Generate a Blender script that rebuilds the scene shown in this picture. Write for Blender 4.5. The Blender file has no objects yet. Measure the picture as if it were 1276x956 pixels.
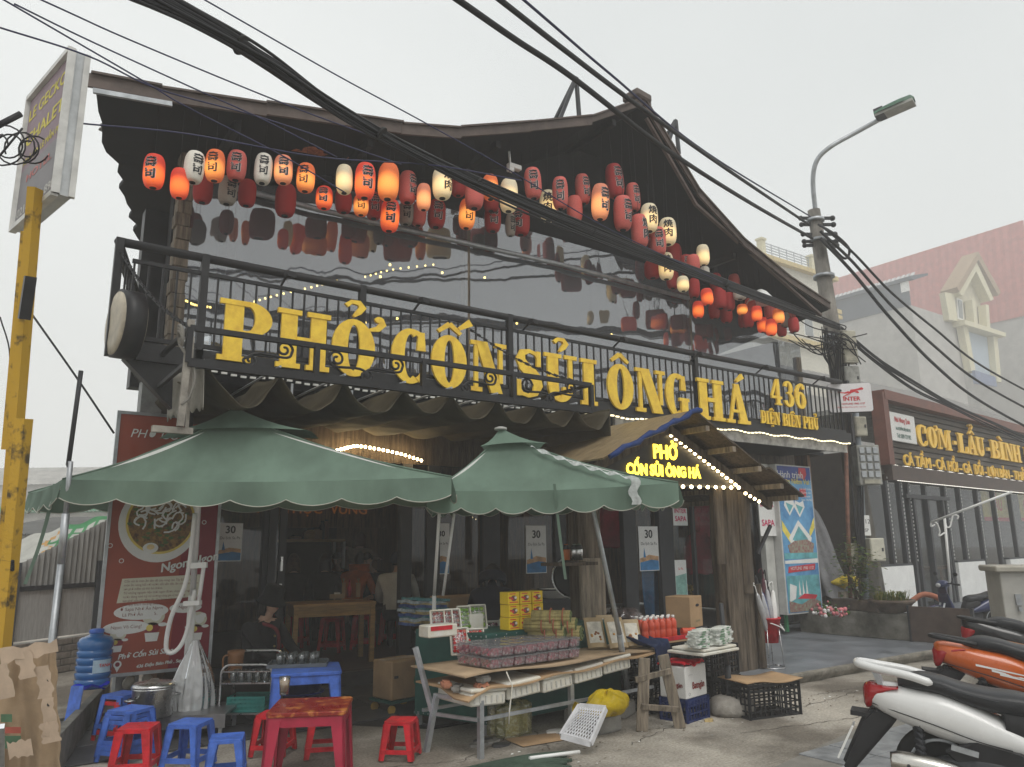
import bpy, bmesh, math, random
from mathutils import Vector, Matrix
rad = math.radians
rnd = random.Random(11)
sc = bpy.context.scene
col = sc.collection
# ------------------------------------------------------------ camera
W, H, F = 1276.0, 956.0, 950.0
YAW, PITCH, ROLL = rad(35.308), rad(11.949), rad(0.691)
CF = Vector((math.sin(YAW)*math.cos(PITCH), math.cos(YAW)*math.cos(PITCH), math.sin(PITCH)))
r0 = Vector((math.cos(YAW), -math.sin(YAW), 0)); u0 = r0.cross(CF)
CR = math.cos(ROLL)*r0 - math.sin(ROLL)*u0
CU = math.cos(ROLL)*u0 + math.sin(ROLL)*r0
CAM = Vector((0, 0, 1.6))
cd = bpy.data.cameras.new('camera'); cam = bpy.data.objects.new('camera', cd); col.objects.link(cam)
cd.sensor_width = 36; cd.lens = F/W*36; cd.clip_end = 600; cd.clip_start = .05
cam.matrix_world = Matrix(((CR.x, CU.x, -CF.x, CAM.x), (CR.y, CU.y, -CF.y, CAM.y), (CR.z, CU.z, -CF.z, CAM.z), (0, 0, 0, 1)))
sc.camera = cam
# ------------------------------------------------------------ world, sun, exposure
wd = bpy.data.worlds.new("World"); sc.world = wd; wd.use_nodes = True
nt = wd.node_tree; bg = nt.nodes['Background']; bg.inputs[1].default_value = .1
sky = nt.nodes.new('ShaderNodeTexSky'); sky.sky_type = 'NISHITA'; sky.sun_disc = False
SE, SR = 58, 200
sky.sun_elevation = rad(SE); sky.sun_rotation = rad(SR); sky.air_density = 2; sky.dust_density = 6
mx = nt.nodes.new('ShaderNodeMix'); mx.data_type = 'RGBA'; mx.inputs[0].default_value = .93
nt.links.new(sky.outputs[0], mx.inputs[6]); mx.inputs[7].default_value = (8.25, 8.5, 8.4, 1)   # an overcast, fogged sky
tcw = nt.nodes.new('ShaderNodeTexCoord'); cl = nt.nodes.new('ShaderNodeTexNoise'); cl.inputs['Scale'].default_value = 1.3; cl.inputs['Detail'].default_value = 3; nt.links.new(tcw.outputs['Generated'], cl.inputs['Vector'])
cr = nt.nodes.new('ShaderNodeValToRGB'); cr.color_ramp.elements[0].color = (7.3, 7.6, 7.55, 1); cr.color_ramp.elements[1].color = (9.2, 9.4, 9.25, 1); cr.color_ramp.elements[0].position = .3; cr.color_ramp.elements[1].position = .7
nt.links.new(cl.outputs[0], cr.inputs[0]); nt.links.new(cr.outputs[0], mx.inputs[7])
nt.links.new(mx.outputs[2], bg.inputs[0])
sl = bpy.data.lights.new('sun', 'SUN'); sl.energy = 1.5; sl.angle = rad(30); sl.color = (1, .975, .94)
so = bpy.data.objects.new('sun', sl); col.objects.link(so)
az = rad(SR)
sd = Vector((math.sin(az)*math.cos(rad(SE)), math.cos(az)*math.cos(rad(SE)), math.sin(rad(SE))))
so.rotation_euler = (-sd).to_track_quat('-Z', 'Y').to_euler()
sc.view_settings.view_transform = 'Standard'; sc.view_settings.look = 'None'
sc.view_settings.exposure = 0.1; sc.view_settings.gamma = 1
sc.cycles.max_bounces = 6; sc.cycles.transparent_max_bounces = 16; sc.cycles.volume_bounces = 3
sc.cycles.diffuse_bounces = 3; sc.cycles.glossy_bounces = 3; sc.cycles.sample_clamp_indirect = 4
# ------------------------------------------------------------ rays that turn a measured direction into a point on a real plane
def ray(x, y): return (x-W/2)*CR - (y-H/2)*CU + F*CF
def onz(x, y, z): d = ray(x, y); return CAM + d*((z-CAM.z)/d.z)
def ony(x, y, Y): d = ray(x, y); return CAM + d*(Y/d.y)
def ond(x, y, D): return CAM + ray(x, y)*(D/F)
# ------------------------------------------------------------ mesh builder
class B:
    def __init__(s): s.v = []; s.f = []; s.m = []; s.s = []
    def add(s, vs, fs, m=0, sm=False, M=None):
        o = len(s.v)
        s.v += [tuple(M @ Vector(v)) if M else tuple(v) for v in vs]
        for f in fs: s.f.append(tuple(i+o for i in f)); s.m.append(m); s.s.append(sm)
        return s
    def box(s, c, d, m=0, rz=0, M=None, tap=1):
        x, y, z = d[0]/2, d[1]/2, d[2]/2
        vs = [(-x, -y, -z), (x, -y, -z), (x, y, -z), (-x, y, -z), (-x*tap, -y*tap, z), (x*tap, -y*tap, z), (x*tap, y*tap, z), (-x*tap, y*tap, z)]
        T = Matrix.Translation(c) @ Matrix.Rotation(rz, 4, 'Z')
        if M: T = M @ T
        return s.add(vs, [(3, 2, 1, 0), (4, 5, 6, 7), (0, 1, 5, 4), (1, 2, 6, 5), (2, 3, 7, 6), (3, 0, 4, 7)], m, False, T)
    def bar(s, a, b, w, h, m=0, up=(0, 0, 1)):
        a, b = Vector(a), Vector(b); d = b-a; L = d.length
        if L < 1e-6: return s
        d /= L; upv = Vector(up)
        if abs(d.dot(upv)) > .98: upv = Vector((0, 1, 0))
        sx = d.cross(upv).normalized(); uz = sx.cross(d)
        M = Matrix(((d.x, sx.x, uz.x, (a.x+b.x)/2), (d.y, sx.y, uz.y, (a.y+b.y)/2), (d.z, sx.z, uz.z, (a.z+b.z)/2), (0, 0, 0, 1)))
        return s.box((0, 0, 0), (L, w, h), m, 0, M)
    def tube(s, pts, r, n=8, m=0, caps=True):
        pts = [Vector(p) for p in pts]; k = len(pts)
        rs = r if isinstance(r, (list, tuple)) else [r]*k
        o = len(s.v); nrm = None
        for i, p in enumerate(pts):
            t = (pts[min(i+1, k-1)]-pts[max(i-1, 0)])
            t = t.normalized() if t.length > 1e-9 else Vector((0, 0, 1))
            if nrm is None: nrm = t.orthogonal().normalized()
            nrm = (nrm - t*nrm.dot(t)); nrm = nrm.normalized() if nrm.length > 1e-6 else t.orthogonal().normalized()
            bn = t.cross(nrm)
            for j in range(n):
                a = 2*math.pi*j/n
                s.v.append(tuple(p+(nrm*math.cos(a)+bn*math.sin(a))*rs[i]))
        for i in range(k-1):
            for j in range(n):
                s.f.append((o+i*n+j, o+i*n+(j+1) % n, o+(i+1)*n+(j+1) % n, o+(i+1)*n+j)); s.m.append(m); s.s.append(True)
        if caps:
            s.f.append(tuple(o+j for j in range(n))[::-1]); s.m.append(m); s.s.append(False)
            s.f.append(tuple(o+(k-1)*n+j for j in range(n))); s.m.append(m); s.s.append(False)
        return s
    def cyl(s, a, b, r, r2=None, n=12, m=0, caps=True): return s.tube([a, b], [r, r if r2 is None else r2], n, m, caps)
    def lathe(s, prof, n=16, c=(0, 0, 0), m=0, M=None, sm=True, sx=1, sy=1):
        vs = []; k = len(prof)
        for (r, z) in prof:
            for j in range(n):
                a = 2*math.pi*j/n; vs.append((c[0]+r*math.cos(a)*sx, c[1]+r*math.sin(a)*sy, c[2]+z))
        fs = [(i*n+j, i*n+(j+1) % n, (i+1)*n+(j+1) % n, (i+1)*n+j) for i in range(k-1) for j in range(n)]
        s.add(vs, fs, m, sm, M)
        o = len(s.v)-len(vs)
        if prof[0][0] > 1e-4: s.f.append(tuple(o+j for j in range(n))[::-1]); s.m.append(m); s.s.append(False)
        if prof[-1][0] > 1e-4: s.f.append(tuple(o+(k-1)*n+j for j in range(n))); s.m.append(m); s.s.append(False)
        return s
    def ball(s, c, r, m=0, n=10, k=6, M=None):
        r = (r, r, r) if isinstance(r, (int, float)) else r
        vs = [(c[0]+r[0]*math.sin(math.pi*i/k)*math.cos(2*math.pi*j/n), c[1]+r[1]*math.sin(math.pi*i/k)*math.sin(2*math.pi*j/n), c[2]-r[2]*math.cos(math.pi*i/k)) for i in range(k+1) for j in range(n)]
        fs = [(i*n+j, i*n+(j+1) % n, (i+1)*n+(j+1) % n, (i+1)*n+j) for i in range(k) for j in range(n)]
        return s.add(vs, fs, m, True, M)
    def prism(s, poly, z0, z1, m=0, M=None, sm=False):
        n = len(poly)
        a = sum(poly[i][0]*poly[(i+1) % n][1]-poly[(i+1) % n][0]*poly[i][1] for i in range(n))
        if a < 0: poly = poly[::-1]
        vs = [(p[0], p[1], z0) for p in poly]+[(p[0], p[1], z1) for p in poly]
        fs = [tuple(range(n))[::-1], tuple(range(n, 2*n))]+[(i, (i+1) % n, n+(i+1) % n, n+i) for i in range(n)]
        return s.add(vs, fs, m, sm, M)
    def grid(s, fn, nu, nv, m=0, sm=True, th=0, M=None):
        P = [Vector(fn(i/nu, j/nv)) for j in range(nv+1) for i in range(nu+1)]
        q = [(j*(nu+1)+i, j*(nu+1)+i+1, (j+1)*(nu+1)+i+1, (j+1)*(nu+1)+i) for j in range(nv) for i in range(nu)]
        if not th: return s.add(P, q, m, sm, M)
        N = [Vector() for _ in P]
        for f in q:
            k = (P[f[1]]-P[f[0]]).cross(P[f[3]]-P[f[0]])+(P[f[3]]-P[f[2]]).cross(P[f[1]]-P[f[2]])
            for i in f: N[i] += k
        P2 = [p-(n.normalized() if n.length > 0 else n)*th for p, n in zip(P, N)]; L = len(P)
        s.add(P+P2, q+[tuple(i+L for i in f)[::-1] for f in q], m, sm, M)
        w = nu+1
        e = [j*w for j in range(nv+1)][::-1]; g = [j*w+nu for j in range(nv+1)]; h = list(range(w)); k = [nv*w+i for i in range(w)][::-1]
        o = len(s.v)-2*L
        for ed in (e, g, h, k):
            for a, b in zip(ed, ed[1:]): s.f.append((o+b, o+a, o+a+L, o+b+L)); s.m.append(m); s.s.append(False)
        return s
    def build(s, name, mats, parent=None, label=None, bevel=0, loc=None, rz=0, seg=1):
        me = bpy.data.meshes.new(name); me.from_pydata(s.v, [], s.f)
        for m in (mats if isinstance(mats, (list, tuple)) else [mats]): me.materials.append(m)
        me.polygons.foreach_set('material_index', s.m); me.polygons.foreach_set('use_smooth', s.s)
        if bevel:
            bm = bmesh.new(); bm.from_mesh(me)
            bmesh.ops.remove_doubles(bm, verts=bm.verts, dist=1e-5)
            ed = [e for e in bm.edges if len(e.link_faces) == 2 and e.calc_face_angle(0) > .6]
            bmesh.ops.bevel(bm, geom=ed, offset=bevel, segments=seg, affect='EDGES', clamp_overlap=True)
            bm.to_mesh(me); bm.free()
        me.update()
        o = bpy.data.objects.new(name, me); col.objects.link(o)
        if parent: o.parent = parent
        if loc is not None: o.location = loc
        if rz: o.rotation_euler.z = rz
        if label: o['label'] = label
        return o
def tag(o, label=None, cat=None, group=None, kind=None):
    if label: o['label'] = label
    if cat: o['category'] = cat
    if group: o['group'] = group
    if kind: o['kind'] = kind
    return o
def thing(name, label, cat, loc=(0, 0, 0), rz=0, group=None):
    o = bpy.data.objects.new(name, None); col.objects.link(o); o.location = loc; o.rotation_euler.z = rz; o.empty_display_size = .1
    return tag(o, label, cat, group)
def kids(o): return [c for c in o.children]
def copy_tree(o, parent=None):
    c = o.copy(); col.objects.link(c)
    if parent: c.parent = parent
    for ch in kids(o): copy_tree(ch, c)
    return c
def dup(root, label, loc=None, rz=None, group=None):
    c = copy_tree(root); c['label'] = label
    if loc is not None: c.location = loc
    if rz is not None: c.rotation_euler.z = rz
    if group: c['group'] = group
    return c
def inst(src, parent=None, loc=None, rot=None, sc_=None):
    c = src.copy(); col.objects.link(c)
    if parent is not None: c.parent = parent
    if loc is not None: c.location = loc
    if rot is not None: c.rotation_euler = rot
    if sc_ is not None: c.scale = sc_
    return c
# ------------------------------------------------------------ materials
def C(r, g, b):
    f = lambda c: (c/255/12.92) if c <= 10 else ((c/255+.055)/1.055)**2.4
    return (f(r), f(g), f(b))
MATS = {}
def mat(name, colr, rough=.6, metal=0, var=.18, vs=6, bump=0, bs=30, spec=.4, emit=None, es=0, alpha=1, trans=0, coat=0, col2=None, st=(1, 1, 1), sss=0, lo=.35, hi=.65, ior=1.45, w2=None):
    if name in MATS: return MATS[name]
    m = bpy.data.materials.new(name); m.use_nodes = True; n = m.node_tree.nodes; l = m.node_tree.links; p = n['Principled BSDF']
    tc = n.new('ShaderNodeTexCoord'); mp = n.new('ShaderNodeMapping'); mp.inputs['Scale'].default_value = st
    l.new(tc.outputs['Object'], mp.inputs[0])
    oi = n.new('ShaderNodeObjectInfo'); mu = n.new('ShaderNodeMath'); mu.operation = 'MULTIPLY'; mu.inputs[1].default_value = 37.0
    l.new(oi.outputs['Random'], mu.inputs[0])
    nz = n.new('ShaderNodeTexNoise'); nz.noise_dimensions = '4D'; nz.inputs['Scale'].default_value = vs; nz.inputs['Detail'].default_value = 5; nz.inputs['Roughness'].default_value = .62
    l.new(mp.outputs[0], nz.inputs['Vector']); l.new(mu.outputs[0], nz.inputs['W'])
    rp = n.new('ShaderNodeValToRGB'); l.new(nz.outputs[0], rp.inputs[0])
    a = tuple(min(1, c*(1-var)) for c in colr); b = col2 or tuple(min(1, c*(1+var)) for c in colr)
    rp.color_ramp.elements[0].position = lo; rp.color_ramp.elements[1].position = hi
    rp.color_ramp.elements[0].color = (*a, 1); rp.color_ramp.elements[1].color = (*b, 1)
    out = rp.outputs[0]
    l.new(out, p.inputs['Base Color'])
    rr = n.new('ShaderNodeMapRange'); rr.inputs[3].default_value = max(0, rough-.1); rr.inputs[4].default_value = min(1, rough+.12)
    l.new(nz.outputs[0], rr.inputs[0]); l.new(rr.outputs[0], p.inputs['Roughness'])
    p.inputs['Metallic'].default_value = metal; p.inputs['Specular IOR Level'].default_value = spec; p.inputs['IOR'].default_value = ior
    p.inputs['Coat Weight'].default_value = coat; p.inputs['Transmission Weight'].default_value = trans; p.inputs['Alpha'].default_value = alpha
    if sss: p.inputs['Subsurface Weight'].default_value = sss; p.inputs['Subsurface Radius'].default_value = (.02, .01, .006)
    if emit: p.inputs['Emission Color'].default_value = (*emit, 1); p.inputs['Emission Strength'].default_value = es
    if bump:
        n2 = n.new('ShaderNodeTexNoise'); n2.inputs['Scale'].default_value = bs; n2.inputs['Detail'].default_value = 4
        l.new(mp.outputs[0], n2.inputs['Vector'])
        bp = n.new('ShaderNodeBump'); bp.inputs['Strength'].default_value = bump; bp.inputs['Distance'].default_value = .02
        l.new(n2.outputs[0], bp.inputs['Height']); l.new(bp.outputs[0], p.inputs['Normal'])
    MATS[name] = m
    return m
def cloth_mat(name, colr, transl=.35, var=.12, vs=4, rough=.8, st=(1, 1, 1), bump=.15, bs=25):
    m = mat(name, colr, rough, var=var, vs=vs, bump=bump, bs=bs, st=st, spec=.2)
    n = m.node_tree.nodes; l = m.node_tree.links; p = n['Principled BSDF']; o = n['Material Output']
    t = n.new('ShaderNodeBsdfTranslucent'); t.inputs[0].default_value = (*[min(1, c*1.1) for c in colr], 1)
    x = n.new('ShaderNodeMixShader'); x.inputs[0].default_value = transl
    l.new(p.outputs[0], x.inputs[1]); l.new(t.outputs[0], x.inputs[2]); l.new(x.outputs[0], o.inputs[0])
    return m
def film_mat(name, tint, refl=.12, diff=.1, rough=.05, bump=.3, bs=3, st=(1, 1, 1), dcol=None, fres=1.35, bd=.1):
    """thin clear sheet: mostly see-through, some mirror, a little milky scatter"""
    m = bpy.data.materials.new(name); m.use_nodes = True; n = m.node_tree.nodes; l = m.node_tree.links; n.remove(n['Principled BSDF'])
    o = n['Material Output']; t = n.new('ShaderNodeBsdfTransparent'); t.inputs[0].default_value = (*tint, 1)
    d = n.new('ShaderNodeBsdfDiffuse'); d.inputs[0].default_value = (*(dcol or tint), 1)
    g = n.new('ShaderNodeBsdfGlossy'); g.inputs['Roughness'].default_value = rough; g.inputs[0].default_value = (.95, .97, 1, 1)
    fr = n.new('ShaderNodeFresnel'); fr.inputs[0].default_value = fres
    ad = n.new('ShaderNodeMath'); ad.operation = 'ADD'; ad.inputs[1].default_value = refl; ad.use_clamp = True; l.new(fr.outputs[0], ad.inputs[0])
    if bump:
        tc = n.new('ShaderNodeTexCoord'); mp = n.new('ShaderNodeMapping'); mp.inputs['Scale'].default_value = st; l.new(tc.outputs['Object'], mp.inputs[0])
        nz = n.new('ShaderNodeTexNoise'); nz.inputs['Scale'].default_value = bs; nz.inputs['Detail'].default_value = 3; l.new(mp.outputs[0], nz.inputs['Vector'])
        bp = n.new('ShaderNodeBump'); bp.inputs['Strength'].default_value = bump; bp.inputs['Distance'].default_value = bd; l.new(nz.outputs[0], bp.inputs['Height'])
        for q in (g, d): l.new(bp.outputs[0], q.inputs['Normal'])
    a = n.new('ShaderNodeMixShader'); a.inputs[0].default_value = diff; l.new(t.outputs[0], a.inputs[1]); l.new(d.outputs[0], a.inputs[2])
    b = n.new('ShaderNodeMixShader'); l.new(ad.outputs[0], b.inputs[0]); l.new(a.outputs[0], b.inputs[1]); l.new(g.outputs[0], b.inputs[2]); l.new(b.outputs[0], o.inputs[0])
    MATS[name] = m
    return m
def emat(name, colr, s): return mat(name, colr, .5, emit=colr, es=s, var=.05)
K_black = mat('black_metal', (.018, .018, .02), .45, var=.3, bump=.08)
K_dark = mat('dark_metal_frame', (.035, .037, .042), .5, var=.25, vs=3)
K_steel = mat('stainless_steel', (.62, .62, .62), .28, 1, var=.12, vs=20)
K_galv = mat('galvanised_steel', (.42, .44, .46), .45, .7, var=.2, vs=9, bump=.05)
K_wood = mat('dark_weathered_wood', (.055, .04, .028), .75, var=.5, vs=5, bump=.5, bs=18, st=(6, 6, .6), col2=(.12, .09, .065))
K_plank = mat('grey_plank_wood', (.16, .13, .1), .8, var=.45, vs=4, bump=.4, bs=16, st=(7, 7, .7), col2=(.3, .25, .19))
K_interior = mat('brown_interior_wood', (.17, .09, .045), .6, var=.4, vs=3, st=(8, 8, 1), bump=.2)
K_table = mat('varnished_pine', (.42, .25, .09), .35, var=.25, vs=5, st=(1, 8, 8), coat=.2)
K_red = mat('red_plastic', (.50, .012, .022), .42, var=.3, vs=11, bump=.03)
K_blue = mat('blue_plastic', (.055, .14, .52), .45, var=.28, vs=11, bump=.03)
K_white = mat('white_paint', (.78, .78, .76), .5, var=.06, vs=4)
K_card = mat('brown_cardboard', (.38, .25, .14), .85, var=.18, vs=3, bump=.1, bs=60)
K_card2 = mat('faded_cardboard', (.36, .26, .165), .85, var=.2, vs=4, bump=.1, bs=60)
K_foam = mat('white_foam', (.78, .77, .72), .75, var=.1, vs=9, bump=.25, bs=60, col2=(.62, .58, .48))
K_brick = mat('red_brick', (.40, .17, .10), .9, var=.3, vs=14, bump=.4, bs=50)
K_rubber = mat('black_rubber', (.02, .02, .02), .8, var=.2)
K_bplas = mat('black_plastic', (.02, .02, .022), .5, var=.2, spec=.35)
K_glass = film_mat('window_glass', (.82, .86, .86), .02, .02, .02, .0, dcol=(.5, .5, .5))
K_yellow = mat('yellow_letter_paint', (.95, .60, .06), .5, var=.16, vs=9, bump=.06)
K_gold = mat('yellow_shop_letters', (.95, .60, .09), .45, var=.06)
K_bulb = emat('warm_bulb', (1, .78, .42), 14)
K_led = emat('white_led', (1, .88, .58), 1.6)
K_cable = mat('black_cable', (.02, .02, .023), .6, var=.3)
K_cable2 = mat('dark_blue_cable', (.035, .035, .09), .6, var=.2)
K_paper = mat('white_paper', (.75, .75, .73), .7, var=.05)
K_ink = mat('dark_print', (.03, .03, .035), .7, var=.05)
K_redink = mat('red_print', (.6, .03, .04), .6, var=.05)
K_concrete = mat('grey_concrete', (.26, .25, .23), .85, var=.3, vs=5, bump=.3, bs=40)
# ------------------------------------------------------------ text (flat print and neon) turned into plain meshes
TX = {}
def text_mesh(body, size=1, ext=0, neon=0, sx=1, align='CENTER', bold=0, space=1):
    k = (body, size, ext, neon, sx, align, bold, space)
    if k in TX: return TX[k]
    c = bpy.data.curves.new('print', 'FONT'); c.body = body; c.size = size; c.extrude = ext; c.align_x = align; c.resolution_u = 3; c.space_character = space
    if neon: c.fill_mode = 'NONE'; c.bevel_depth = neon; c.bevel_resolution = 1; c.extrude = 0
    o = bpy.data.objects.new('print', c)
    me = o.to_mesh()
    vs = [(v.co.x*sx, v.co.y, v.co.z) for v in me.vertices]; fs = [tuple(p.vertices) for p in me.polygons]
    o.to_mesh_clear(); bpy.data.objects.remove(o); bpy.data.curves.remove(c)
    if bold:
        V0, F0 = vs, fs; vs, fs = [], []
        for i, (dx, dy) in enumerate(((0, 0), (bold, 0), (-bold, 0), (0, bold*.6), (0, -bold*.6))):
            o_ = len(vs); vs += [(x+dx, y+dy, z+i*.0006) for x, y, z in V0]; fs += [tuple(a+o_ for a in f) for f in F0]
    TX[k] = (vs, fs)
    return TX[k]
def frame_m(o, xdir, n):
    """matrix whose x runs along xdir, z along the outward normal n, y up"""
    x = Vector(xdir).normalized(); z = Vector(n).normalized(); y = z.cross(x)
    return Matrix(((x.x, y.x, z.x, o[0]), (x.y, y.y, z.y, o[1]), (x.z, y.z, z.z, o[2]), (0, 0, 0, 1)))
def put_text(b, body, M, at, size, m=0, z=.002, **kw):
    vs, fs = text_mesh(body, size, **kw)
    return b.add([(x+at[0], y+at[1], w+z) for x, y, w in vs], fs, m, False, M)
def ell(cx, cy, rx, ry, n=20, a0=0, a1=360): return [(cx+rx*math.cos(rad(a0+(a1-a0)*i/n)), cy+ry*math.sin(rad(a0+(a1-a0)*i/n))) for i in range(n if a1-a0 >= 360 else n+1)]
def lerp(a, b, t): return a+(b-a)*t
def vlerp(a, b, t): return Vector(a)+(Vector(b)-Vector(a))*t
def spline(P, n):
    P = [Vector(p) for p in P]; out = []
    for i in range(len(P)-1):
        a, b = P[i], P[i+1]; t0 = (b-P[i-1])*.5 if i else b-a; t1 = (P[i+2]-a)*.5 if i+2 < len(P) else b-a
        for j in range(n):
            t = j/n; out.append(a*(2*t**3-3*t*t+1)+t0*(t**3-2*t*t+t)+b*(-2*t**3+3*t*t)+t1*(t**3-t*t))
    return out+[P[-1]]
ORD = 'first second third fourth fifth sixth seventh eighth ninth tenth eleventh twelfth thirteenth fourteenth fifteenth sixteenth seventeenth eighteenth nineteenth twentieth twenty-first twenty-second twenty-third twenty-fourth twenty-fifth twenty-sixth twenty-seventh twenty-eighth twenty-ninth thirtieth'.split()
# ============================================================ SETTING
def ground_mat():
    m = mat('worn_concrete_ground', (.33, .30, .255), .8, var=.3, vs=1.1, bump=.6, bs=55, col2=(.50, .465, .405))
    n = m.node_tree.nodes; l = m.node_tree.links; p = n['Principled BSDF']; rp = p.inputs['Base Color'].links[0].from_node
    tc = n['Texture Coordinate']
    nz = n.new('ShaderNodeTexNoise'); nz.inputs['Scale'].default_value = .55; nz.inputs['Detail'].default_value = 6; l.new(tc.outputs['Object'], nz.inputs['Vector'])
    nf = n.new('ShaderNodeTexNoise'); nf.inputs['Scale'].default_value = 45; nf.inputs['Detail'].default_value = 3; l.new(tc.outputs['Object'], nf.inputs['Vector'])
    r2 = n.new('ShaderNodeValToRGB'); r2.color_ramp.elements[0].position = .48; r2.color_ramp.elements[1].position = .56; l.new(nz.outputs[0], r2.inputs[0])
    r2.color_ramp.elements[0].color = (1, 1, 1, 1); r2.color_ramp.elements[1].color = (.5, .48, .46, 1)
    m1 = n.new('ShaderNodeMix'); m1.data_type = 'RGBA'; m1.blend_type = 'MULTIPLY'; m1.inputs[0].default_value = 1; l.new(rp.outputs[0], m1.inputs[6]); l.new(r2.outputs[0], m1.inputs[7])
    r3 = n.new('ShaderNodeValToRGB'); r3.color_ramp.elements[0].color = (.72, .7, .68, 1); r3.color_ramp.elements[1].color = (1.15, 1.15, 1.15, 1); r3.color_ramp.elements[0].position = .3; r3.color_ramp.elements[1].position = .7
    l.new(nf.outputs[0], r3.inputs[0]); m2 = n.new('ShaderNodeMix'); m2.data_type = 'RGBA'; m2.blend_type = 'MULTIPLY'; m2.inputs[0].default_value = 1
    l.new(m1.outputs[2], m2.inputs[6]); l.new(r3.outputs[0], m2.inputs[7]); l.new(m2.outputs[2], p.inputs['Base Color'])
    return m
K_ground = ground_mat()
K_slate = mat('dark_slate_tile', (.05, .05, .055), .45, var=.35, vs=5, bump=.1, bs=30, col2=(.085, .085, .09))
K_pave = mat('grey_paving_tile', (.20, .21, .22), .55, var=.3, vs=6, bump=.15, col2=(.30, .31, .32))
K_plat = mat('damp_blue_grey_cement', (.16, .175, .20), .32, var=.3, vs=2.2, bump=.08, bs=25, col2=(.24, .255, .28))
tag(B().add([(-90, -90, 0), (180, -90, 0), (180, 170, 0), (-90, 170, 0)], [(0, 1, 2, 3)]).build('ground', K_ground), kind='structure')
# dark slate floor in front of the restaurant, tile by tile near the door
sf = tag(B().add([(-.6, 7.0, .004), (3.05, 7.0, .004), (3.6, 6.35, .004), (6.6, 6.35, .004), (6.6, 9.0, .004), (-.6, 9.0, .004)], [tuple(range(6))]).build('slate_floor_bed', K_rubber), kind='structure')
tl = B().box((0, 0, 0), (.585, .585, .012)).build('floor_tile', K_slate, sf, bevel=.003)
tl.location = (1.3, 8.6, .012)
for i in range(11):
    for j in range(4):
        x, y = -.3+.6*i, 7.3+.6*j
        if x > 6.4 or y > 8.75: continue
        inst(tl, sf, (x, y, .010+rnd.uniform(-.002, .002)))
for i in range(5): inst(tl, sf, (3.9+.6*i, 6.7, .010+rnd.uniform(-.002, .002)))
tl.location = (5.7, 8.9, .0105)
# raised cement platform by the porch, with a broken kerb
KX0, KX1 = 6.9, 12.6
pf = B()
def kerb(u, v):
    x = KX0+(KX1-KX0)*u
    j = .02*math.sin(x*7.3)+.015*math.sin(x*17)
    prof = [(5.70+j*.4, 0), (5.655+j*.5, .06), (5.64+j, .112), (5.68+j*.3, .128)]
    k = min(3, int(v*3+.001)); return (x, prof[k][0], prof[k][1])
pf.grid(kerb, 70, 3, 0)
pf.grid(lambda u, v: (KX0, 5.68+3.3*v, .128*(1-u)), 2, 10, 0)
pk = pf.build('kerb', mat('rough_kerb_concrete', (.20, .185, .155), .9, var=.35, vs=7, bump=.5, bs=30)); tag(pk, kind='structure')
tag(B().grid(lambda u, v: (KX0+(KX1+6-KX0)*u, 5.68+6*v, .127), 30, 20).build('platform', K_plat), kind='structure')
# grey paving tiles where the scooters stand
pb = tag(B().add([(4.3, 1.0, .004), (12, 1.0, .004), (12, 4.1, .004), (6.6, 4.1, .004), (4.7, 3.75, .004)], [tuple(range(5))]).build('pavement', mat('paving_bed', (.2, .19, .17), .9)), kind='structure')
pt = B().box((0, 0, 0), (.39, .39, .012)).build('paving_tile', K_pave, pb, bevel=.003); pt.location = (5.0, 3.0, .010)
for i in range(16):
    for j in range(7):
        x, y = 4.8+.4*i, 1.3+.4*j
        if y > 3.7+.1*min(4, max(0, x-4.7)) or (y > 3.4 and x < 5.3): continue
        inst(pt, pb, (x, y, .010+rnd.uniform(-.003, .002)), (0, 0, 0))
pt.location = (4.8, .9, .009)
# ============================================================ RESTAURANT
YE, YB, YS, YD = 7.2, 7.5, 8.3, 8.9
K_roof = mat('dark_roof_lining', (.013, .014, .018), .8, var=.4, vs=3, bump=.2)
K_fascia = mat('brown_fascia_metal', (.10, .075, .065), .55, var=.3, vs=5, bump=.1)
K_soffit = mat('black_ceiling_board', (.008, .009, .012), .75, var=.4, vs=2.5)
K_peel = mat('peeled_orange_board', (.45, .16, .07), .9, var=.4, vs=20)
rest = thing('noodle_restaurant', 'two-storey dark restaurant with black gabled roof, long balcony and wooden posts', 'restaurant', (0, 0, 0))
rp = [ony(x, y, YE) for x, y in ((112, 101), (200, 117), (330, 136), (500, 160), (572, 165), (660, 158), (735, 150), (800, 127), (820, 160), (868, 240), (925, 303), (985, 352), (1032, 383))]
def rz_(X):
    for a, b in zip(rp, rp[1:]):
        if X <= b.x or b is rp[-1]: return a.z+(b.z-a.z)*(X-a.x)/(b.x-a.x)
def skew(i, Y):
    t = i/(len(rp)-1)
    return (Y-YE)*(.28 if i in (0, len(rp)-1) else .28*(abs(t-.5)*2))
NY = 44
def roof_pt(i, j, dz):
    Y = YE+9*j/NY; p = rp[i]
    x = p.x+skew(i, Y)
    if i == 0: x += rnd.uniform(-.045, .05)+.014*math.sin(j*2.1)
    return (x, Y, p.z+dz)
nI = len(rp)
top = [[roof_pt(i, j, .0) for i in range(nI)] for j in range(NY+1)]
rb = B(); vs = [p for r in top for p in r]; L = len(vs)
vs += [(x, y, z-.05) for x, y, z in vs]
q = [(j*nI+i, j*nI+i+1, (j+1)*nI+i+1, (j+1)*nI+i) for j in range(NY) for i in range(nI-1)]
edge = [(j*nI, (j+1)*nI) for j in range(NY)]+[((j+1)*nI+nI-1, j*nI+nI-1) for j in range(NY)]+[(NY*nI+i, NY*nI+i+1) for i in range(nI-1)]+[(i+1, i) for i in range(nI-1)]
rb.add(vs, q+[tuple(k+L for k in f)[::-1] for f in q]+[(a, a+L, b+L, b) for a, b in edge], 0)
rb.build('roof', K_soffit, rest)
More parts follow.
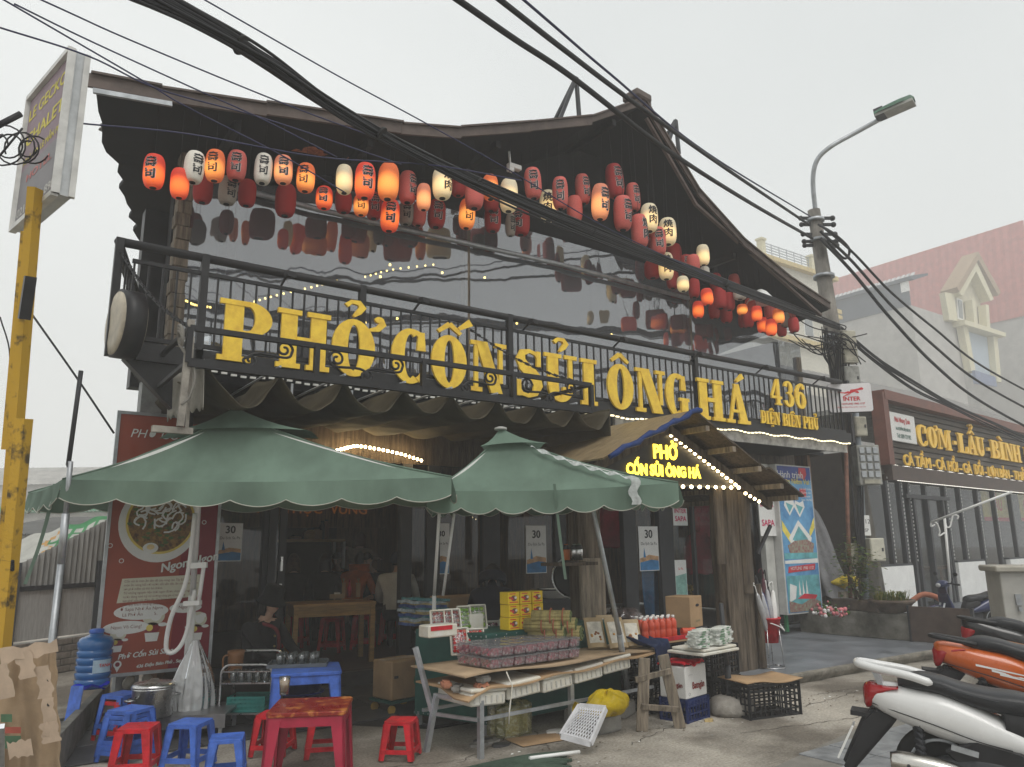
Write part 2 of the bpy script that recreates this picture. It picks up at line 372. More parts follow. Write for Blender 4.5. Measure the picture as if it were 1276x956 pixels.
# roof sheeting above (ribs) and fascia strips, slightly misaligned joints
fa = []
for i, (a, b) in enumerate(zip(rp, rp[1:])):
    if i == 8: continue
    if i == 7: b = rp[9]
    dz = rnd.uniform(-.012, .012)
    m_ = B(); h = .10 if i > 5 else .13
    m_.prism([(a.x-.015, a.z+.05+dz), (b.x+.012, b.z+.05+dz), (b.x+.012, b.z+.05-h+dz), (a.x-.015, a.z+.05-h+dz)], 0, .03, 0, Matrix(((1, 0, 0, 0), (0, 0, -1, YE-.004-.003*(i % 2)), (0, 1, 0, 0), (0, 0, 0, 1))))
    m_.bar((a.x, YE-.02, a.z+.055+dz), (b.x, YE-.02, b.z+.055+dz), .09, .02, 0)
    m_.build('fascia', K_fascia, rest)
B().bar(rp[0]+Vector((.03, -.045, -.11)), rp[1]+Vector((.1, -.045, -.10)), .03, .045).build('gutter_strip', K_galv, rest)
cp = rp[7]
B().box((cp.x-.05, YE+.05, cp.z+.06), (.34, .3, .12), 0, .1).box((cp.x+.12, YE+.1, cp.z+.03), (.16, .26, .16), 0, -.3).build('ridge_cap', K_fascia, rest, bevel=.02)
B().bar(cp+Vector((.1, .03, -.22)), rp[9]+Vector((.0, .03, -.19)), .05, .04).bar(rp[9]+Vector((0, .03, -.19)), rp[12]+Vector((-.2, .03, -.17)), .05, .04).build('verge_trim', K_fascia, rest)
for (pa, pb_, pc) in (((718, 97), (697, 150), (722, 150)), ((842, 150), (828, 192), (846, 192))):
    a, b, c = ony(*pa, 8.0), ony(*pb_, 8.0), ony(*pc, 8.0)
    B().bar(a, b, .05, .05).bar(a, c, .05, .05).bar(a, a+Vector((0, 1.2, -1.0)), .05, .05).build('roof_prop', K_dark, rest)
# flaking patches under the eave
for (px, py, w, h) in ((390, 166, 60, 16), (140, 133, 30, 12), (372, 180, 30, 8), (437, 174, 10, 4)):
    c = ony(px, py, YE+.75); c.z = rz_(c.x)-.058
    P = []
    for k in range(22):
        a = 2*math.pi*k/22; r = rnd.uniform(.45, 1)
        P.append((math.cos(a)*r*w/130*.55, math.sin(a)*r*h/40*.5))
    sl_ = (rz_(c.x+.3)-rz_(c.x-.3))/.6
    B().prism(P, -.012, .0, 0, Matrix.Translation(c) @ Matrix(((1, 0, 0, 0), (0, 1, 0, 0), (sl_, 0, 1, -.004), (0, 0, 0, 1)))).build('peeling_patch', K_peel if px != 140 else mat('peeled_grey_board', (.3, .3, .3), .9), rest)
# beams under the roof
for i, px in enumerate((260, 420, 575, 720, 860)):
    X = ony(px, 300, YS).x
    B().box((X, 9.2, rz_(X)-.12), (.07, 3.6, .1)).build('rafter', K_black, rest)
# upper rooms: dark walls behind the clear sheets
XL, XR = 1.93, 12.25
gab = [(XL-.2, 5.62)]+[(p.x+.0, p.z-.06) for p in rp[1:-1]]+[(XR-.1, rz_(11.7)-.06), (XR-.1, 5.0), (XL-.2, 5.0)]
gab = [(XL-.25, 6.0)]+[(X, max(6.02, rz_(X)-.1)) for X in [2.2+.5*k for k in range(18)]]+[(10.8, 6.0)]
YFR = Matrix(((1, 0, 0, 0), (0, 0, -1, YS+.16), (0, 1, 0, 0), (0, 0, 0, 1)))
B().prism(gab, -.06, .03, 0, YFR).build('gable_wall', K_roof, rest)
B().box((7.7, 12.3, 4.9), (9.2, .1, 3.2)).build('upper_back_wall', K_interior, rest)
B().bar((XL+.1, 8.5, 4.9), (XL+1.2, 12.3, 4.9), .1, 3.0).build('upper_side_wall', K_roof, rest); B().box((XR-.08, 10.4, 4.3), (.1, 3.8, 2.0)).build('upper_side_wall', K_roof, rest)
B().prism([(2.0, 8.4), (12.1, 8.4), (12.1, 12.3), (3.2, 12.3)], 6.02, 6.08).build('upper_ceiling', K_soffit, rest)
# wooden corner post of stacked boards
zt = 5.75; z = 3.47; k = 0
xa, xb = ony(207, 400, YS).x, ony(226, 400, YS).x
p0 = B().box((0, 0, 0), (xb-xa, .18, .145)).build('post_board', K_plank, rest, bevel=.006)
p0.location = ((xa+xb)/2, YS, z+.07)
while z < zt:
    z += .15; inst(p0, rest, ((xa+xb)/2+rnd.uniform(-.012, .012), YS+rnd.uniform(-.015, .005), z+.07), (0, 0, 0))
B().box((1.62, YS+.5, 4.5), (.2, .2, 2.3)).box((1.45, YS+.9, 4.4), (.3, .2, 2.1)).build('steel_column', K_black, rest)
for px in (583, 858):
    X = ony(px, 380, YS).x
    B().box((X, YS+.05, 4.7), (.1, .1, 2.5)).build('sheet_post', K_plank, rest)
X = ony(992, 440, YS).x; B().box((X+.05, YS+.03, 4.2), (.12, .1, 1.6)).build('sheet_post', K_plank, rest)
# clear plastic sheets closing the upper floor
K_sheet = film_mat('clear_plastic_sheet', (.62, .65, .68), .22, .24, .03, .07, .7, (2.6, 1, .8), (.46, .49, .54), 1.28, .12)
ed = [ony(px, 350, YS).x for px in (228, 584, 857, 990)]
for a, b in zip(ed, ed[1:]):
    def sh(u, v, a=a, b=b):
        x = lerp(a+.02, b-.02, u); zt_ = min(6.05, rz_(min(x, 11.8))-.35)
        z = lerp(3.46, zt_, v)
        return (x, YS+.007*math.sin(x*4+z*.6)+.003*math.sin(z*3-x*2)+.004*math.sin(x*11), z)
    B().grid(sh, 60, 40).build('plastic_sheet', K_sheet, rest)
B().tube([ony(285, 232, YS-.1), ony(400, 262, YS-.1), ony(545, 295, YS-.1), ony(700, 330, YS-.1), ony(858, 372, YS-.1)], .035, 8).build('rolled_blind_tube', K_galv, rest)
# balcony slab, soffit and edge beam
zB = 3.27
B().prism([(1.0, YB+.02), (12.55, YB+.02), (12.55, YD), (1.4, YD)], zB+.03, zB+.17).build('balcony_slab', K_dark, rest)
B().box((6.85, YB, zB+.10), (11.5, .09, .17)).build('balcony_edge_beam', K_black, rest)
sb = B().prism([(1.35, YB+.05), (12.5, YB+.05), (12.5, YD-.02), (1.75, YD-.02)], zB-.09, zB+.025)
sb.build('balcony_soffit', K_roof, rest)
B().prism([(7.0, YB-.005), (12.5, YB-.005), (12.5, YB+.04), (7.0, YB+.04)], zB-.16, zB+.01).build('soffit_fascia', mat('white_stained_fascia', (.32, .31, .29), .8, var=.4, vs=8), rest)
# left end bracket and ground-floor pillar
B().prism([(-.02, 0), (.62, -.62), (.62, 0)], 0, .12, 0, Matrix(((1, 0, 0, 1.02), (0, 0, -1, YB+.12), (0, 1, 0, zB+.03), (0, 0, 0, 1)))).build('corner_bracket', K_black, rest)
B().box((1.42, 8.5, 1.75), (.2, .2, 3.1)).build('pillar', mat('grey_pillar_paint', (.3, .31, .31), .7, var=.3), rest)
# ---- balcony railing: rails, posts, balusters
rl = B()
zr = 4.39
A_, Bk = Vector((.87, YB, zr)), Vector((1.32, YB+1.65, zr-.03))
rl.tube([A_, (12.5, YB, zr-.01)], .045, 8); rl.tube([A_, Bk], .04, 8)
rail = rl.build('top_rail', K_black, rest)
rl = B().bar((1.0, YB, zr-.16), (12.5, YB, zr-.17), .035, .035).bar((.92, YB, 3.50), (12.5, YB, 3.48), .04, .04)
rl.bar(A_-Vector((0, 0, .12)), Bk-Vector((0, 0, .14)), .03, .03).bar((.95, YB+.02, 3.46), (1.4, YB+1.6, 3.46), .04, .04).build('rail_bar', K_black, rest)
bl = B().box((0, 0, 0), (.018, .018, .72)).build('baluster', K_black, rest); bl.location = (1.02, YB, 3.86)
for i in range(1, 92): inst(bl, rest, (1.02+i*.1255, YB, 3.86))
for i in range(1, 10): inst(bl, rest, (.93+.027*i*1.6, YB+.16*i, 3.88))
for px in (147, 250, 450, 634, 862, 1046):
    X = ony(px, 400, YB).x if px != 147 else .88
    B().box((X, YB-.01, 3.86), (.07, .07, 1.12)).build('rail_post', K_black, rest)
for i in range(7):
    X = 2.4+1.55*i
    b_ = B().bar((X, YB+.03, zr-.14), (X+.02, YB-.16, zr-.03), .018, .018).box((X+.03, YB-.17, zr-.06), (.11, .07, .05), 0, .3)
    b_.box((X+.03, YB-.19, zr-.085), (.09, .05, .02), 0, .3).build('floodlight_bracket', K_black, rest)
# ---- projecting iron frame with scrolls, hung on chains in front of the railing
pfm = thing('scroll_frame', 'black iron frame with scrollwork hung on chains in front of the balcony letters', 'iron frame', (0, 0, 0))
YF = 6.38
fa, fb = ony(237, 407, YF), ony(736, 481, YF); za = (fa.z+fb.z)/2
xa_, xb_ = fa.x, fb.x
zl = za-.29
B().bar((xa_, YF, za), (xb_, YF, za), .045, .045).bar((xa_, YF, zl), (xb_, YF, zl), .05, .07).bar((xa_, YF, za), (xa_, YB-.02, za), .035, .035).bar((xb_, YF, za), (xb_, YB-.02, za), .035, .035).bar((xa_, YF, zl), (xa_, YB-.02, zl), .035, .035).bar((xb_, YF, zl), (xb_, YB-.02, zl), .035, .035).build('frame', K_black, pfm)
nP = 5
for i in range(nP):
    X = lerp(xa_, xb_, i/(nP-1)); B().box((X, YF-.004, (za+zl)/2), (.045, .05, za-zl)).build('post', K_black, pfm)
def scroll(c, s, flip):
    P = []
    for k in range(26):
        a = k/25*2.6*math.pi; r = .075*(1-k/32); P.append((c[0]+flip*(r*math.cos(a)-.075), c[1], c[2]+r*math.sin(a)))
    Q = []
    for k in range(26):
        a = math.pi+k/25*2.4*math.pi; r = .06*(1-k/32); Q.append((c[0]-flip*.42+flip*(r*math.cos(a)+.06), c[1], c[2]-.13+r*math.sin(a)))
    B().tube(P, .012, 6).tube(Q, .012, 6).tube(spline([(c[0], c[1], c[2]), (c[0]-flip*.05, c[1], c[2]-.07), (c[0]-flip*.3, c[1], c[2]-.065), (c[0]-flip*.42, c[1], c[2]-.13)], 5), .012, 6).build('scroll', K_black, pfm)
for i in range(nP-1):
    X = lerp(xa_, xb_, (i+.5)/(nP-1))
    scroll((X+.32, YF, (za+zl)/2+.07), 1, 1); scroll((X-.42, YF, (za+zl)/2+.05), 1, -1) if i in (1, 3) else None
for a, b in ((A_-Vector((0, 0, .05)), Vector((xa_, YF, za))), (Vector((xb_-.9, YB, zr-.25)), Vector((xb_, YF, za)))):
    ch = B(); n_ = 34
    for k in range(n_):
        t = (k+.5)/n_; p = vlerp(a, b, t)-Vector((0, 0, .10*math.sin(math.pi*t)))
        d = (b-a).normalized()*.028
        ch.bar(p-d, p+d, .012+.018*(k % 2), .03-.018*(k % 2))
    ch.build('chain', K_black, pfm)
# ---- string of LED dashes along the balcony edge
ls = thing('light_strip', 'strip of small white LEDs along the balcony bottom edge', 'light strip')
lb = B(); lb2 = B(); lw = B()
for i in range(120):
    X = 1.6+i*.0915
    z = zB-.005+.012*math.sin(i*.9)+(.0 if i > 50 else -.02)
    (lb if X > 6.3 else lb2).box((X, YB-.06, z), (.055, .02, .02))
lw.tube([(1.5, YB-.05, zB-.02), (7, YB-.05, zB-.01), (12.45, YB-.05, zB-.01)], .006, 5).build('wire', K_cable, ls)
tag(lb.build('led', K_led, ls), kind='stuff'); tag(lb2.build('led', mat('unlit_led_tape', (.62, .62, .58), .5), ls), kind='stuff')
# ---- round drum sign on the balcony end
drum = thing('round_sign', 'round double-sided black-rimmed beige sign on the left balcony end', 'round sign', tuple(ony(157, 405, 7.35)), rad(8))
MX = Matrix.Rotation(rad(90), 4, 'Y') @ Matrix.Rotation(0, 4, 'Z')
B().lathe([(.27, -.085), (.31, -.085), (.31, .085), (.27, .085), (.27, -.085)], 40, M=MX).build('rim', K_black, drum)
for s in (-1, 1): B().lathe([(0, .0), (.2, .012), (.285, .0), (.285, -.02), (0, -.02)], 40, M=Matrix.Translation((s*.095, 0, 0)) @ Matrix.Rotation(rad(90)*s, 4, 'Y')).build('face', mat('stained_beige_acrylic', (.48, .43, .34), .5, var=.25, vs=6), drum)
B().bar((.05, 0, 0), (.05, .35, 0), .04, .04).build('bracket', K_black, drum)
# ---- ground floor: posts, glass, beam, interior
zf = .17
def XD(px, y=700): return ony(px, y, YD).x
B().prism([(1.7, 8.8), (13.9, 8.8), (13.9, 14.4), (3.3, 14.4)], .003, zf).build('interior_floor', mat('dark_shop_floor', (.06, .055, .05), .35, var=.3), rest)
B().box(((XD(258)+XD(520))/2+.4, YD-.02, zf/2+.004), (XD(520)-XD(258)+1.2, .12, zf-.006)).build('door_step', mat('dark_step_stone', (.075, .07, .065), .5, var=.3), rest)
B().box((8.4, 14.4, 1.75), (10.4, .1, 3.3)).build('back_wall', K_interior, rest)
for xa, xb in ((1.75, 3.3), (13.6, 13.6)): B().bar((xa, 9.0, 1.75), (xb, 14.3, 1.75), .1, 3.1).build('side_wall', K_interior, rest)
B().box((6.6, 11.4, 1.75), (.1, 4.8, 3.2)).build('partition', K_interior, rest)
B().prism([(1.75, 8.85), (13.9, 8.85), (13.9, 14.4), (3.3, 14.4)], 3.28, 3.34).build('shop_ceiling', K_roof, rest)
B().box((7.2, YD+.02, 2.95), (11.4, .16, .62)).build('door_head_beam', K_wood, rest)
for a, b in ((258, 270), (325, 343), (497, 511), (530, 546), (600, 621), (690, 704), (776, 792), (821, 838), (905, 915), (944, 952), (972, 980)):
    xa, xb = XD(a), XD(b)
    o = B().box(((xa+xb)/2, YD, 1.42), (xb-xa, .1, 2.5)).build('door_post', K_dark, rest, bevel=.006)
for a, b in ((270, 325), (511, 530), (546, 600), (621, 690), (792, 821), (838, 860), (915, 944), (952, 972)):
    xa, xb = XD(a), XD(b)
    g = B().add([(xa, YD-.01, zf), (xb, YD-.01, zf), (xb, YD-.01, 2.66), (xa, YD-.01, 2.66)], [(0, 1, 2, 3)]).build('glass_pane', K_glass, rest)
    B().box(((xa+xb)/2, YD, .26), (xb-xa, .07, .18)).build('door_rail', K_dark, rest)
# open glass door leaf at the porch with its handle; leaf at the main opening
dl = thing('glass_door', 'open dark-framed glass door with long handle behind the porch column', 'glass door', (XD(862), YD-.03, zf), rad(-100))
def leaf(dl, w, h=2.45):
    B().box((.04, 0, h/2), (.08, .045, h)).box((w-.04, 0, h/2), (.08, .045, h)).box((w/2, 0, .06), (w-.16, .045, .12)).box((w/2, 0, h-.05), (w-.16, .045, .1)).build('door_frame', K_dark, dl)
    B().add([(.08, 0, .12), (w-.08, 0, .12), (w-.08, 0, h-.1), (.08, 0, h-.1)], [(0, 1, 2, 3)]).build('pane', K_glass, dl)
    for z in (.95, 1.25): B().box((w-.05, -.04, z), (.025, .03, .16)).build('handle', K_steel, dl)
leaf(dl, .75)
dl2 = thing('glass_door', 'folded dark-framed glass door at the left side of the main opening', 'glass door', (XD(331), YD-.06, zf), rad(-3)); leaf(dl2, .2)
# ============================================================ LETTERS
def G_rect(x0, y0, x1, y1): return [[(x0, y0), (x1, y0), (x1, y1), (x0, y1)]]
def G_stroke(P, ws):
    n = len(P); Lf, Rt = [], []
    for i in range(n):
        dx = P[min(i+1, n-1)][0]-P[max(i-1, 0)][0]; dy = P[min(i+1, n-1)][1]-P[max(i-1, 0)][1]; l = math.hypot(dx, dy) or 1
        w = (ws[i] if isinstance(ws, (list, tuple)) else ws)/2
        Lf.append((P[i][0]-dy/l*w, P[i][1]+dx/l*w)); Rt.append((P[i][0]+dy/l*w, P[i][1]-dx/l*w))
    return [[Rt[i], Rt[i+1], Lf[i+1], Lf[i]] for i in range(n-1)]
def G_ring(cx, cy, rx, ry, ix, iy, a0=0, a1=360, n=30):
    o = ell(cx, cy, rx, ry, n, a0, a1); i_ = ell(cx, cy, ix, iy, n, a0, a1)
    if a1-a0 >= 360: o.append(o[0]); i_.append(i_[0])
    return [[o[k], o[k+1], i_[k+1], i_[k]] for k in range(len(o)-1)]
def G_serif(x0, x1, y, h=.085): return G_rect(x0, y, x1, y+h)
def mix(a, b, t): return (a[0]+(b[0]-a[0])*t, a[1]+(b[1]-a[1])*t)
def glyph(c):
    """heavy slab-serif capital, cap height 1: list of elements (each a list of convex polygons) and the width"""
    T = .235
    if c == 'I': return [G_rect(.07, .06, .07+T, .94), G_serif(0, .375, 0), G_serif(0, .375, .915)], .375
    if c in 'PBĐD':
        E = [G_rect(.07, .06, .07+T, .94)]
        if c == 'P': return E+[G_serif(0, .42, 0), G_serif(0, .32, .915), G_rect(.07+T-.01, .915, .36, 1), G_rect(.07+T-.01, .43, .36, .51), G_ring(.36, .715, .31, .285, .09, .2, -90, 90)], .67
        if c == 'B': return E+[G_serif(0, .34, 0), G_serif(0, .34, .915), G_rect(.3, .47, .36, .54), G_ring(.34, .755, .27, .245, .07, .165, -90, 90), G_ring(.34, .26, .32, .26, .09, .175, -90, 90)], .66
        E += [G_serif(0, .34, 0), G_serif(0, .34, .915), G_ring(.33, .5, .36, .5, .13, .415, -90, 90)]
        if c == 'Đ': E.append(G_rect(-.02, .45, .42, .54))
        return E, .69
    if c == 'H': return [G_rect(.06, .06, .06+T, .94), G_rect(.5, .06, .5+T, .94), G_serif(0, .355, 0), G_serif(0, .355, .915), G_serif(.44, .795, 0), G_serif(.44, .795, .915), G_rect(.29, .44, .51, .54)], .795
    if c == 'O': return [G_ring(.34, .5, .34, .515, .095, .41)], .68
    if c in 'CG':
        E = [G_ring(.36, .5, .36, .515, .115, .41, 62, 298)]
        E += [G_stroke([(.40, .965), (.50, .94), (.56, .86)], [.10, .1, .07]), G_stroke([(.565, .97), (.565, .62)], [.12, .17])]
        if c == 'C': return E+[G_stroke([(.50, .06), (.58, .14), (.63, .28)], [.11, .1, .03])], .66
        return E+[G_rect(.42, .36, .74, .44), G_rect(.475, .02, .475+T*.9, .4)], .74
    if c == 'N': return [G_rect(.08, .06, .165, .94), G_serif(0, .25, 0), G_serif(0, .2, .915), [[(.1, 1), (.36, 1), (.70, 0), (.44, 0)]], G_rect(.62, .2, .705, .94), G_serif(.53, .79, .915)], .79
    if c == 'M': return [G_rect(.08, .06, .15, .94), G_serif(0, .25, 0), G_serif(0, .2, .915), [[(.08, 1), (.33, 1), (.55, .1), (.42, .1)]], [[(.72, 1), (.80, 1), (.55, .1), (.45, .1)]], G_rect(.70, .06, .70+T, .94), G_serif(.63, 1.0, 0), G_serif(.75, 1.0, .915)], 1.0
    if c == 'L': return [G_rect(.07, .06, .07+T, .94), G_serif(0, .38, .915), G_serif(0, .55, 0), G_stroke([(.55, .05), (.585, .36)], [.13, .06])], .61
    if c == 'E': return [G_rect(.07, .06, .07+T, .94), G_serif(0, .55, 0), G_serif(0, .53, .915), G_rect(.3, .46, .42, .54), G_rect(.40, .36, .46, .64), G_stroke([(.53, .05), (.57, .32)], [.12, .06]), G_stroke([(.51, .95), (.55, .70)], [.12, .06])], .6
    if c == 'T': return [G_rect(.2, .06, .2+T, .94), G_serif(.12, .52, 0), G_serif(0, .64, .915), G_rect(0, .7, .07, .92), G_rect(.57, .7, .64, .92)], .64
    if c == 'U': return [G_rect(.07, .3, .07+T, .94), G_serif(0, .38, .915), G_rect(.53, .3, .62, .94), G_serif(.44, .72, .915), G_ring(.345, .31, .275, .325, .045, .22, 180, 360)], .72
    if c == 'A': return [G_stroke([(.13, .05), (.37, .98)], [.08, .1]), [[(.29, 1), (.47, 1), (.72, .05), (.46, .05)]], G_serif(0, .27, 0), G_serif(.40, .80, 0), G_rect(.19, .27, .56, .34)], .80
    if c == 'S':
        P = [(.53, .80), (.47, .92), (.33, .965), (.18, .92), (.13, .78), (.2, .64), (.34, .53), (.46, .41), (.51, .26), (.44, .1), (.3, .035), (.15, .07), (.08, .2)]
        return [G_stroke(P, [.05, .08, .08, .14, .2, .24, .26, .25, .2, .13, .08, .08, .05]), G_rect(.48, .66, .57, .98), G_rect(.04, .02, .13, .35)], .6
    if c == '4': return [[[(.36, 1), (.47, 1), (.12, .34), (.0, .34)]], G_rect(.02, .24, .66, .34), G_rect(.33, .05, .53, .72), G_serif(.26, .62, 0, .07), [[(.33, .7), (.53, .7), (.5, 1), (.4, 1)]]], .66
    if c == '3': return [G_ring(.28, .73, .26, .27, .07, .19, -80, 170), G_ring(.27, .27, .30, .285, .09, .2, -170, 85), G_rect(.18, .49, .32, .56)], .58
    if c == '6': return [G_ring(.31, .32, .30, .335, .09, .24), G_stroke([(.06, .36), (.09, .62), (.2, .84), (.36, .95), (.5, .93)], [.16, .19, .15, .1, .07]), [ell(.47, .84, .09, .09, 14)]], .62
    if c == '-': return [G_rect(.05, .36, .3, .54)], .35
    return [], .3
DIA = {'Ở': ('O', 'horn hook'), 'Ố': ('O', 'circ acute'), 'Ủ': ('U', 'hook'), 'Ô': ('O', 'circ'), 'Á': ('A', 'acute'), 'Ệ': ('E', 'circ dot'), 'Ê': ('E', 'circ'), 'Ơ': ('O', 'horn'), 'Ẩ': ('A', 'circ hook'), 'Ì': ('I', 'grave')}
def full_glyph(ch):
    base, marks = DIA.get(ch, (ch, '')); E, w = glyph(base); E = list(E); cx = w/2; y = 1.06
    for m in marks.split():
        if m == 'horn': E += [G_stroke([(w-.10, .86), (w+.04, .9), (w+.12, 1.0), (w+.10, 1.1)], [.05, .1, .12, .06]), [ell(w+.06, 1.07, .075, .06, 12)]]
        if m == 'circ':
            E += [G_stroke([(cx-.22, y), (cx, y+.17)], [.07, .10]), G_stroke([(cx, y+.17), (cx+.22, y)], [.10, .07])]; y += .1 if 'acute' in marks else .24
        if m == 'acute':
            x0 = cx+.18 if 'circ' in marks else cx-.02; E += [G_stroke([(x0, y), (x0+.24, y+.17)], [.06, .14])]
        if m == 'grave': E += [G_stroke([(cx+.08, y), (cx-.14, y+.2)], [.05, .14])]
        if m == 'hook': E += [G_stroke([(cx-.14, y+.18), (cx-.06, y+.26), (cx+.06, y+.26), (cx+.12, y+.18), (cx+.06, y+.09), (cx-.02, y+.0)], [.08, .07, .09, .12, .1, .04])]
        if m == 'dot': E += [[ell(cx, -.14, .075, .075, 14)]]
    return E, w
def letter(parent, ch, x0, w, z, h, y, depth, m, name='letter'):
    E, gw = full_glyph(ch); b = B(); sx = w/gw
    M = Matrix(((1, 0, 0, x0), (0, 0, -1, y), (0, 1, 0, z), (0, 0, 0, 1)))
    for i, polys in enumerate(E):
        for p in polys: b.prism([(q[0]*sx, q[1]*h) for q in p], 0, depth+.0025*i, 0, M)
    return b.build(name, m, parent)
sg = thing('restaurant_sign', 'large yellow cut-out letters PHỞ CỐN SỦI ÔNG HÁ fixed along the balcony railing', 'sign')
YL = YB-.06
for ch, a, b_ in (('P', 267, 334), ('H', 341, 408), ('Ở', 411, 465), ('C', 486, 529), ('Ố', 536, 580), ('N', 585, 629), ('S', 640, 674), ('Ủ', 677, 717), ('I', 722, 742), ('Ô', 755, 787), ('N', 790, 826), ('G', 827, 855), ('H', 866, 898), ('Á', 901, 929)):
    xa, xb = ony(a, 470, YL).x, ony(b_, 470, YL).x
    letter(sg, ch, xa, xb-xa, 3.375, .615, YL, .03, K_yellow)
sg2 = thing('address_sign', 'yellow numbers 436 and street name ĐIỆN BIÊN PHỦ at the balcony right end', 'sign')
for ch, a, b_ in (('4', 960, 973), ('3', 976, 988), ('6', 990, 1003)):
    xa, xb = ony(a, 500, YL).x, ony(b_, 500, YL).x; letter(sg2, ch, xa, xb-xa, 3.76, .43, YL, .03, K_yellow)
x = ony(948, 530, YL).x; x1 = ony(1019, 530, YL).x; ws = [full_glyph(c)[1]+.09 if c != ' ' else .38 for c in 'ĐIỆN BIÊN PHỦ']; k = (x1-x)/sum(ws)
for c, w in zip('ĐIỆN BIÊN PHỦ', ws):
    if c != ' ': letter(sg2, c, x, (w-.09)*k, 3.43, .205, YL, .022, K_yellow)
    x += w*k
# ============================================================ AWNING with hanging folds
K_awn = cloth_mat('olive_awning_canvas', (.07, .06, .04), .03, .3, 3, .7, (1, 1, 1), .35, 6)
aw = thing('folding_awning', 'dark olive canvas awning with drooping folds below the balcony', 'awning')
pk = [ony(px, py, YF).x for px, py in ((256, 452), (349, 465), (430, 472), (505, 481), (563, 487), (620, 494), (673, 501), (719, 507), (761, 510))]
zA = 3.10
def awn(u, v):
    x = lerp(pk[0], pk[-1], u); Y = YF+.02+v*2.25
    for i, (a, b_) in enumerate(zip(pk, pk[1:])):
        if x <= b_+1e-6: break
    t = min(1, max(0, (x-a)/(b_-a))); s = (.31 if i < 2 else .27)*(b_-a)/.58
    sag = s*(1-(2*t-1)**2)**.9*(1-.5*v)
    wr = .012*math.sin(x*31+Y*4)*math.sin(Y*9+x*5)+(.035*math.sin(x*17+2*Y)*math.sin(Y*6) if i == 0 else 0)
    skewx = .07*math.sin(math.pi*t)*(1 if i == 0 else .4)
    return (x+skewx, Y, zA-sag+wr-.02*v)
B().grid(awn, 176, 24, th=.006).build('canvas', K_awn, aw)
B().grid(lambda u, v: (pk[0]-.01+.02*math.sin(u*14)+.02*v, YF+.02+1.5*u, zA+.02+.10*u-(.40+.02*math.sin(u*60))*v), 60, 8, th=.006).build('side_valance', cloth_mat('faded_grey_canvas', (.30, .285, .25), .1, .3, 4), aw)
B().grid(lambda u, v: (pk[-1]+.01*math.sin(u*14), YF+.02+1.6*u, zA+.02-(.36+.015*math.sin(u*70))*v), 60, 6, th=.006).build('side_valance', K_awn, aw)
for i, x in enumerate(pk[1:-1]): B().cyl((x, YF-.0, zA+.03), (x, YF+2.25, zA+.03), .012, n=6).build('batten', K_galv, aw)
for i in range(1, 8):
    x = (pk[i]+pk[i+1])/2; B().box((x, YF+.55, zA-.06), (.02, .02, .14)).build('wire_clip', K_galv, aw)
B().bar((pk[0]-.15, YF+.02, zA-.55), (pk[0]-.13, YF+.02, zA+.33), .05, .05).bar((pk[0]-.05, YF+.25, zA-.55), (pk[0]-.06, YF+.25, zA+.25), .025, .025).box((pk[0]-.2, YF+.05, zA-.58), (.3, .06, .05)).build('winch_pole', mat('weathered_grey_timber', (.27, .25, .22), .85, var=.3, bump=.3), aw)
rb_ = B()
for k in range(3): rb_.tube([(pk[0]-.22+.03*math.sin(a*.5), YF+.02+.06*math.sin(a), zA+.16+.025*k+.06*math.cos(a)) for a in [2*math.pi*i/14 for i in range(15)]], .014, 6)
rb_.tube(spline([(pk[0]-.2, YF, zA+.1), (pk[0]-.08, YF, zA-.1), (pk[0]-.1, YF, zA-.3), (pk[0]-.16, YF, zA-.38)], 6), .012, 6).build('tied_rope', mat('grey_rope', (.2, .19, .17), .9), aw)
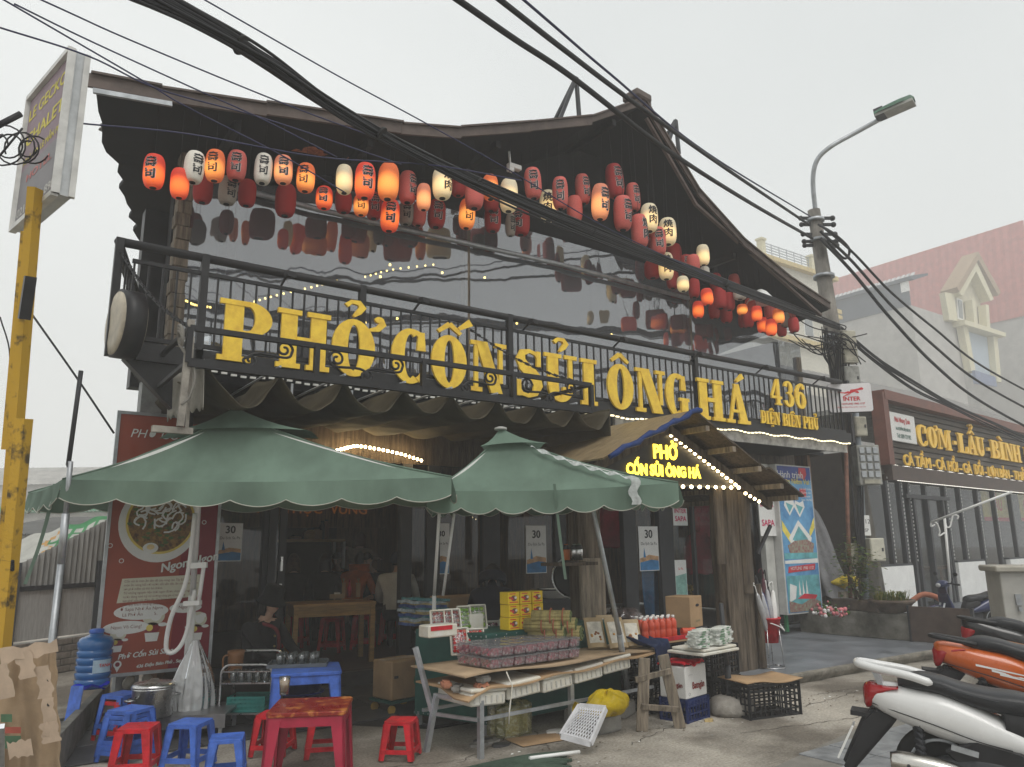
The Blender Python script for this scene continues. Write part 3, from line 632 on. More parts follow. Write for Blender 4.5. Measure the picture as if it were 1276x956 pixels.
# ============================================================ PARASOLS
K_green = cloth_mat('green_parasol_cloth', (.165, .24, .19), .28, .3, 1.6, .8, (1, 1, .5), .4, 5)
K_trim = cloth_mat('pale_hem_tape', (.5, .5, .44), .2)
def parasol(label, cor, apex, vc, vh=.19, nsc=(8, 6, 8, 6), cap=.34):
    """square canopy between four rim corners, with vent cap and a scalloped valance"""
    t = thing('parasol', label, 'parasol')
    cen = Vector(apex); cs = [Vector(c) for c in cor]
    b = B(); N = 14
    for k in range(4):
        a, c = cs[k], cs[(k+1) % 4]
        def pan(u, v, a=a, c=c):
            e = vlerp(a, c, u); e = e-Vector((0, 0, .03*math.sin(math.pi*u)))
            p0 = vlerp(cen, e, .10)
            p = vlerp(p0, e, v); s = .05*math.sin(math.pi*v)+.05*v*math.sin(math.pi*u)*(1-v)
            return p-Vector((0, 0, s+.010*math.sin(u*9+v*5)*math.sin(v*3.1)))
        b.grid(pan, N, N)
    b.build('canopy', K_green, t)
    for k in range(4):
        a, c = cs[k], cs[(k+1) % 4]; n = nsc[k]; out = Vector(((c-a).y, -(c-a).x, 0)).normalized()
        if out.dot((a+c)/2-cen) < 0: out = -out
        def val(u, v, a=a, c=c, n=n, out=out):
            e = vlerp(a, c, u)-Vector((0, 0, .03*math.sin(math.pi*u)))
            d = vh*(.74+.26*abs(math.sin(math.pi*n*u))**.8)
            return e+Vector((0, 0, .004-d*v))+out*(.02*v+.025*v*math.sin(2*math.pi*n*u*.5+k))
        b = B().grid(val, n*10, 4); b.build('valance', K_green, t)
        B().tube([val(i/(n*10), 1) for i in range(n*10+1)], .0045, 5).build('hem', K_trim, t)
    b = B(); ca = cen+Vector((0, 0, .09)); rim = [vlerp(cen, c, cap)+Vector((0, 0, .06)) for c in cs]
    for k in range(4):
        a, c = rim[k], rim[(k+1) % 4]
        b.grid(lambda u, v, a=a, c=c: vlerp(ca, vlerp(a, c, u)+Vector((0, 0, .02*math.sin(math.pi*u))), v)-Vector((0, 0, .03*math.sin(math.pi*v))), 8, 5)
    b.build('vent_cap', K_green, t)
    B().lathe([(.06, -.02), (.06, .0), (.03, .01)], 12, tuple(ca)).build('finial', mat('grey_finial', (.4, .4, .38), .5), t)
    for k in range(4):
        B().tube([vlerp(cen, cs[k], q)+Vector((0, 0, .006-.05*math.sin(math.pi*(q-.1)/.9))) for q in (.1, .2, .35, .5, .65, .8, .9, 1)], .008, 5).build('seam', K_green, t)
        B().bar(cen-Vector((0, 0, .05)), vlerp(cen, cs[k], .97)-Vector((0, 0, .07)), .022, .03).build('rib', K_white, t)
    return t
c1 = [(.59, 7.06, 2.15), (3.23, 5.44, 2.15), (4.3, 7.3, 2.22), (.475, 9.0, 2.16)]
ap1 = ond(292, 520, 6.7)
u1 = parasol('larger left green parasol with scalloped hem over the stools and red banner', c1, ap1, None, .2, (7, 5, 7, 6))
pz = onz(228, 905, 0); pe = ond(246, 640, 6.9)
B().tube([pz+Vector((0, 0, .03)), ond(240, 742, 6.98)], .036, 12).tube([ond(240, 742, 6.98), ond(247, 630, 6.88), ap1-Vector((.0, 0, .1))], .026, 12).build('pole', K_white, u1)
B().tube(spline([ond(243, 735, 6.93), ond(232, 790, 6.9), ond(218, 812, 6.85), ond(207, 808, 6.85), ond(213, 770, 6.85), ond(233, 720, 6.88), ond(243, 640, 6.85)], 5), .02, 8).tube([ond(254, 705, 6.9), ond(247, 755, 6.9)], .018, 8).bar(ond(238, 705, 6.88), ond(258, 704, 6.88), .03, .05).bar(ond(230, 752, 6.9), ond(250, 751, 6.9), .06, .04).build('crank_strut', K_white, u1)
st = B().grid(lambda u, v: ond(lerp(66, 28, v)+u*5+4*math.sin(3*v), lerp(603, 728, v), 6.55), 1, 8).build('tie_strap', K_green, u1)
gp = ond(78, 602, 6.1)
B().tube([onz(45, 962, 0)*.99, ond(76, 702, 6.0)], .026, 10).tube([ond(76, 702, 6.0), ond(82, 640, 6.05)], .03, 10).build('corner_pole', K_galv, u1)
B().tube([ond(82, 640, 6.05), ond(88, 575, 6.1)], .02, 8).tube([ond(85, 580, 6.1), ond(101, 462, 6.2)], .018, 8, 1).ball(ond(86, 578, 6.1), (.02, .02, .04), 1).build('pole_extension', [K_galv, K_dark], u1)
ap2 = ond(624, 545, 7.25)
f2l, f2r = ond(533, 612, 6.75), ond(845, 602, 6.35)
bk = (-CF.x, -CF.y); bd_ = Vector((CF.x, CF.y, 0)).normalized()
c2 = [f2l, f2r, f2r+bd_*1.65+Vector((-.25, 0, .05)), f2l+bd_*1.9+Vector((.1, 0, .05))]
u2 = parasol('right green parasol patched with white tape beside the porch sign', c2, ap2, None, .2, (7, 5, 7, 5), .3)
B().tube([ond(772, 790, 6.9), ond(738, 630, 7.2), ap2-Vector((0, 0, .1))], .024, 10).tube([onz(785, 880, 0), ond(772, 790, 6.9)], .028, 10).build('pole', K_galv, u2)
B().tube([ond(541, 742, 7.3), ond(548, 630, 7.1)], .016, 8).tube([ond(552, 742, 7.3), ond(566, 640, 7.2)], .014, 8).tube([ond(541, 742, 7.3), ond(540, 860, 7.6)], .02, 8).build('strut', K_white, u2)
B().grid(lambda u, v: ond(lerp(689, 703, v)+u*3.5, lerp(603, 722, v**.9), 6.50), 1, 8).build('tie_strap', K_green, u2)
te = vlerp(f2l, f2r, .83)
def tape(u, v):
    if v < .8:
        t = lerp(.26, 1, v/.8); p = vlerp(ap2, vlerp(f2l, f2r, .83+.05*(u-.5)*(1.6-t)), t)
        return p+Vector((0, 0, .05-.05*math.sin(math.pi*t)+.014*math.sin(v*46+u*4)))-bd_*.02
    t = (v-.8)/.2; return vlerp(f2l, f2r, .83+.035*(u-.5)+.008*math.sin(t*9))-bd_*.05+Vector((0, 0, lerp(.05, -.17, t)))
B().grid(tape, 3, 40).build('tape_patch', cloth_mat('crinkled_white_tape', (.5, .53, .52), .2, .3, 20), u2)
# ============================================================ PORCH with its own little gable
K_bark = mat('split_log_wood', (.075, .055, .04), .85, var=.5, vs=3, bump=.8, bs=9, st=(9, 9, .8), col2=(.17, .135, .10))
K_rusttin = mat('weathered_roof_boards', (.24, .17, .09), .35, var=.4, vs=5, bump=.3, bs=14, st=(1, 9, 1), col2=(.38, .29, .17))
porch = thing('entrance_porch', 'small timber gabled porch with log columns, rafters and black sign board', 'porch')
YP0, YP1 = 5.6, 7.7
rdg, eR, eL = ony(866, 515, YP0), ony(998, 618, YP0), ony(757, 572, YP0)
eL = rdg+Vector((eL.x-rdg.x, 0, 0)) + Vector((0, 0, eL.z-rdg.z))
for nm, e, mt in (('roof_board', eR, K_wood), ('roof_board', eL, K_rusttin)):
    d = Vector((e.x-rdg.x, 0, e.z-rdg.z)); L_ = d.length; n_ = 6
    for i in range(n_):
        a = rdg+d*(i/n_-.0); b_ = rdg+d*((i+1)/n_+.02)
        b = B(); up = Vector((-d.z, 0, d.x)).normalized(); up = up if up.z > 0 else -up
        j0, j1 = rnd.uniform(-.04, .03), rnd.uniform(-.05, .05)
        A0, A1 = a+up*(.012 if i % 2 else .02), b_+up*(.008 if i % 2 else .012)
        vs = [(A0.x, YP0+j0, A0.z), (A1.x, YP0+j0, A1.z), (A1.x, YP1+j1, A1.z), (A0.x, YP1+j1, A0.z)]
        vs += [(x+up.x*.018, y, z+up.z*.018) for x, y, z in vs]
        b.add(vs, [(3, 2, 1, 0), (4, 5, 6, 7), (0, 1, 5, 4), (1, 2, 6, 5), (2, 3, 7, 6), (3, 0, 4, 7)]).build(nm, mt, porch)
d = eR-rdg
for t in (.12, .36, .6, .82, .97):
    p = rdg+d*t; B().bar((p.x, YP0+.02, p.z-.045), (p.x, YP1, p.z-.045), .06, .06).build('purlin', K_plank, porch)
for e in (eR, eL):
    d = e-rdg
    B().bar((rdg.x, YP0+.42, rdg.z-.12), (rdg.x+d.x*.98, YP0+.42, rdg.z+d.z*.98-.12), .06, .1).build('rafter', K_bark, porch)
# blue tarp roll along the left verge
tp = [rdg+Vector((.06, -.03, .03))]+[rdg+(eL-rdg)*(k/14)+Vector((0, -.04+.012*math.sin(k*2.3), .03+.014*math.sin(k*1.7))) for k in range(15)]
B().tube(tp, [.03+.009*math.sin(k*2.9) for k in range(16)], 8).build('tarp_roll', cloth_mat('blue_tarp', (.02, .045, .16), .1, .3, 12, .5, bump=.5), porch)
# black gable board carrying the neon words
YG = YP0+.47
gl, gr = rdg+(eL-rdg)*.98, rdg+(eR-rdg)*.62
zb0 = ony(880, 607, YG).z
B().prism([(rdg.x, rdg.z-.05), (gr.x, gr.z-.05), (gr.x, zb0), (gl.x+.25, zb0), (gl.x, gl.z-.05)][::-1], 0, .03, 0, Matrix(((1, 0, 0, 0), (0, 0, -1, YG), (0, 1, 0, 0), (0, 0, 0, 1)))).build('sign_board', mat('black_sign_board', (.02, .017, .014), .5, var=.3), porch)
K_neon = emat('yellow_neon', (1, .72, .06), 3.2)
Mg = frame_m((0, YG-.032, 0), (1, 0, 0), (0, -1, 0))
ns = thing('neon_sign', 'glowing yellow outlined words PHỞ CỐN SỦI ÔNG HÁ on the porch gable board', 'neon sign')
c0, c1_ = ony(826, 572, YG), ony(825, 593.5, YG)
for body, c, size, sx, nm in (('PHỞ', c0, .215, .92, 0), ('CỐN SỦI ÔNG HÁ', c1_, .165, .86, 0)):
    b = B(); put_text(b, body, Mg, (c.x, c.z), size, 0, .012, neon=.0085, sx=sx); b.build('neon_word', K_neon, ns)
# bulbs on the porch
bs = thing('bulb_string', 'string of warm bulbs along the porch gable edge and sill', 'string lights')
bb = B(); bw = B()
P1, P2 = ony(834, 543, YG-.03), ony(914, 604, YG-.03)
for k in range(15): bb.ball(vlerp(P1, P2, k/14)+Vector((0, -.03, 0)), .021, 0, 6, 4)
bw.tube([P1, P2], .006, 4)
P1, P2 = ony(838, 606.5, YG-.03), ony(918, 608, YG-.03)
for k in range(9): bb.ball(vlerp(P1, P2, k/8)+Vector((0, -.03, 0)), .021, 0, 6, 4)
bw.tube([P1, P2], .006, 4)
P1, P2 = ony(929, 615, YG-.3), ony(946, 625, YG-.3)
for k in range(4): bb.ball(vlerp(P1, P2, k/3), .019, 0, 6, 4)
bw.tube([P1, P2], .006, 4)
tag(bb.build('bulb', K_bulb, bs), kind='stuff'); bw.build('wire', K_cable, bs)
# log columns: rough, split, tapering
def log_col(cx, cy, w, d, z0, z1, seed):
    r_ = random.Random(seed); n = 28; b = B(); vs = []; lv = 26
    ph = [r_.uniform(0, 6.28) for _ in range(6)]
    for j in range(lv+1):
        z = lerp(z0, z1, j/lv)
        for i in range(n):
            a = 2*math.pi*i/n; c, s = math.cos(a), math.sin(a); q = max(abs(c), abs(s)); k = .55+.45/q
            rr = k*(1+.05*math.sin(3*a+ph[0])+.04*math.sin(7*a+ph[1]+z*.7)+.025*math.sin(11*a+ph[2]+z*2)+.02*math.sin(z*5+ph[3]+a))
            vs.append((cx+c*rr*w/2*.92, cy+s*rr*d/2*.92, z))
    fs = [(j*n+i, j*n+(i+1) % n, (j+1)*n+(i+1) % n, (j+1)*n+i) for j in range(lv) for i in range(n)]+[tuple(range(lv*n, lv*n+n))]
    return b.add(vs, fs, 0, False)
ca, cb = ony(905, 740, 6.15).x, ony(945, 740, 6.15).x
log_col((ca+cb)/2, 6.25, cb-ca+.04, .3, .12, 2.3, 3).build('column', K_bark, porch)
for (px, w, z0, z1) in ((899, .14, 1.35, 2.25), (930, .15, 1.0, 2.2), (941, .1, .14, 1.1)):
    x = ony(px, 680, 6.08).x; log_col(x, 6.09, w, .07, z0, z1, px).build('bark_slab', K_bark, porch)
ca, cb = ony(727, 740, 6.3).x, ony(762, 740, 6.3).x
log_col((ca+cb)/2-.03, 6.45, cb-ca, .26, .1, 2.45, 8).build('column', K_bark, porch)
xa, xb = ony(726, 720, 6.2).x, ony(757, 720, 6.2).x
B().box(((xa+xb)/2, 6.25, .78), (xb-xa, .05, 1.35)).build('plank_casing', K_plank, porch, bevel=.01)
B().bar(ony(944, 690, 6.0), ony(960, 655, 6.0), .03, .04).build('brace', K_dark, porch)
# ============================================================ BANNER (flat print, standing at the left end)
YBN = 8.25
ba, bz = ony(121, 800, YBN), ony(262, 800, YBN)
bx0, bx1 = ba.x, bz.x; bz0, bz1 = .46, 2.92; bw_, bh = bx1-bx0, bz1-bz0
bn = thing('menu_banner', 'tall red banner with noodle bowl picture in a silver frame at the left end', 'banner', (bx0, YBN, 0))
Mb = Matrix(((1, 0, 0, 0), (0, 0, -1, 0), (0, 1, 0, 0), (0, 0, 0, 1)))
KB = [mat('banner_orange_red', (.33, .065, .035), .5, var=.06), mat('banner_crimson', (.22, .008, .022), .5, var=.06), K_paper, mat('bowl_broth', (.16, .06, .02), .5, var=.6, vs=30, col2=(.35, .2, .05)), mat('banner_cream', (.62, .60, .48), .6, var=.05), K_ink, mat('herb_green_print', (.07, .14, .03), .6, var=.4, vs=30), mat('egg_print', (.8, .62, .3), .6), mat('banner_yellow', (.7, .55, .12), .6), mat('banner_redbrown', (.2, .05, .03), .6)]
b = B()
b.prism([(0, bz0), (bw_*.62, bz0), (bw_*.72, bz1), (0, bz1)], 0, .012, 0, Mb).prism([(bw_*.62, bz0), (bw_, bz0), (bw_, bz1), (bw_*.72, bz1)], 0, .012, 1, Mb)
b.build('print', KB, bn)
fr = B()
for x in (0, bw_): fr.box((x, -.004, (bz0+bz1)/2), (.03, .04, bh+.03))
for z in (bz0, bz1): fr.box((bw_/2, -.004, z), (bw_, .036, .03))
fr.build('frame', K_galv, bn)
def bxy(px, py): p = ony(px, py, YBN); return (p.x-bx0, p.z)
b = B()
c = bxy(199, 652); rx = .37
b.prism(ell(c[0], c[1], rx, rx*1.02, 40), .012, .014, 2, Mb).prism(ell(c[0]+.01, c[1]+.02, rx*.86, rx*.86, 40), .014, .0155, 8, Mb).prism(ell(c[0]+.01, c[1]+.02, rx*.80, rx*.80, 40), .0155, .017, 3, Mb)
k = 0
for i in range(60):
    a, r = rnd.uniform(0, 6.28), rx*.74*rnd.uniform(.2, 1)
    x, y = c[0]+r*math.cos(a), c[1]+r*math.sin(a)*.95; s = rnd.uniform(.008, .018); k += 1
    b.prism([(x+s*1.6*math.cos(q), y+s*math.sin(q)) for q in (0, 1.2, 2.5, 3.6, 5)], .017, .0172+k*.00003, 6, Mb)
for i in range(34):
    a = rnd.uniform(0, 6.28); x, y = c[0]+rnd.uniform(-.2, .2), c[1]+.05+rnd.uniform(-.1, .17); l = rnd.uniform(.08, .17); k += 1
    P = [(x+l*(t-.5)*math.cos(a)-.04*math.sin(a)*math.sin(3*t), y+l*(t-.5)*math.sin(a)+.04*math.cos(a)*math.sin(3*t)) for t in (0, .25, .5, .75, 1)]
    for qd in G_stroke(P, .016): b.prism(qd, .018, .0182+k*.00004, 2, Mb)
e = bxy(187, 683); b.prism(ell(e[0], e[1], .07, .05, 20), .019, .0215, 2, Mb).prism(ell(e[0]+.0, e[1]+.01, .035, .026, 16), .0215, .0225, 7, Mb)
Mt = frame_m((0, -.014, 0), (1, 0, 0), (0, -1, 0))
def slant(deg): return Mt
def btxt(body, px, py, size, m=2, rot=0, **kw):
    x, y = bxy(px, py); vs, fs = text_mesh(body, size, **kw); ca_, sa_ = math.cos(rad(rot)), math.sin(rad(rot))
    b.add([(x+(u+.25*v)*ca_-v*sa_, y+(u+.25*v)*sa_+v*ca_, w+.010) for u, v, w in vs], fs, m, False, Mt)
btxt('Ngon Ngon', 236, 705, .115, 2, 12, bold=.004)
q0, q1 = bxy(142, 752), bxy(240, 716)
b.prism([(q0[0]+.02, q0[1]), (q1[0]+.06, q0[1]+.03), (q1[0]+.09, q1[1]), (q0[0]+.05, q1[1]-.02)], .012, .0145, 4, Mb)
for i, ln in enumerate(('Cốn sủi là món ăn dân dã của vùng cao Tây Bắc, là một', 'món ăn nóng hổi với nước sốt sền sệt, ăn cùng khoai giòn', 'sợi phở mềm và thịt bò thơm.', 'Từ những nguyên liệu tươi ngon được chọn mỗi ngày,', 'nước dùng ninh kỹ từ xương cùng gia vị núi rừng', 'bát phở cốn sủi đậm đà, ấm bụng giữa trời sương.', 'Mời quý khách thưởng thức món ngon của quán chúng tôi')):
    x, y = (q0[0]+.07, q1[1]-.055-.036*i); put_text(b, ln, Mt, (x, y), .030, 9, .0012, align='LEFT', sx=.93)
for (px, py, w, h, ln) in ((176, 762, .24, .075, ('Ở Sapa Nhớ Ăn Ngon', 'Là Phở Ăn Cốn Sủi')), (157, 782, .2, .06, ('Ngon Vô Cùng!',)), (231, 757, .15, .05, ('Ngon ...',))):
    x, y = bxy(px, py); b.prism(ell(x, y, w, h, 26), .012, .0148, 2, Mb)
    for i, t in enumerate(ln): put_text(b, t, Mt, (x, y+.012-.05*i+(.0 if len(ln) > 1 else -.02)), .042, 9, .0016)
# three plain cook figures (generic drawings)
for (px, py, s) in ((191, 772, 1), (246, 775, .85), (147, 793, .7)):
    x, y = bxy(px, py)
    for (dx, dy, rx_, ry_, mm, zz) in ((0, .03, .10, .085, 4, 0), (.02, .035, .05, .05, 2, 1), (-.05, .06, .04, .03, 2, 2), (.05, .07, .04, .03, 2, 3), (-.01, -.075, .075, .05, 1, 0), (-.03, -.075, .03, .03, 8, 2), (-.1, -.05, .04, .018, 2, 1), (.085, -.05, .04, .018, 2, 1)):
        b.prism(ell(x+dx*s, y+dy*s, rx_*s, ry_*s, 18), .012, .0146+.0006*zz, mm, Mb)
    b.prism([(x-.07*s, y-.12*s), (x+.06*s, y-.12*s), (x+.045*s, y-.2*s), (x-.055*s, y-.2*s)], .012, .0152, 2, Mb)
btxt('Phở Cốn Sủi Sapa', 181, 817, .066, 2, 3, bold=.0025)
btxt('436 Điện Biên Phủ , Sapa , Lào Cai', 210, 826.5, .041, 2, 3, bold=.002)
x, y = bxy(146, 828); b.prism(ell(x, y, .035, .035, 16), .012, .0145, 2, Mb).prism([(x-.025, y-.02), (x+.025, y-.02), (x, y-.07)], .012, .0143, 2, Mb).prism(ell(x, y, .02, .02, 12), .0145, .0155, 1, Mb)
for (px, py) in ((137, 680), (151, 699), (254, 651)):
    x, y = bxy(px, py)
    for qd in G_ring(x, y, .022, .022, .016, .016, 0, 360, 14): b.prism(qd, .012, .0142, 2, Mb)
btxt('PHỞ CỐN SỦI', 212, 548, .12, 2, 0)
b.build('picture', KB, bn)
# ============================================================ POSTERS in the windows
K_posterblue = mat('poster_blue', (.05, .2, .42), .5, var=.3, vs=6)
K_sand = mat('poster_sand', (.5, .3, .16), .5, var=.4, vs=10)
def poster(px, py0, py1, w, Y, label, num=1):
    a = ony(px, py0, Y); c = ony(px, py1, Y); h = a.z-c.z
    t = thing('poster', label, 'poster', (a.x, Y, c.z)); 
    B().box((w/2, 0, h/2), (w, .006, h)).build('sheet', K_paper, t)
    b = B(); M = Matrix(((1, 0, 0, 0), (0, 0, -1, -.003), (0, 1, 0, 0), (0, 0, 0, 1)))
    if num:
        b.prism([(0.01, .01), (w-.01, .01), (w-.01, h*.22), (w*.6, h*.25), (.01, h*.19)], 0, .002, 1, M)
        b.prism([(0.01, h*.18), (w*.5, h*.24), (w-.01, h*.21), (w-.01, h*.32), (w*.5, h*.36), (.01, h*.28)], 0, .0015, 2, M)
        b.prism([(w*.2, h*.3), (w*.33, h*.3), (w*.25, h*.52)], 0, .0022, 1, M)
        M2 = frame_m((0, -.003, 0), (1, 0, 0), (0, -1, 0))
        put_text(b, '30', M2, (w*.5, h*.74), w*.42, 0, .002, bold=w*.012); put_text(b, 'Du lịch Sa Pa', M2, (w*.5, h*.58), w*.155, 0, .002)
    b.build('print', [K_ink, K_posterblue, K_sand], t) if num else None
    return t
def pw(a, b_, y, Y): return ony(b_, y, Y).x-ony(a, y, Y).x
Yp = YD-.02
for (px, px1, y0, y1, lb) in ((272, 303, 652, 700, 'white anniversary poster in the window beside the red banner'), (540, 560, 652, 716, 'anniversary poster in the window left of the black parasol pole'), (655, 680, 655, 715, 'anniversary poster with blue sea at the middle window'), (795, 819, 656, 712, 'anniversary poster on the pane above the blue cloth'), (946, 961, 655, 716, 'small white and blue poster right of the porch column')):
    t = poster(px, y0, y1, pw(px, px1, y0, Yp), Yp, lb)
def flat_poster(px, px1, y0, y1, Y, label, paint):
    a = ony(px, y0, Y); c = ony(px1, y1, Y); w, h = c.x-a.x, a.z-c.z
    t = thing('poster', label, 'poster', (a.x, Y, c.z)); B().box((w/2, 0, h/2), (w, .006, h)).build('sheet', K_paper, t)
    b = B(); M2 = frame_m((0, -.0035, 0), (1, 0, 0), (0, -1, 0)); paint(b, M2, w, h); b.build('print', [K_redink, K_posterblue, mat('poster_sea_green', (.25, .45, .4), .5, var=.3, vs=9), mat('magenta_print', (.6, .02, .12), .5)], t)
def pt_inter(b, M, w, h):
    put_text(b, 'INTER', M, (w*.5, h*.72), w*.3, 3, .002, bold=w*.01); put_text(b, 'SAPA', M, (w*.5, h*.25), w*.34, 3, .002, bold=w*.01)
def pt_sea(b, M, w, h):
    b.prism([(.01, .01), (w-.01, .01), (w-.01, h*.62), (.01, h*.55)], 0, .002, 2, M); put_text(b, 'Sa Pa', M, (w*.5, h*.72), w*.2, 0, .002)
flat_poster(944, 968, 617, 668, 8.0, 'white poster with crimson INTER SAPA lettering right of the porch column', pt_inter)
flat_poster(838, 857, 633, 655, YD-.03, 'small white poster with crimson INTER lettering on the glass by the door', pt_inter)
flat_poster(840, 857, 698, 742, YD-.03, 'sea green landscape poster low on the glass by the door', pt_sea)
# ============================================================ TOUR LIGHTBOX
YT = 7.9
a, c = ony(967, 578, YT), ony(1026, 760, YT)
tx0, tx1 = ony(975, 680, YT).x, ony(1019, 680, YT).x; tz0, tz1 = ony(1000, 765, YT).z, ony(990, 580, YT).z; tw, th_ = tx1-tx0, tz1-tz0
tb = thing('advert_lightbox', 'tall blue travel advert lightbox with bus picture and white side panel', 'advert board', (tx0, YT, tz0))
KT = [mat('advert_sky_blue', (.05, .22, .52), .35, var=.25, vs=2.5, col2=(.16, .42, .68)), K_paper, mat('advert_red', (.55, .03, .05), .4), mat('advert_yellow', (.75, .62, .1), .4), mat('advert_teal', (.12, .38, .42), .4, var=.3, vs=6), mat('advert_deep_blue', (.03, .06, .28), .4, var=.3, vs=3), mat('advert_pink_flowers', (.5, .12, .16), .4, var=.5, vs=25, col2=(.3, .35, .25))]
B().box((tw/2, .12, th_/2), (tw, .22, th_)).build('box_body', mat('lightbox_casing', (.55, .55, .53), .5, var=.12), tb, bevel=.004)
b = B(); M = Matrix(((1, 0, 0, 0), (0, 0, -1, .008), (0, 1, 0, 0), (0, 0, 0, 1)))
def pr(P, z, m): b.prism([(x*tw, y*th_) for x, y in P], 0, .003+z*.001, m, M)
pr([(.03, .01), (.97, .01), (.97, .99), (.03, .99)], 0, 0); pr([(.03, .88), (.97, .9), (.97, .99), (.03, .99)], 1, 5)
pr([(.62, .93), (.78, .9), (.86, .94), (.84, .985), (.64, .985)], 2, 2); pr([(.62, .78), (.8, .78), (.8, .84), (.62, .84)], 2, 2)
for cx, cy in ((.28, .72), (.56, .71)): pr([(cx, cy-.07), (cx+.16, cy), (cx+.13, cy+.045), (cx+.03, cy+.03), (cx-.1, cy+.045), (cx-.14, cy)], 2, 1); pr([(cx, cy-.05), (cx+.11, cy), (cx-.09, cy+.02)], 3, 4)
pr([(.04, .62), (.04, .55), (.30, .44), (.30, .5)], 2, 3); pr([(.96, .64), (.96, .57), (.80, .5), (.80, .55)], 2, 3)
pr([(.2, .5), (.5, .62), (.85, .5), (.75, .42), (.3, .42)], 3, 1); pr([(.3, .49), (.5, .58), (.74, .49), (.6, .43)], 4, 4)
pr([(.2, .40), (.85, .40), (.9, .46), (.7, .49), (.35, .48), (.15, .45)], 5, 6); pr([(.04, .36), (.96, .36), (.96, .4), (.04, .4)], 4, 4); pr([(.04, .33), (.96, .33), (.96, .36), (.04, .35)], 4, 1)
pr([(.1, .27), (.85, .285), (.88, .325), (.13, .31)], 6, 2); pr([(.05, .02), (.95, .02), (.95, .25), (.05, .25)], 2, 4)
for x in (.35, .45, .55): pr([(x, .12), (x+.06, .12), (x+.03, .22)], 4, 1)
pr([(.06, .015), (.94, .015), (.94, .07), (.7, .1), (.4, .06), (.06, .09)], 5, 6); pr([(.3, .1), (.8, .09), (.86, .115), (.5, .13)], 6, 2); pr([(.08, .08), (.25, .1), (.3, .18), (.12, .2)], 5, 1)
M2 = frame_m((0, .005, 0), (1, 0, 0), (0, -1, 0))
put_text(b, 'Hành trình', M2, (tw*.38, th_*.91), tw*.17, 1, .006, bold=.002); put_text(b, 'Trọn Niềm Vui', M2, (tw*.5, th_*.87), tw*.13, 3, .006, bold=.002); put_text(b, 'HOTLINE 1900 1137', M2, (tw*.49, th_*.288), tw*.075, 1, .012)
for i in range(4): put_text(b, ('Xe chất lượng', 'Giường nằm', 'Limousine', 'Sapa - Hà Nội')[i], M2, (tw*.8, th_*(.83-.025*i)), tw*.055, 1, .006)
b.build('print', KT, tb)
B().box((-.13, .2, th_/2-.02), (.22, .1, th_+.05)).build('side_panel', mat('pale_tile_panel', (.5, .5, .47), .4, var=.12), tb)
B().box((.1, .12, -.12), (.05, .05, .3)).box((tw-.08, .12, -.12), (.05, .05, .3)).build('stand', mat('green_steel', (.04, .2, .09), .5), tb)
# ============================================================ UTILITY POLE, lamp, boxes
pole_x = lambda py: 0
pb0 = ony(1092, 760, 7.9); pt0 = ony(1014, 262, 7.9)
pole = thing('utility_pole', 'tall tapered concrete utility pole carrying cables and a street lamp', 'utility pole')
def pp(t): return vlerp(pb0-Vector((0, 0, .6)), pt0, t)
def pat(py):   # point on the pole axis seen at image row py
    lo_, hi_ = 0., 1.
    for _ in range(30):
        m_ = (lo_+hi_)/2; q = pp(m_)-CAM; yy = H/2-F*q.dot(CU)/q.dot(CF)
        if yy > py: lo_ = m_
        else: hi_ = m_
    return pp(lo_)
B().tube([pp(0), pp(1)], [.235, .115], 14).build('shaft', mat('stained_concrete_pole', (.17, .155, .135), .9, var=.5, vs=4, bump=.4, bs=30, st=(1, 1, .35), col2=(.30, .28, .25)), pole)
for py in (275, 300, 345, 420, 430): B().tube([pat(py)+Vector((0, 0, -.03)), pat(py)+Vector((0, 0, .03))], .17 if py < 310 else .2, 12).build('clamp_band', K_galv, pole)
b = B()
for i, py in enumerate((272, 280, 292, 301, 306)):
    p = pat(py); b.bar(p-CR*.30, p+CR*.36, .05, .05).ball(p+CR*.34, .055, 0, 8, 5).ball(p-CR*.28, .05, 0, 8, 5)
b.build('insulator', K_black, pole)
lamp = thing('street_lamp', 'curved-arm street lamp with green ribbed head on top of the utility pole', 'street lamp')
l0 = pat(285); arm = [l0+Vector((0, -.02, 0)), ony(1016, 262, 7.85), ony(1013, 225, 7.75), ony(1018, 200, 7.6), ony(1035, 183, 7.35), ony(1065, 166, 7.0), ony(1096, 149, 6.6)]
B().tube(spline(arm, 6), .045, 10).build('arm', K_galv, lamp)
h0, h1 = ony(1092, 147, 6.6), ony(1140, 126, 5.95)
ax = (h1-h0).normalized(); sd_ = ax.cross(Vector((0, 0, 1))).normalized(); up_ = sd_.cross(ax)
Mh = Matrix(((ax.x, sd_.x, up_.x, h0.x), (ax.y, sd_.y, up_.y, h0.y), (ax.z, sd_.z, up_.z, h0.z), (0, 0, 0, 1))); LH = (h1-h0).length
b = B(); b.grid(lambda u, v: ((u*LH), (.17*(1-.35*max(0, u-.7)/.3-.1*(u < .1)))*math.cos(math.pi*v)*(1 if u < .97 else .6), .01+.14*math.sin(math.pi*v)*(.75+.25*math.sin(min(1, u*1.6)*math.pi/2))*(1 if u < .95 else .6)), 16, 12, M=Mh)
b.build('lamp_head', mat('green_lamp_cover', (.07, .15, .10), .55, var=.4, vs=9), lamp)
B().box((LH*.5, 0, -.01), (LH*.96, .28, .05), M=Mh).build('lamp_glass', mat('dusty_lamp_glass', (.35, .35, .32), .3), lamp)
B().box((.08, 0, .04), (.16, .26, .16), M=Mh).build('lamp_socket', K_dark, lamp)
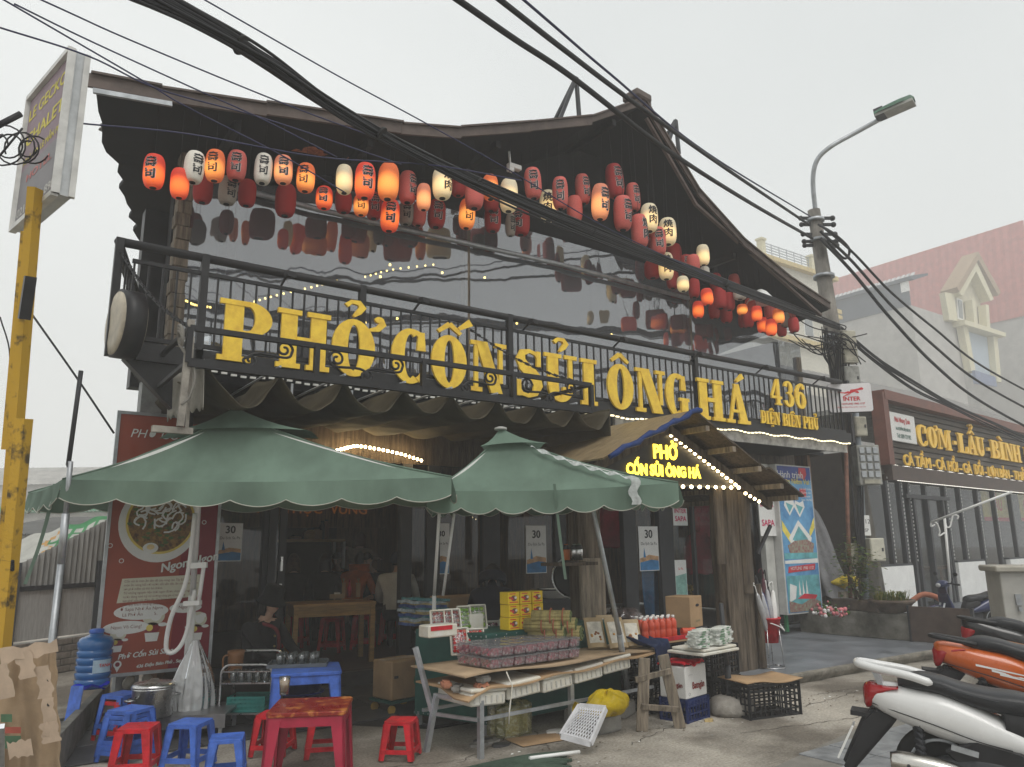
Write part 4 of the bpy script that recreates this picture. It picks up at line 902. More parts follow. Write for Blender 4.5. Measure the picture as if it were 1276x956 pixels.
# boxes on the pole
def face_box(name, label, cat, px, py, w, h, D, yaw, m, dep=.16, off=0, extra=None):
    p = ond(px, py, D); t = thing(name, label, cat, tuple(p), yaw)
    B().box((0, 0, 0), (w, dep, h)).build('box_body', m, t, bevel=.012)
    if extra: extra(t, w, h, dep)
    return t
K_beige = mat('weathered_beige_box', (.40, .38, .31), .6, var=.3, vs=6)
K_greybox = mat('weathered_grey_box', (.27, .27, .25), .6, var=.4, vs=7)
def door_seam(t, w, h, d):
    B().box((0, -d/2-.004, 0), (w*.86, .008, h*.88)).build('door', t.children[0].data.materials[0], t, bevel=.003); B().box((w*.3, -d/2-.013, 0), (.03, .012, .06)).build('lock', K_dark, t)
pd = lambda py: (pat(py)-CAM).dot(CF)
face_box('junction_box', 'tall pale grey junction box strapped high on the utility pole under the cable knot', 'junction box', 1057, 433, .27, .62, pd(433)-.25, rad(-25), K_beige, extra=door_seam)
face_box('junction_box', 'dirty beige junction box on the pole behind the red-logo sign', 'junction box', 1060, 472, .3, .45, pd(470)-.22, rad(-25), K_greybox, extra=door_seam)
face_box('junction_box', 'small beige junction box on the pole just below the red-logo sign', 'junction box', 1070, 532, .24, .36, pd(532)-.25, rad(-25), K_beige, extra=door_seam)
def meters(t, w, h, d):
    for i in range(4):
        for j in range(3): B().box(((j-1)*w*.3, -d/2-.012, h*(.36-.2*i)), (w*.22, .03, h*.15)).build('meter_window', K_galv, t, bevel=.006)
    B().box((0, -d/2-.02, -h*.42), (w*.7, .05, h*.1)).build('terminal_cover', K_beige, t)
face_box('electric_meter_box', 'grey electric meter box with twelve small windows on the pole', 'meter box', 1080, 580, .42, .72, pd(580)-.28, rad(-32), K_greybox, .2, extra=meters)
face_box('junction_box', 'clean cream box on the grey conduit above the flower pots', 'junction box', 1091, 685, .27, .4, pd(690)-.3, rad(-30), mat('cream_box', (.55, .53, .44), .5, var=.1), extra=door_seam)
face_box('junction_box', 'older cream box left of the conduit, half behind the rusty pipe', 'junction box', 1064, 692, .22, .42, pd(690)-.1, rad(-30), K_beige, extra=door_seam)
def notice(t, w, h, d):
    M_ = frame_m((0, -d/2-.001, 0), (1, 0, 0), (0, -1, 0)); b = B(); put_text(b, '012', M_, (0, h*.1), .11, 0, .003); put_text(b, 'SP', M_, (0, -h*.3), .08, 0, .003); b.build('print', K_ink, t)
face_box('number_plate', 'small white number plate on the utility pole above the pots', 'plate', 1079, 655, .16, .36, pd(655)-.25, rad(-30), K_paper, .02, extra=notice)
tag(B().tube([ond(1079, 745, pd(745)-.1)-Vector((0, 0, .3)), ond(1070, 560, pd(560)-.2), ond(1064, 490, pd(490)-.2)], .055, 10).build('conduit_pipe', mat('grey_pvc', (.25, .28, .31), .5, var=.1)), 'grey plastic conduit pipe running up beside the utility pole', 'pipe')
tag(B().tube([ony(1060, 748, 7.6), ony(1056, 640, 7.6), ony(1054, 556, 7.6)], .035, 10).build('rusty_pipe', mat('rusty_pipe_paint', (.17, .08, .055), .7, var=.3, vs=12)), 'thin rusty brown pipe standing in a pale flower pot', 'pipe')
# red-logo sign
sp_ = ond(1059, 496, pd(496)-.75); ins = thing('hanging_sign', 'white rounded lightbox sign with red leaping cat and INTER lettering', 'sign', tuple(sp_), rad(-44))
w, h = .74, .52
B().prism([(x, y) for cx, cy, a0 in ((w/2-.05, h/2-.05, 0), (-w/2+.05, h/2-.05, 90), (-w/2+.05, -h/2+.05, 180), (w/2-.05, -h/2+.05, 270)) for x, y in ell(cx, cy, .05, .05, 5, a0, a0+90)], -.08, .02, 0, Matrix(((1, 0, 0, 0), (0, 0, -1, 0), (0, 1, 0, 0), (0, 0, 0, 1)))).build('casing', K_dark, ins)
B().prism([(x, y) for cx, cy, a0 in ((w/2-.05, h/2-.05, 0), (-w/2+.05, h/2-.05, 90), (-w/2+.05, -h/2+.05, 180), (w/2-.05, -h/2+.05, 270)) for x, y in ell(cx, cy, .045, .045, 5, a0, a0+90)], .02, .028, 0, Matrix(((1, 0, 0, 0), (0, 0, -1, 0), (0, 1, 0, 0), (0, 0, 0, 1)))).build('panel', mat('white_acrylic_panel', (.74, .72, .73), .35, var=.04), ins)
b = B(); Mi = frame_m((0, -.0285, 0), (1, 0, 0), (0, -1, 0))
cat_ = [[(-.2, .1), (-.08, .075), (-.0, .09), (-.02, .12), (-.09, .098), (-.2, .115)], [(-.03, .07), (.05, .09), (.1, .15), (.02, .145)], [(.05, .09), (.14, .13), (.19, .17), (.1, .152)], [(.14, .13), (.22, .135), (.235, .155), (.21, .18), (.17, .172)], [(-.02, .085), (.03, .1), (-.08, .03), (-.13, .005), (-.12, .025)], [(.08, .1), (.13, .12), (.16, .085), (.13, .075)], [(.02, .085), (.05, .1), (-.02, .05), (-.06, .035)]]
for i, P in enumerate(cat_): b.prism(P, .0, .002+.0006*i, 0, Mi)
put_text(b, 'INTER', Mi, (.02, -.055), .105, 0, .002, bold=.004); put_text(b, 'HOTLINE 1900 1137', Mi, (.04, -.125), .045, 0, .002, bold=.001); put_text(b, '438 Điện Biên Phủ, Sa Pa - Lào Cai', Mi, (0, -.18), .034, 0, .002)
b.build('print', K_redink, ins); B().bar((0, .05, -.05), (.25, .55, -.1), .04, .04).build('bracket', K_dark, ins)
# ============================================================ CABLES
def cable(P, r, label, m=K_cable, n=10, name='cable'):
    if (P[0]-CAM).dot(CU)/(P[0]-CAM).dot(CF) > .5: P = [P[0]+(P[0]-P[1])*3]+list(P)   # carried on past the frame
    return tag(B().tube(spline(P, n), r, 6).build(name, m), label, 'cable')
cb = thing('cable_bundle', 'thick sagging bundle of many black cables crossing in front of the lanterns to the pole', 'cables')
base = [(150, -22, 4.2), (240, 22, 4.7), (330, 74, 5.3), (420, 136, 6.0), (520, 192, 6.8), (640, 249, 7.9), (760, 299, 9.1), (880, 345, 10.8), (980, 383, 12.6), (1046, 408, pd(408)-.2)]
for i in range(22):
    o1, o2 = rnd.uniform(-1, 1), rnd.uniform(-1, 1); w = rnd.uniform(.2, 1.)
    P = []
    for k, (x, y, D) in enumerate(base):
        s = (.085+.035*math.sin(k*.9+i))*w
        p = ond(x, y, D)+CU*(s*o1+.012*math.sin(k*2+i*3))+CR*(s*.5*o2); P.append(p)
    P = [P[0]+(P[0]-P[1])*2.5]+P
    cb_ = B().tube(spline(P, 8), .012 if i > 2 else .022, 5).build('cable', K_cable, cb)
for (x, y, D) in ((300, 56, 5.1), (475, 168, 6.4), (595, 229, 7.5), (738, 291, 8.9), (905, 356, 11.2)): B().tube([ond(x-1.5, y-1, D), ond(x+1.5, y+1, D)], .07, 10).build('cable_tie', K_rubber, cb)
kn = thing('cable_knot', 'messy knot of hanging cable loops tied to the utility pole below the roof corner', 'cables')
for i in range(26):
    y0 = 400+rnd.uniform(-8, 30); x0 = 1000+rnd.uniform(-20, 40); D = pd(430)-.3+rnd.uniform(-.15, .15)
    if i < 14: P = [ond(x0-10, y0, D), ond(x0+15, y0+rnd.uniform(0, 22), D), ond(1045+rnd.uniform(-6, 10), 425+rnd.uniform(-12, 14), D), ond(1070+rnd.uniform(-8, 12), 430+rnd.uniform(-18, 26), D)]
    else: P = [ond(1000+i*1.6, 415+rnd.uniform(-8, 8), D), ond(1005+i*1.6+rnd.uniform(-6, 6), 440+rnd.uniform(-6, 6), D), ond(1022+i*.9, 465+rnd.uniform(-8, 6), D), ond(1040+rnd.uniform(-8, 4), 475+rnd.uniform(-8, 20), D)]
    B().tube(spline(P, 7), .011, 5).build('cable', K_cable, kn)
for i in range(6): 
    D = pd(450)-.25; B().tube(spline([ond(1044+i*3, 430, D), ond(1046+i*2.5+rnd.uniform(-3, 3), 500, pd(500)-.25), ond(1058+i*2+rnd.uniform(-6, 6), 580, pd(580)-.2), ond(1066+i*2, 655, pd(655)-.28), ond(1074+i, 720, pd(720)-.27)], 7), .016, 5).build('drop_cable', K_cable, kn)
rb2 = thing('cable_bundle', 'black cable bundle running from the pole down to the right over the shop roof', 'cables')
for i in range(7):
    o_ = rnd.uniform(-5, 5); P = [ond(1048, 412+o_, pd(412)-.2), ond(1090, 448+o_, 14.6), ond(1140, 482+o_*.8+3*math.sin(i), 15.4), ond(1190, 508+o_*.7, 16.4), ond(1240, 532+o_, 17.5), ond(1330, 572+o_, 20)]
    B().tube(spline(P, 7), .016, 5).build('cable', K_cable, rb2)
cable([ond(565, -4, 6), ond(640, 48, 6.6), ond(715, 98, 7.3), ond(830, 186, 9), ond(930, 250, 11), ond(1012, 297, pd(297)-.25)], .03, 'lowest thick black cable from the top middle of the sky to the pole')
cable([ond(618, -4, 6), ond(700, 60, 6.8), ond(790, 128, 8), ond(900, 207, 10.3), ond(1008, 280, pd(280)-.25)], .026, 'second thick black cable crossing the roof peak to the pole top')
cable([ond(648, -4, 6.2), ond(760, 92, 7.6), ond(880, 190, 10), ond(1010, 270, pd(270)-.25)], .013, 'thin dark blue wire uppermost of those crossing the roof peak', K_cable2)
cable([ond(1020, 280, pd(280)-.2), ond(1040, 292, 14.2), ond(1058, 310, 14.6), ond(1052, 322, 14.6), ond(1030, 300, 14.3)], .025, 'short black cable loop at the top of the utility pole')
for i, (a, lbl) in enumerate(((297, 'lower'), (288, 'middle'), (280, 'upper'))):
    cable([ond(1022, a, pd(a)-.25), ond(1062, a+42-i*4, 14.5), ond(1110, a+100-i*8, 15), ond(1165, a+158-i*14, 16), ond(1225, a+205-i*14, 17.3), ond(1330, a+262-i*14, 20)], .032-.004*i, f'{lbl} of the three thick cables falling right from the pole top past the grey house')
TW = [([(0-8, 32, 5), (110, 70, 5.4), (200, 112, 5.9), (330, 148, 6.6), (500, 205, 7.6)], 'thin blue wire crossing low over the tall signboard at left'), ([(-2, -4, 5), (177, 100, 5.8), (234, 134, 6), (348, 192, 6.6), (430, 240, 7)], 'thin blue wire from the top left corner crossing in front of the left eave'),
      ([(45, -3, 5), (167, 52, 5.7), (361, 132, 6.4), (470, 172, 7)], 'thin blue wire second from the top left crossing above the roof line'), ([(18, 5, 5), (110, 50, 5.5), (241, 110, 6), (330, 150, 6.4), (420, 196, 6.8)], 'thin blue wire over the top of the tall signboard'),
      ([(102, 154, 5.7), (234, 167, 6.0), (400, 196, 6.4), (540, 206, 6.9), (650, 225, 7.4)], 'nearly level pale wire strung in front of the left lanterns'), ([(250, -3, 5.5), (420, 94, 6.4), (524, 150, 6.9), (631, 210, 7.5), (760, 286, 8.6), (900, 352, 11)], 'long thin wire from the top centre left into the cable bundle')]
for P, lb in TW: cable([ond(*p) for p in P], .0065, lb, K_cable2, 8)
# ============================================================ LEFT SIGNBOARD on yellow posts
gs = thing('tall_signboard', 'tall faded purple lightbox with yellow lettering on yellow steel posts', 'signboard')
D = 6.2
fl = [ond(82, 40, 6.6), ond(70, 240, 6.35)]
TR, BR_ = ond(83, 35, 6.9), ond(69, 242, 6.15); TL, BL_ = ond(34, 97, 5.75), ond(17, 287, 5.1)
# board as a true box: vertical face from near-left to far-right
n0 = Vector((TR.x-TL.x, TR.y-TL.y, 0)); 
pBL = ond(17, 288, 5.2); pBR = ond(70, 242, 6.25)
zbot = (pBL.z+pBR.z)/2; pBL = onz(17, 288, zbot); pBR = onz(70, 241, zbot)
xd_ = (pBR-pBL); xd_.z = 0; wS = xd_.length; xd_.normalize(); nS = Vector((xd_.y, -xd_.x, 0))
if nS.dot(CAM-pBL) < 0: nS = -nS
tt = (pBR-CAM).dot(CF); zt1 = ond(83, 35, tt).z; hS = zt1-zbot
Ms = frame_m(tuple(pBL), xd_, nS)
dS = -.10
gs_b = B().prism([(0, 0), (wS, 0), (wS, hS), (0, hS)], dS, 0, 0, Ms); gs_b.build('casing', mat('aluminium_cladding', (.52, .54, .55), .45, .3, var=.15, vs=8), gs)
b = B(); b.prism([(.03, .03), (wS-.03, .03), (wS-.03, hS*.42), (.03, hS*.42)], 0, .006, 1, Ms).prism([(.03, hS*.42), (wS-.03, hS*.42), (wS-.03, hS-.03), (.03, hS-.03)], 0, .006, 0, Ms)
b.build('print', [mat('faded_purple_print', (.24, .17, .20), .5, var=.12), mat('faded_grey_print', (.21, .20, .21), .5, var=.12)], gs)
for (t, y, s, m, sx) in (('LE GECKO', .80, .25, 0, 1), ('CHALET', .60, .27, 0, 1), ('NHÀ SÀN LÊ MẪN PM', .46, .13, 0, .75), ('HOTEL', .30, .15, 1, 1), ('02143 871 898', .07, .17, 2, .9)):
    vs, fs = text_mesh(t, 1, sx=1, bold=.03); wt = max(v[0] for v in vs)-min(v[0] for v in vs); k = (wS*.88)/wt if t != 'HOTEL' else wS*.6/wt
    b = B(); b.add([(wS*.5+v[0]*k, hS*y+v[1]*s*hS*.5, .008+v[2]*.2) for v in vs], fs, 0, False, Ms)
    b.build('lettering', [mat('faded_yellow_print', (.62, .54, .09), .6), mat('faded_red_print', (.5, .17, .16), .6), mat('faded_white_print', (.55, .54, .52), .6)][m], gs)
fr = B()
for P in ([(0, 0), (0, hS)], [(wS, 0), (wS, hS)], [(0, hS), (wS, hS)], [(0, 0), (wS, 0)]): fr.bar(Ms @ Vector((*P[0], .01)), Ms @ Vector((*P[1], .01)), .05, .04)
for z in (.0, -.10): fr.bar(Ms @ Vector((wS, 0, z)), Ms @ Vector((wS, hS, z)), .04, .04)
fr.build('frame', mat('pale_frame', (.6, .6, .58), .5), gs)
K_ypost = mat('chipped_yellow_paint', (.10, .07, .03), .6, vs=7, bump=.2, col2=(.55, .33, .03), lo=.36, hi=.47, var=.2)
b = B()
g1, g0 = ond(46, 232, 5.4), onz(8, 830, 0)*.97
b0 = ond(8, 700, 5.2)
for (xt, yt, xb_, yb_, wd_, D0) in ((44, 235, -4, 830, .056, 5.5), (34, 290, 10, 560, .04, 5.85), (30, 522, 2, 810, .068, 5.3)):
    B().bar(ond(xt, yt, D0), ond(xb_, yb_, D0-.1), wd_, .1, up=CF).build('post', K_ypost, gs)
b.bar(ond(38, 345, 5.35), ond(30, 398, 5.35), .07, .12).build('bracket_plate', K_black, gs); b = B()
for k in range(5): B().tube([ond(3, 698+2.5*k, 5.2), ond(17, 700+2.5*k, 5.2)], .012, 5).build('strap', K_black, gs)
wr = B()
for i in range(7):
    c = ond(14, 180, 5.2); r = rnd.uniform(.06, .16); ph = rnd.uniform(0, 6)
    wr.tube([c+CR*(r*math.cos(a+ph)+.03*i-.1)+CU*(r*.9*math.sin(a+ph))+CF*.02*i for a in [k*5/14 for k in range(15)]], .006, 5)
wr.tube([ond(-5, 158, 5.2), ond(26, 142, 5.3)], .022, 6).tube([ond(-5, 200, 5.2), ond(28, 160, 5.3)], .008, 5)
tag(wr.build('loose_wires', K_cable), 'tangle of loose black wire behind the tall signboard at left', 'wires')
for i, (P, lb) in enumerate((([(0, 395), (12, 440), (8, 500)], 'short drooping wire left of the yellow posts'), ([(40, 392), (95, 470), (142, 540)], 'thin dark wire slanting from the yellow post toward the red banner'))):
    cable([ond(x, y, 6.5+i) for x, y in P], .006+.004*i, lb)
# ============================================================ RIGHT SIDE: terrace wall, pots, next shop
def onp(px, py, P0, n): d = ray(px, py); return CAM + d*((Vector(P0)-CAM).dot(n)/d.dot(n))
K_lowwall = mat('mossy_render_wall', (.14, .13, .105), .9, var=.4, vs=4, bump=.4, bs=25, col2=(.25, .24, .21))
tag(B().prism([(11.56, 7.8), (11.68, 6.27), (11.95, 6.27), (11.95, 7.95), (13.4, 7.95), (13.4, 8.1), (11.56, 8.1)], .12, .51).build('terrace_wall', K_lowwall, bevel=.015), 'low mossy rendered wall of the terrace carrying flower pots', 'low wall')
tag(B().grid(lambda u, v: (lerp(11.9, 30, u), lerp(5.3, 9.6, v), .14), 12, 6).build('terrace', K_plat), kind='structure')
tag(B().prism([(12.6, 5.28), (30, 5.28), (30, 5.32), (12.6, 5.32)], 0, .138).build('terrace_edge', K_lowwall), kind='structure')
t = thing('ramp_board', 'dark brown wooden ramp board standing on edge beside the mossy wall', 'board', (11.72, 5.86, .125), rad(-82.5))
B().box((0, 0, .26), (.86, .035, .50)).build('panel', mat('brown_board', (.085, .062, .052), .6, var=.25, vs=5), t); B().box((.43, 0, .26), (.04, .06, .52)).box((-.43, 0, .26), (.03, .05, .52)).build('edge_bar', K_dark, t)
K_clay = mat('old_clay_pot', (.12, .09, .07), .8, var=.35, vs=8, bump=.2)
K_leaf = [cloth_mat('leaf_green_%s' % 'abc'[i], c, .3, .3, 9, .6) for i, c in enumerate(((.07, .13, .03), (.12, .16, .04), (.20, .19, .05)))]
def leaves(t, n, cen, spread, size, mi=None, up=.4, name='foliage'):
    b = B()
    for i in range(n):
        p = Vector((cen[0]+rnd.gauss(0, spread[0]), cen[1]+rnd.gauss(0, spread[1]), cen[2]+rnd.gauss(0, spread[2])))
        a = rnd.uniform(0, 6.28); d = Vector((math.cos(a), math.sin(a), rnd.uniform(-.3, 1)*up)).normalized(); s = d.cross(Vector((0, 0, 1))).normalized(); l = size*rnd.uniform(.6, 1.4); w = l*.32
        q = p+d*l*.5-Vector((0, 0, l*.08))
        b.add([p, p+d*l*.35+s*w, p+d*l-Vector((0, 0, l*.25)), p+d*l*.35-s*w], [(0, 1, 2, 3)], rnd.choice((0, 0, 1, 2)) if mi is None else mi)
    o = b.build(name, K_leaf, t); return tag(o, kind='stuff')
def blades(t, n, c, r, h, mi=2):
    b = B()
    for i in range(n):
        a = rnd.uniform(0, 6.28); rr = r*math.sqrt(rnd.random()); x, y = c[0]+rr*math.cos(a)*1.6, c[1]+rr*math.sin(a); a2 = rnd.uniform(0, 6.28); hh = h*rnd.uniform(.5, 1.2); o = rnd.uniform(.3, 1.)*hh
        dx, dy = math.cos(a2), math.sin(a2); w = .006
        P = [(x, y, c[2]), (x+dx*o*.4, y+dy*o*.4, c[2]+hh*.75), (x+dx*o, y+dy*o, c[2]+hh*.7)]
        for q0, q1 in zip(P, P[1:]): b.add([(q0[0]-dy*w, q0[1]+dx*w, q0[2]), (q0[0]+dy*w, q0[1]-dx*w, q0[2]), (q1[0]+dy*w, q1[1]-dx*w, q1[2]), (q1[0]-dy*w, q1[1]+dx*w, q1[2])], [(0, 1, 2, 3)], rnd.choice((1, 2, 2, 0)))
    return tag(b.build('leaves', K_leaf, t), kind='stuff')
p = onp(1113, 768, (11.8, 6.7, 0), Vector((1, 0, 0))); p.z = .51
t = thing('bowl_planter', 'wide shallow clay bowl planted with yellowish grass on the mossy wall', 'planter', tuple(p))
B().lathe([(.12, 0), (.2, .02), (.30, .14), (.33, .16), (.33, .20), (.29, .20), (.27, .15), (0, .15)], 24).build('pot', K_clay, t); blades(t, 260, (0, 0, .15), .2, .2)
p = onp(1072, 762, (11.8, 7.2, 0), Vector((1, 0, 0))); p.z = .51
t = thing('rectangular_planter', 'long clay trough with a thin leafy shrub on the mossy wall', 'planter', tuple(p), rad(80))
B().prism([(-.42, -.13), (.42, -.13), (.45, .13), (-.45, .13)], 0, .17).build('pot', K_clay, t, bevel=.02)
b = B()
for i in range(7): b.tube([(rnd.uniform(-.1, .1), 0, .15), (rnd.uniform(-.15, .15), rnd.uniform(-.1, .1), .45), (rnd.uniform(-.25, .25), rnd.uniform(-.12, .12), .85)], [.014, .01, .005], 5)
b.build('stem', K_bark, t); leaves(t, 420, (0, 0, .75), (.16, .13, .16), .085); leaves(t, 130, (-.1, 0, .35), (.12, .12, .08), .08)
p = ony(1052, 772, 7.55); p.z = .51
t = thing('white_pot', 'small pale glazed pot at the foot of the rusty pipe', 'pot', tuple(p)); B().lathe([(.08, 0), (.12, .06), (.14, .13), (.15, .16), (.13, .16), (.12, .12), (0, .12)], 20).build('pot', mat('pale_glaze', (.42, .46, .5), .25), t)
# covered heap and yellow bag behind the lightbox
p = ony(1040, 745, 8.1)
t = thing('covered_stack', 'grey tarpaulin draped over a leaning stack beside the blue lightbox', 'covered goods', (p.x, 8.1, .14))
def drape(u, v):
    a = u*6.283; z = lerp(.5, 2.03, v); r = .30*(1-v)**.6+.04; lean = -.42*v
    r *= 1+.12*math.sin(a*4+v*3)+.07*math.sin(a*9+v*7)
    return (lean+r*1.1*math.cos(a), r*.7*math.sin(a), z-.04*math.sin(a*5)*(1-v))
B().grid(drape, 48, 20).build('tarpaulin', cloth_mat('grey_tarpaulin', (.22, .22, .23), .05, .25, 5, .5, bump=.5), t)
B().box((.12, .0, .30), (.6, .5, .6)).build('stack', K_plank, t)
t = thing('yellow_bag', 'crumpled yellow bag lying on goods beside the rusty pipe', 'bag', tuple(ony(1053, 725, 7.9)))
B().grid(lambda u, v: ((.30+.05*math.sin(u*31))*math.sin(math.pi*v)*math.cos(u*6.283), (.22+.03*math.sin(u*19))*math.sin(math.pi*v)*math.sin(u*6.283), .10*math.cos(math.pi*v)*(1+.3*math.sin(u*25))), 40, 12).build('bag', cloth_mat('yellow_bag_plastic', (.55, .42, .04), .2, .3, 9, .4), t)
t = thing('flower_bunch', 'bunch of pink and white artificial flowers at the foot of the blue lightbox', 'flowers', tuple(onz(1036, 772, .45)))
b = B()
for i in range(110): b.ball((rnd.gauss(0, .13), rnd.gauss(0, .09), .06+abs(rnd.gauss(0, .07))), rnd.uniform(.015, .035), rnd.choice((0, 0, 1, 2)), 6, 4)
tag(b.build('petals', [mat('pink_petals', (.6, .2, .22), .7, var=.3), mat('white_petals', (.7, .68, .66), .7), K_leaf[0]], t), kind='stuff')
# ---- the next shop
SA = rad(5); SP = Vector((16.37, 9.0, 0)); SN = Vector((math.sin(SA), -math.cos(SA), 0)); SXd = Vector((math.cos(SA), math.sin(SA), 0))
shop = thing('rice_shop', 'single-storey rice restaurant with brown slatted sign wall and dark glass front', 'shop', tuple(SP), SA)
def sl_(px, py, off=0):
    q = onp(px, py, SP+SN*off, SN)-SP; return (q.dot(SXd), q.z)
K_brownp = mat('red_brown_metal', (.17, .065, .045), .45, var=.2, vs=4)
K_slat = mat('grey_brown_slat', (.10, .088, .078), .6, var=.25, vs=4, st=(1, 6, 6))
K_shopwood = mat('dark_brown_board', (.075, .05, .04), .5, var=.25)
zt_ = sl_(1091, 490)[1]; zl_ = sl_(1103, 580)[1]; LX = 13
B().box((LX/2, -.05, zt_-.05), (LX, .3, .22)).build('top_beam', K_brownp, shop); B().box((.02, -.05, (zt_+zl_)/2), (.24, .28, zt_-zl_)).build('side_beam', K_brownp, shop)
B().box((LX/2, .12, (zt_+zl_)/2-.03), (LX, .06, zt_-zl_)).build('sign_backing', mat('sign_back', (.04, .035, .03), .8), shop)
sl0 = B().box((0, 0, 0), (LX-.2, .05, .105)).build('slat', K_slat, shop, bevel=.005); n_ = 11
sl0.location = (LX/2+.12, .06, zl_+.12)
for i in range(1, n_): inst(sl0, shop, (LX/2+.12, .06+rnd.uniform(-.004, .004), zl_+.12+(zt_-zl_-.28)*i/(n_-1)))
B().box((LX/2, -.02, zl_-.17), (LX, .3, .33)).build('lower_fascia', K_shopwood, shop)
b = B()
for i in range(130): b.box((.18+i*.1, -.085, zl_+.01+.008*math.sin(i)), (.055, .015, .018)); b.box((.2+i*.1, -.185, zl_-.34), (.045, .015, .014))
for i in range(14): b.box((.17, -.1, zl_+.06+i*.1), (.015, .012, .05))
tag(b.build('led', emat('dim_white_led', (1, .95, .85), 1.2), shop), kind='stuff')
# shop lettering
rs = thing('shop_sign', 'raised yellow words CƠM LẨU BÌNH and dish list on slatted wall', 'sign', tuple(SP), SA)
z0_, z1_ = sl_(1150, 557)[1], sl_(1262, 576)[1]; zb1 = (z0_+z1_)/2; hh = sl_(1148, 531)[1]-sl_(1150, 557)[1]
for ch, a, c in (('C', 1147, 1159), ('Ơ', 1160.5, 1171), ('M', 1172.5, 1188), ('-', 1191, 1195.5), ('L', 1197, 1208.5), ('Ẩ', 1209, 1219.5), ('U', 1219, 1229), ('-', 1232, 1236), ('B', 1237, 1246.5), ('Ì', 1247, 1253.5), ('N', 1254, 1263), ('H', 1263.5, 1272.5), ('D', 1278, 1287), ('A', 1288, 1297), ('N', 1298, 1307)):
    xa, xb = sl_(a, 565, .1)[0], sl_(c, 565, .1)[0]; letter(rs, ch, xa, xb-xa, zb1, hh, -.03, .055, K_gold)
Mr = frame_m((0, -.06, 0), (1, 0, 0), (0, -1, 0)); zb2 = (sl_(1136, 580)[1]+sl_(1262, 596)[1])/2-.03; h2 = .255
for wd_, a, c in (('CÁ', 1130, 1142), ('TẦM', 1144, 1163), ('-', 1165, 1168), ('CÁ', 1170, 1181), ('HỒI', 1184, 1196), ('-', 1198, 1201), ('GÀ', 1203, 1213), ('ĐỒI', 1216, 1227), ('-', 1229, 1231), ('LỢN', 1233, 1245), ('BẢN', 1247, 1259), ('-', 1260, 1263), ('THẮNG', 1264.5, 1288)):
    xa, xb = sl_(a, 588, .1)[0], sl_(c, 588, .1)[0]
    vs, fs = text_mesh(wd_, 1, ext=.018, bold=.03); mn, mx_ = min(v[0] for v in vs), max(v[0] for v in vs); k = (xb-xa)/(mx_-mn)
    B().add([(xa+(v[0]-mn)*k, zb2+v[1]*h2*1.38, v[2]) for v in vs], fs, 0, False, Mr).build('word', K_gold, rs)
wp = thing('shop_plate', 'small white plate with red Nhà Nhung Quán lettering on the slatted wall', 'sign', tuple(SP), SA)
xa, za_ = sl_(1107, 512, .1); xb, zc_ = sl_(1144, 556, .1); w_, h_ = xb-xa, za_-zc_-.1
zc_ = sl_(1109, 548, .1)[1]; h_ = za_-zc_
B().box((xa+w_/2, -.07, zc_+h_/2), (w_, .04, h_)).build('plate', K_paper, wp, bevel=.01)
b = B(); Mq = frame_m((0, -.091, 0), (1, 0, 0), (0, -1, 0))
put_text(b, 'Nhà Nhung Quán', Mq, (xa+w_/2, zc_+h_*.68), .17, 0, .002, sx=.66, bold=.004); put_text(b, 'Add: 422 ĐƯỜNG ĐIỆN BIÊN PHỦ', Mq, (xa+w_/2, zc_+h_*.40), .10, 1, .002, sx=.52, bold=.002); put_text(b, 'Tell: 0389 729 892', Mq, (xa+w_/2, zc_+h_*.13), .14, 1, .002, sx=.7, bold=.003)
b.build('print', [K_redink, mat('green_grey_print', (.1, .2, .17), .6)], wp)
# glass front
zg = sl_(1140, 704)[1]; zf2 = .15; ztop = zl_-.34
for px in (1082, 1109, 1126, 1136, 1158, 1182, 1200, 1222, 1243, 1264, 1290): 
    x = sl_(px, 660)[0]; B().box((x, .02, (zf2+ztop)/2), (.09, .1, ztop-zf2)).build('mullion', K_dark, shop)
xs = [sl_(px, 660)[0] for px in (1060, 1136, 1190, 1224, 1250, 1330)]
g = [sl_(px, 660)[0] for px in (1060, 1109, 1126, 1136, 1158, 1182, 1200, 1222, 1243, 1264, 1330)]
for a, c in zip(g, g[1:]): B().add([(a+.04, .02, zf2+.1), (c-.04, .02, zf2+.1), (c-.04, .02, ztop), (a+.04, .02, ztop)], [(0, 1, 2, 3)]).build('glass_pane', K_glass, shop)
for a, c in ((1066, 1135), (1192, 1226), (1258, 1340)):
    xa, xb = sl_(a, 720)[0], sl_(c, 720)[0]; B().box(((xa+xb)/2, -.02, (zf2+zg)/2), (xb-xa, .12, zg-zf2)).build('low_wall', K_white, shop); B().box(((xa+xb)/2, -.0, zg+.02), (xb-xa, .14, .05)).build('sill', K_dark, shop)
xa, xb = sl_(1130, 660)[0], sl_(1184, 660)[0]; zd = sl_(1150, 620)[1]
B().box(((xa+xb)/2, -.03, zd), (xb-xa, .1, .09)).build('door_head', K_dark, shop)
for px in (1141, 1158, 1177): x = sl_(px, 660)[0]; B().box((x, -.02, (zf2+zd)/2), (.1, .07, zd-zf2)).build('door_stile', K_dark, shop)
b = B()
for px in (1109, 1126, 1136, 1182, 1200, 1222, 1243):
    x = sl_(px, 660)[0]
    for k in range(22): b.box((x+.05, -.04, zg+.1+k*.085), (.012, .012, .045))
tag(b.build('led_dash', mat('white_led_tape', (.7, .7, .68), .5), shop), kind='stuff')
B().box((LX/2+4, 2.4, 1.7), (LX+11, .1, 3.4)).build('back_wall', mat('shop_back_wall', (.06, .055, .05), .8, var=.3), shop); B().box((LX/2+4, 1.2, 3.05), (LX+11, 2.4, .06)).build('ceiling', mat('shop_ceiling_board', (.07, .065, .06), .8), shop); B().box((-1.6, 1.6, 1.9), (.1, 3.2, 3)).build('side_wall', mat('shop_side_wall', (.06, .05, .045), .8), shop)
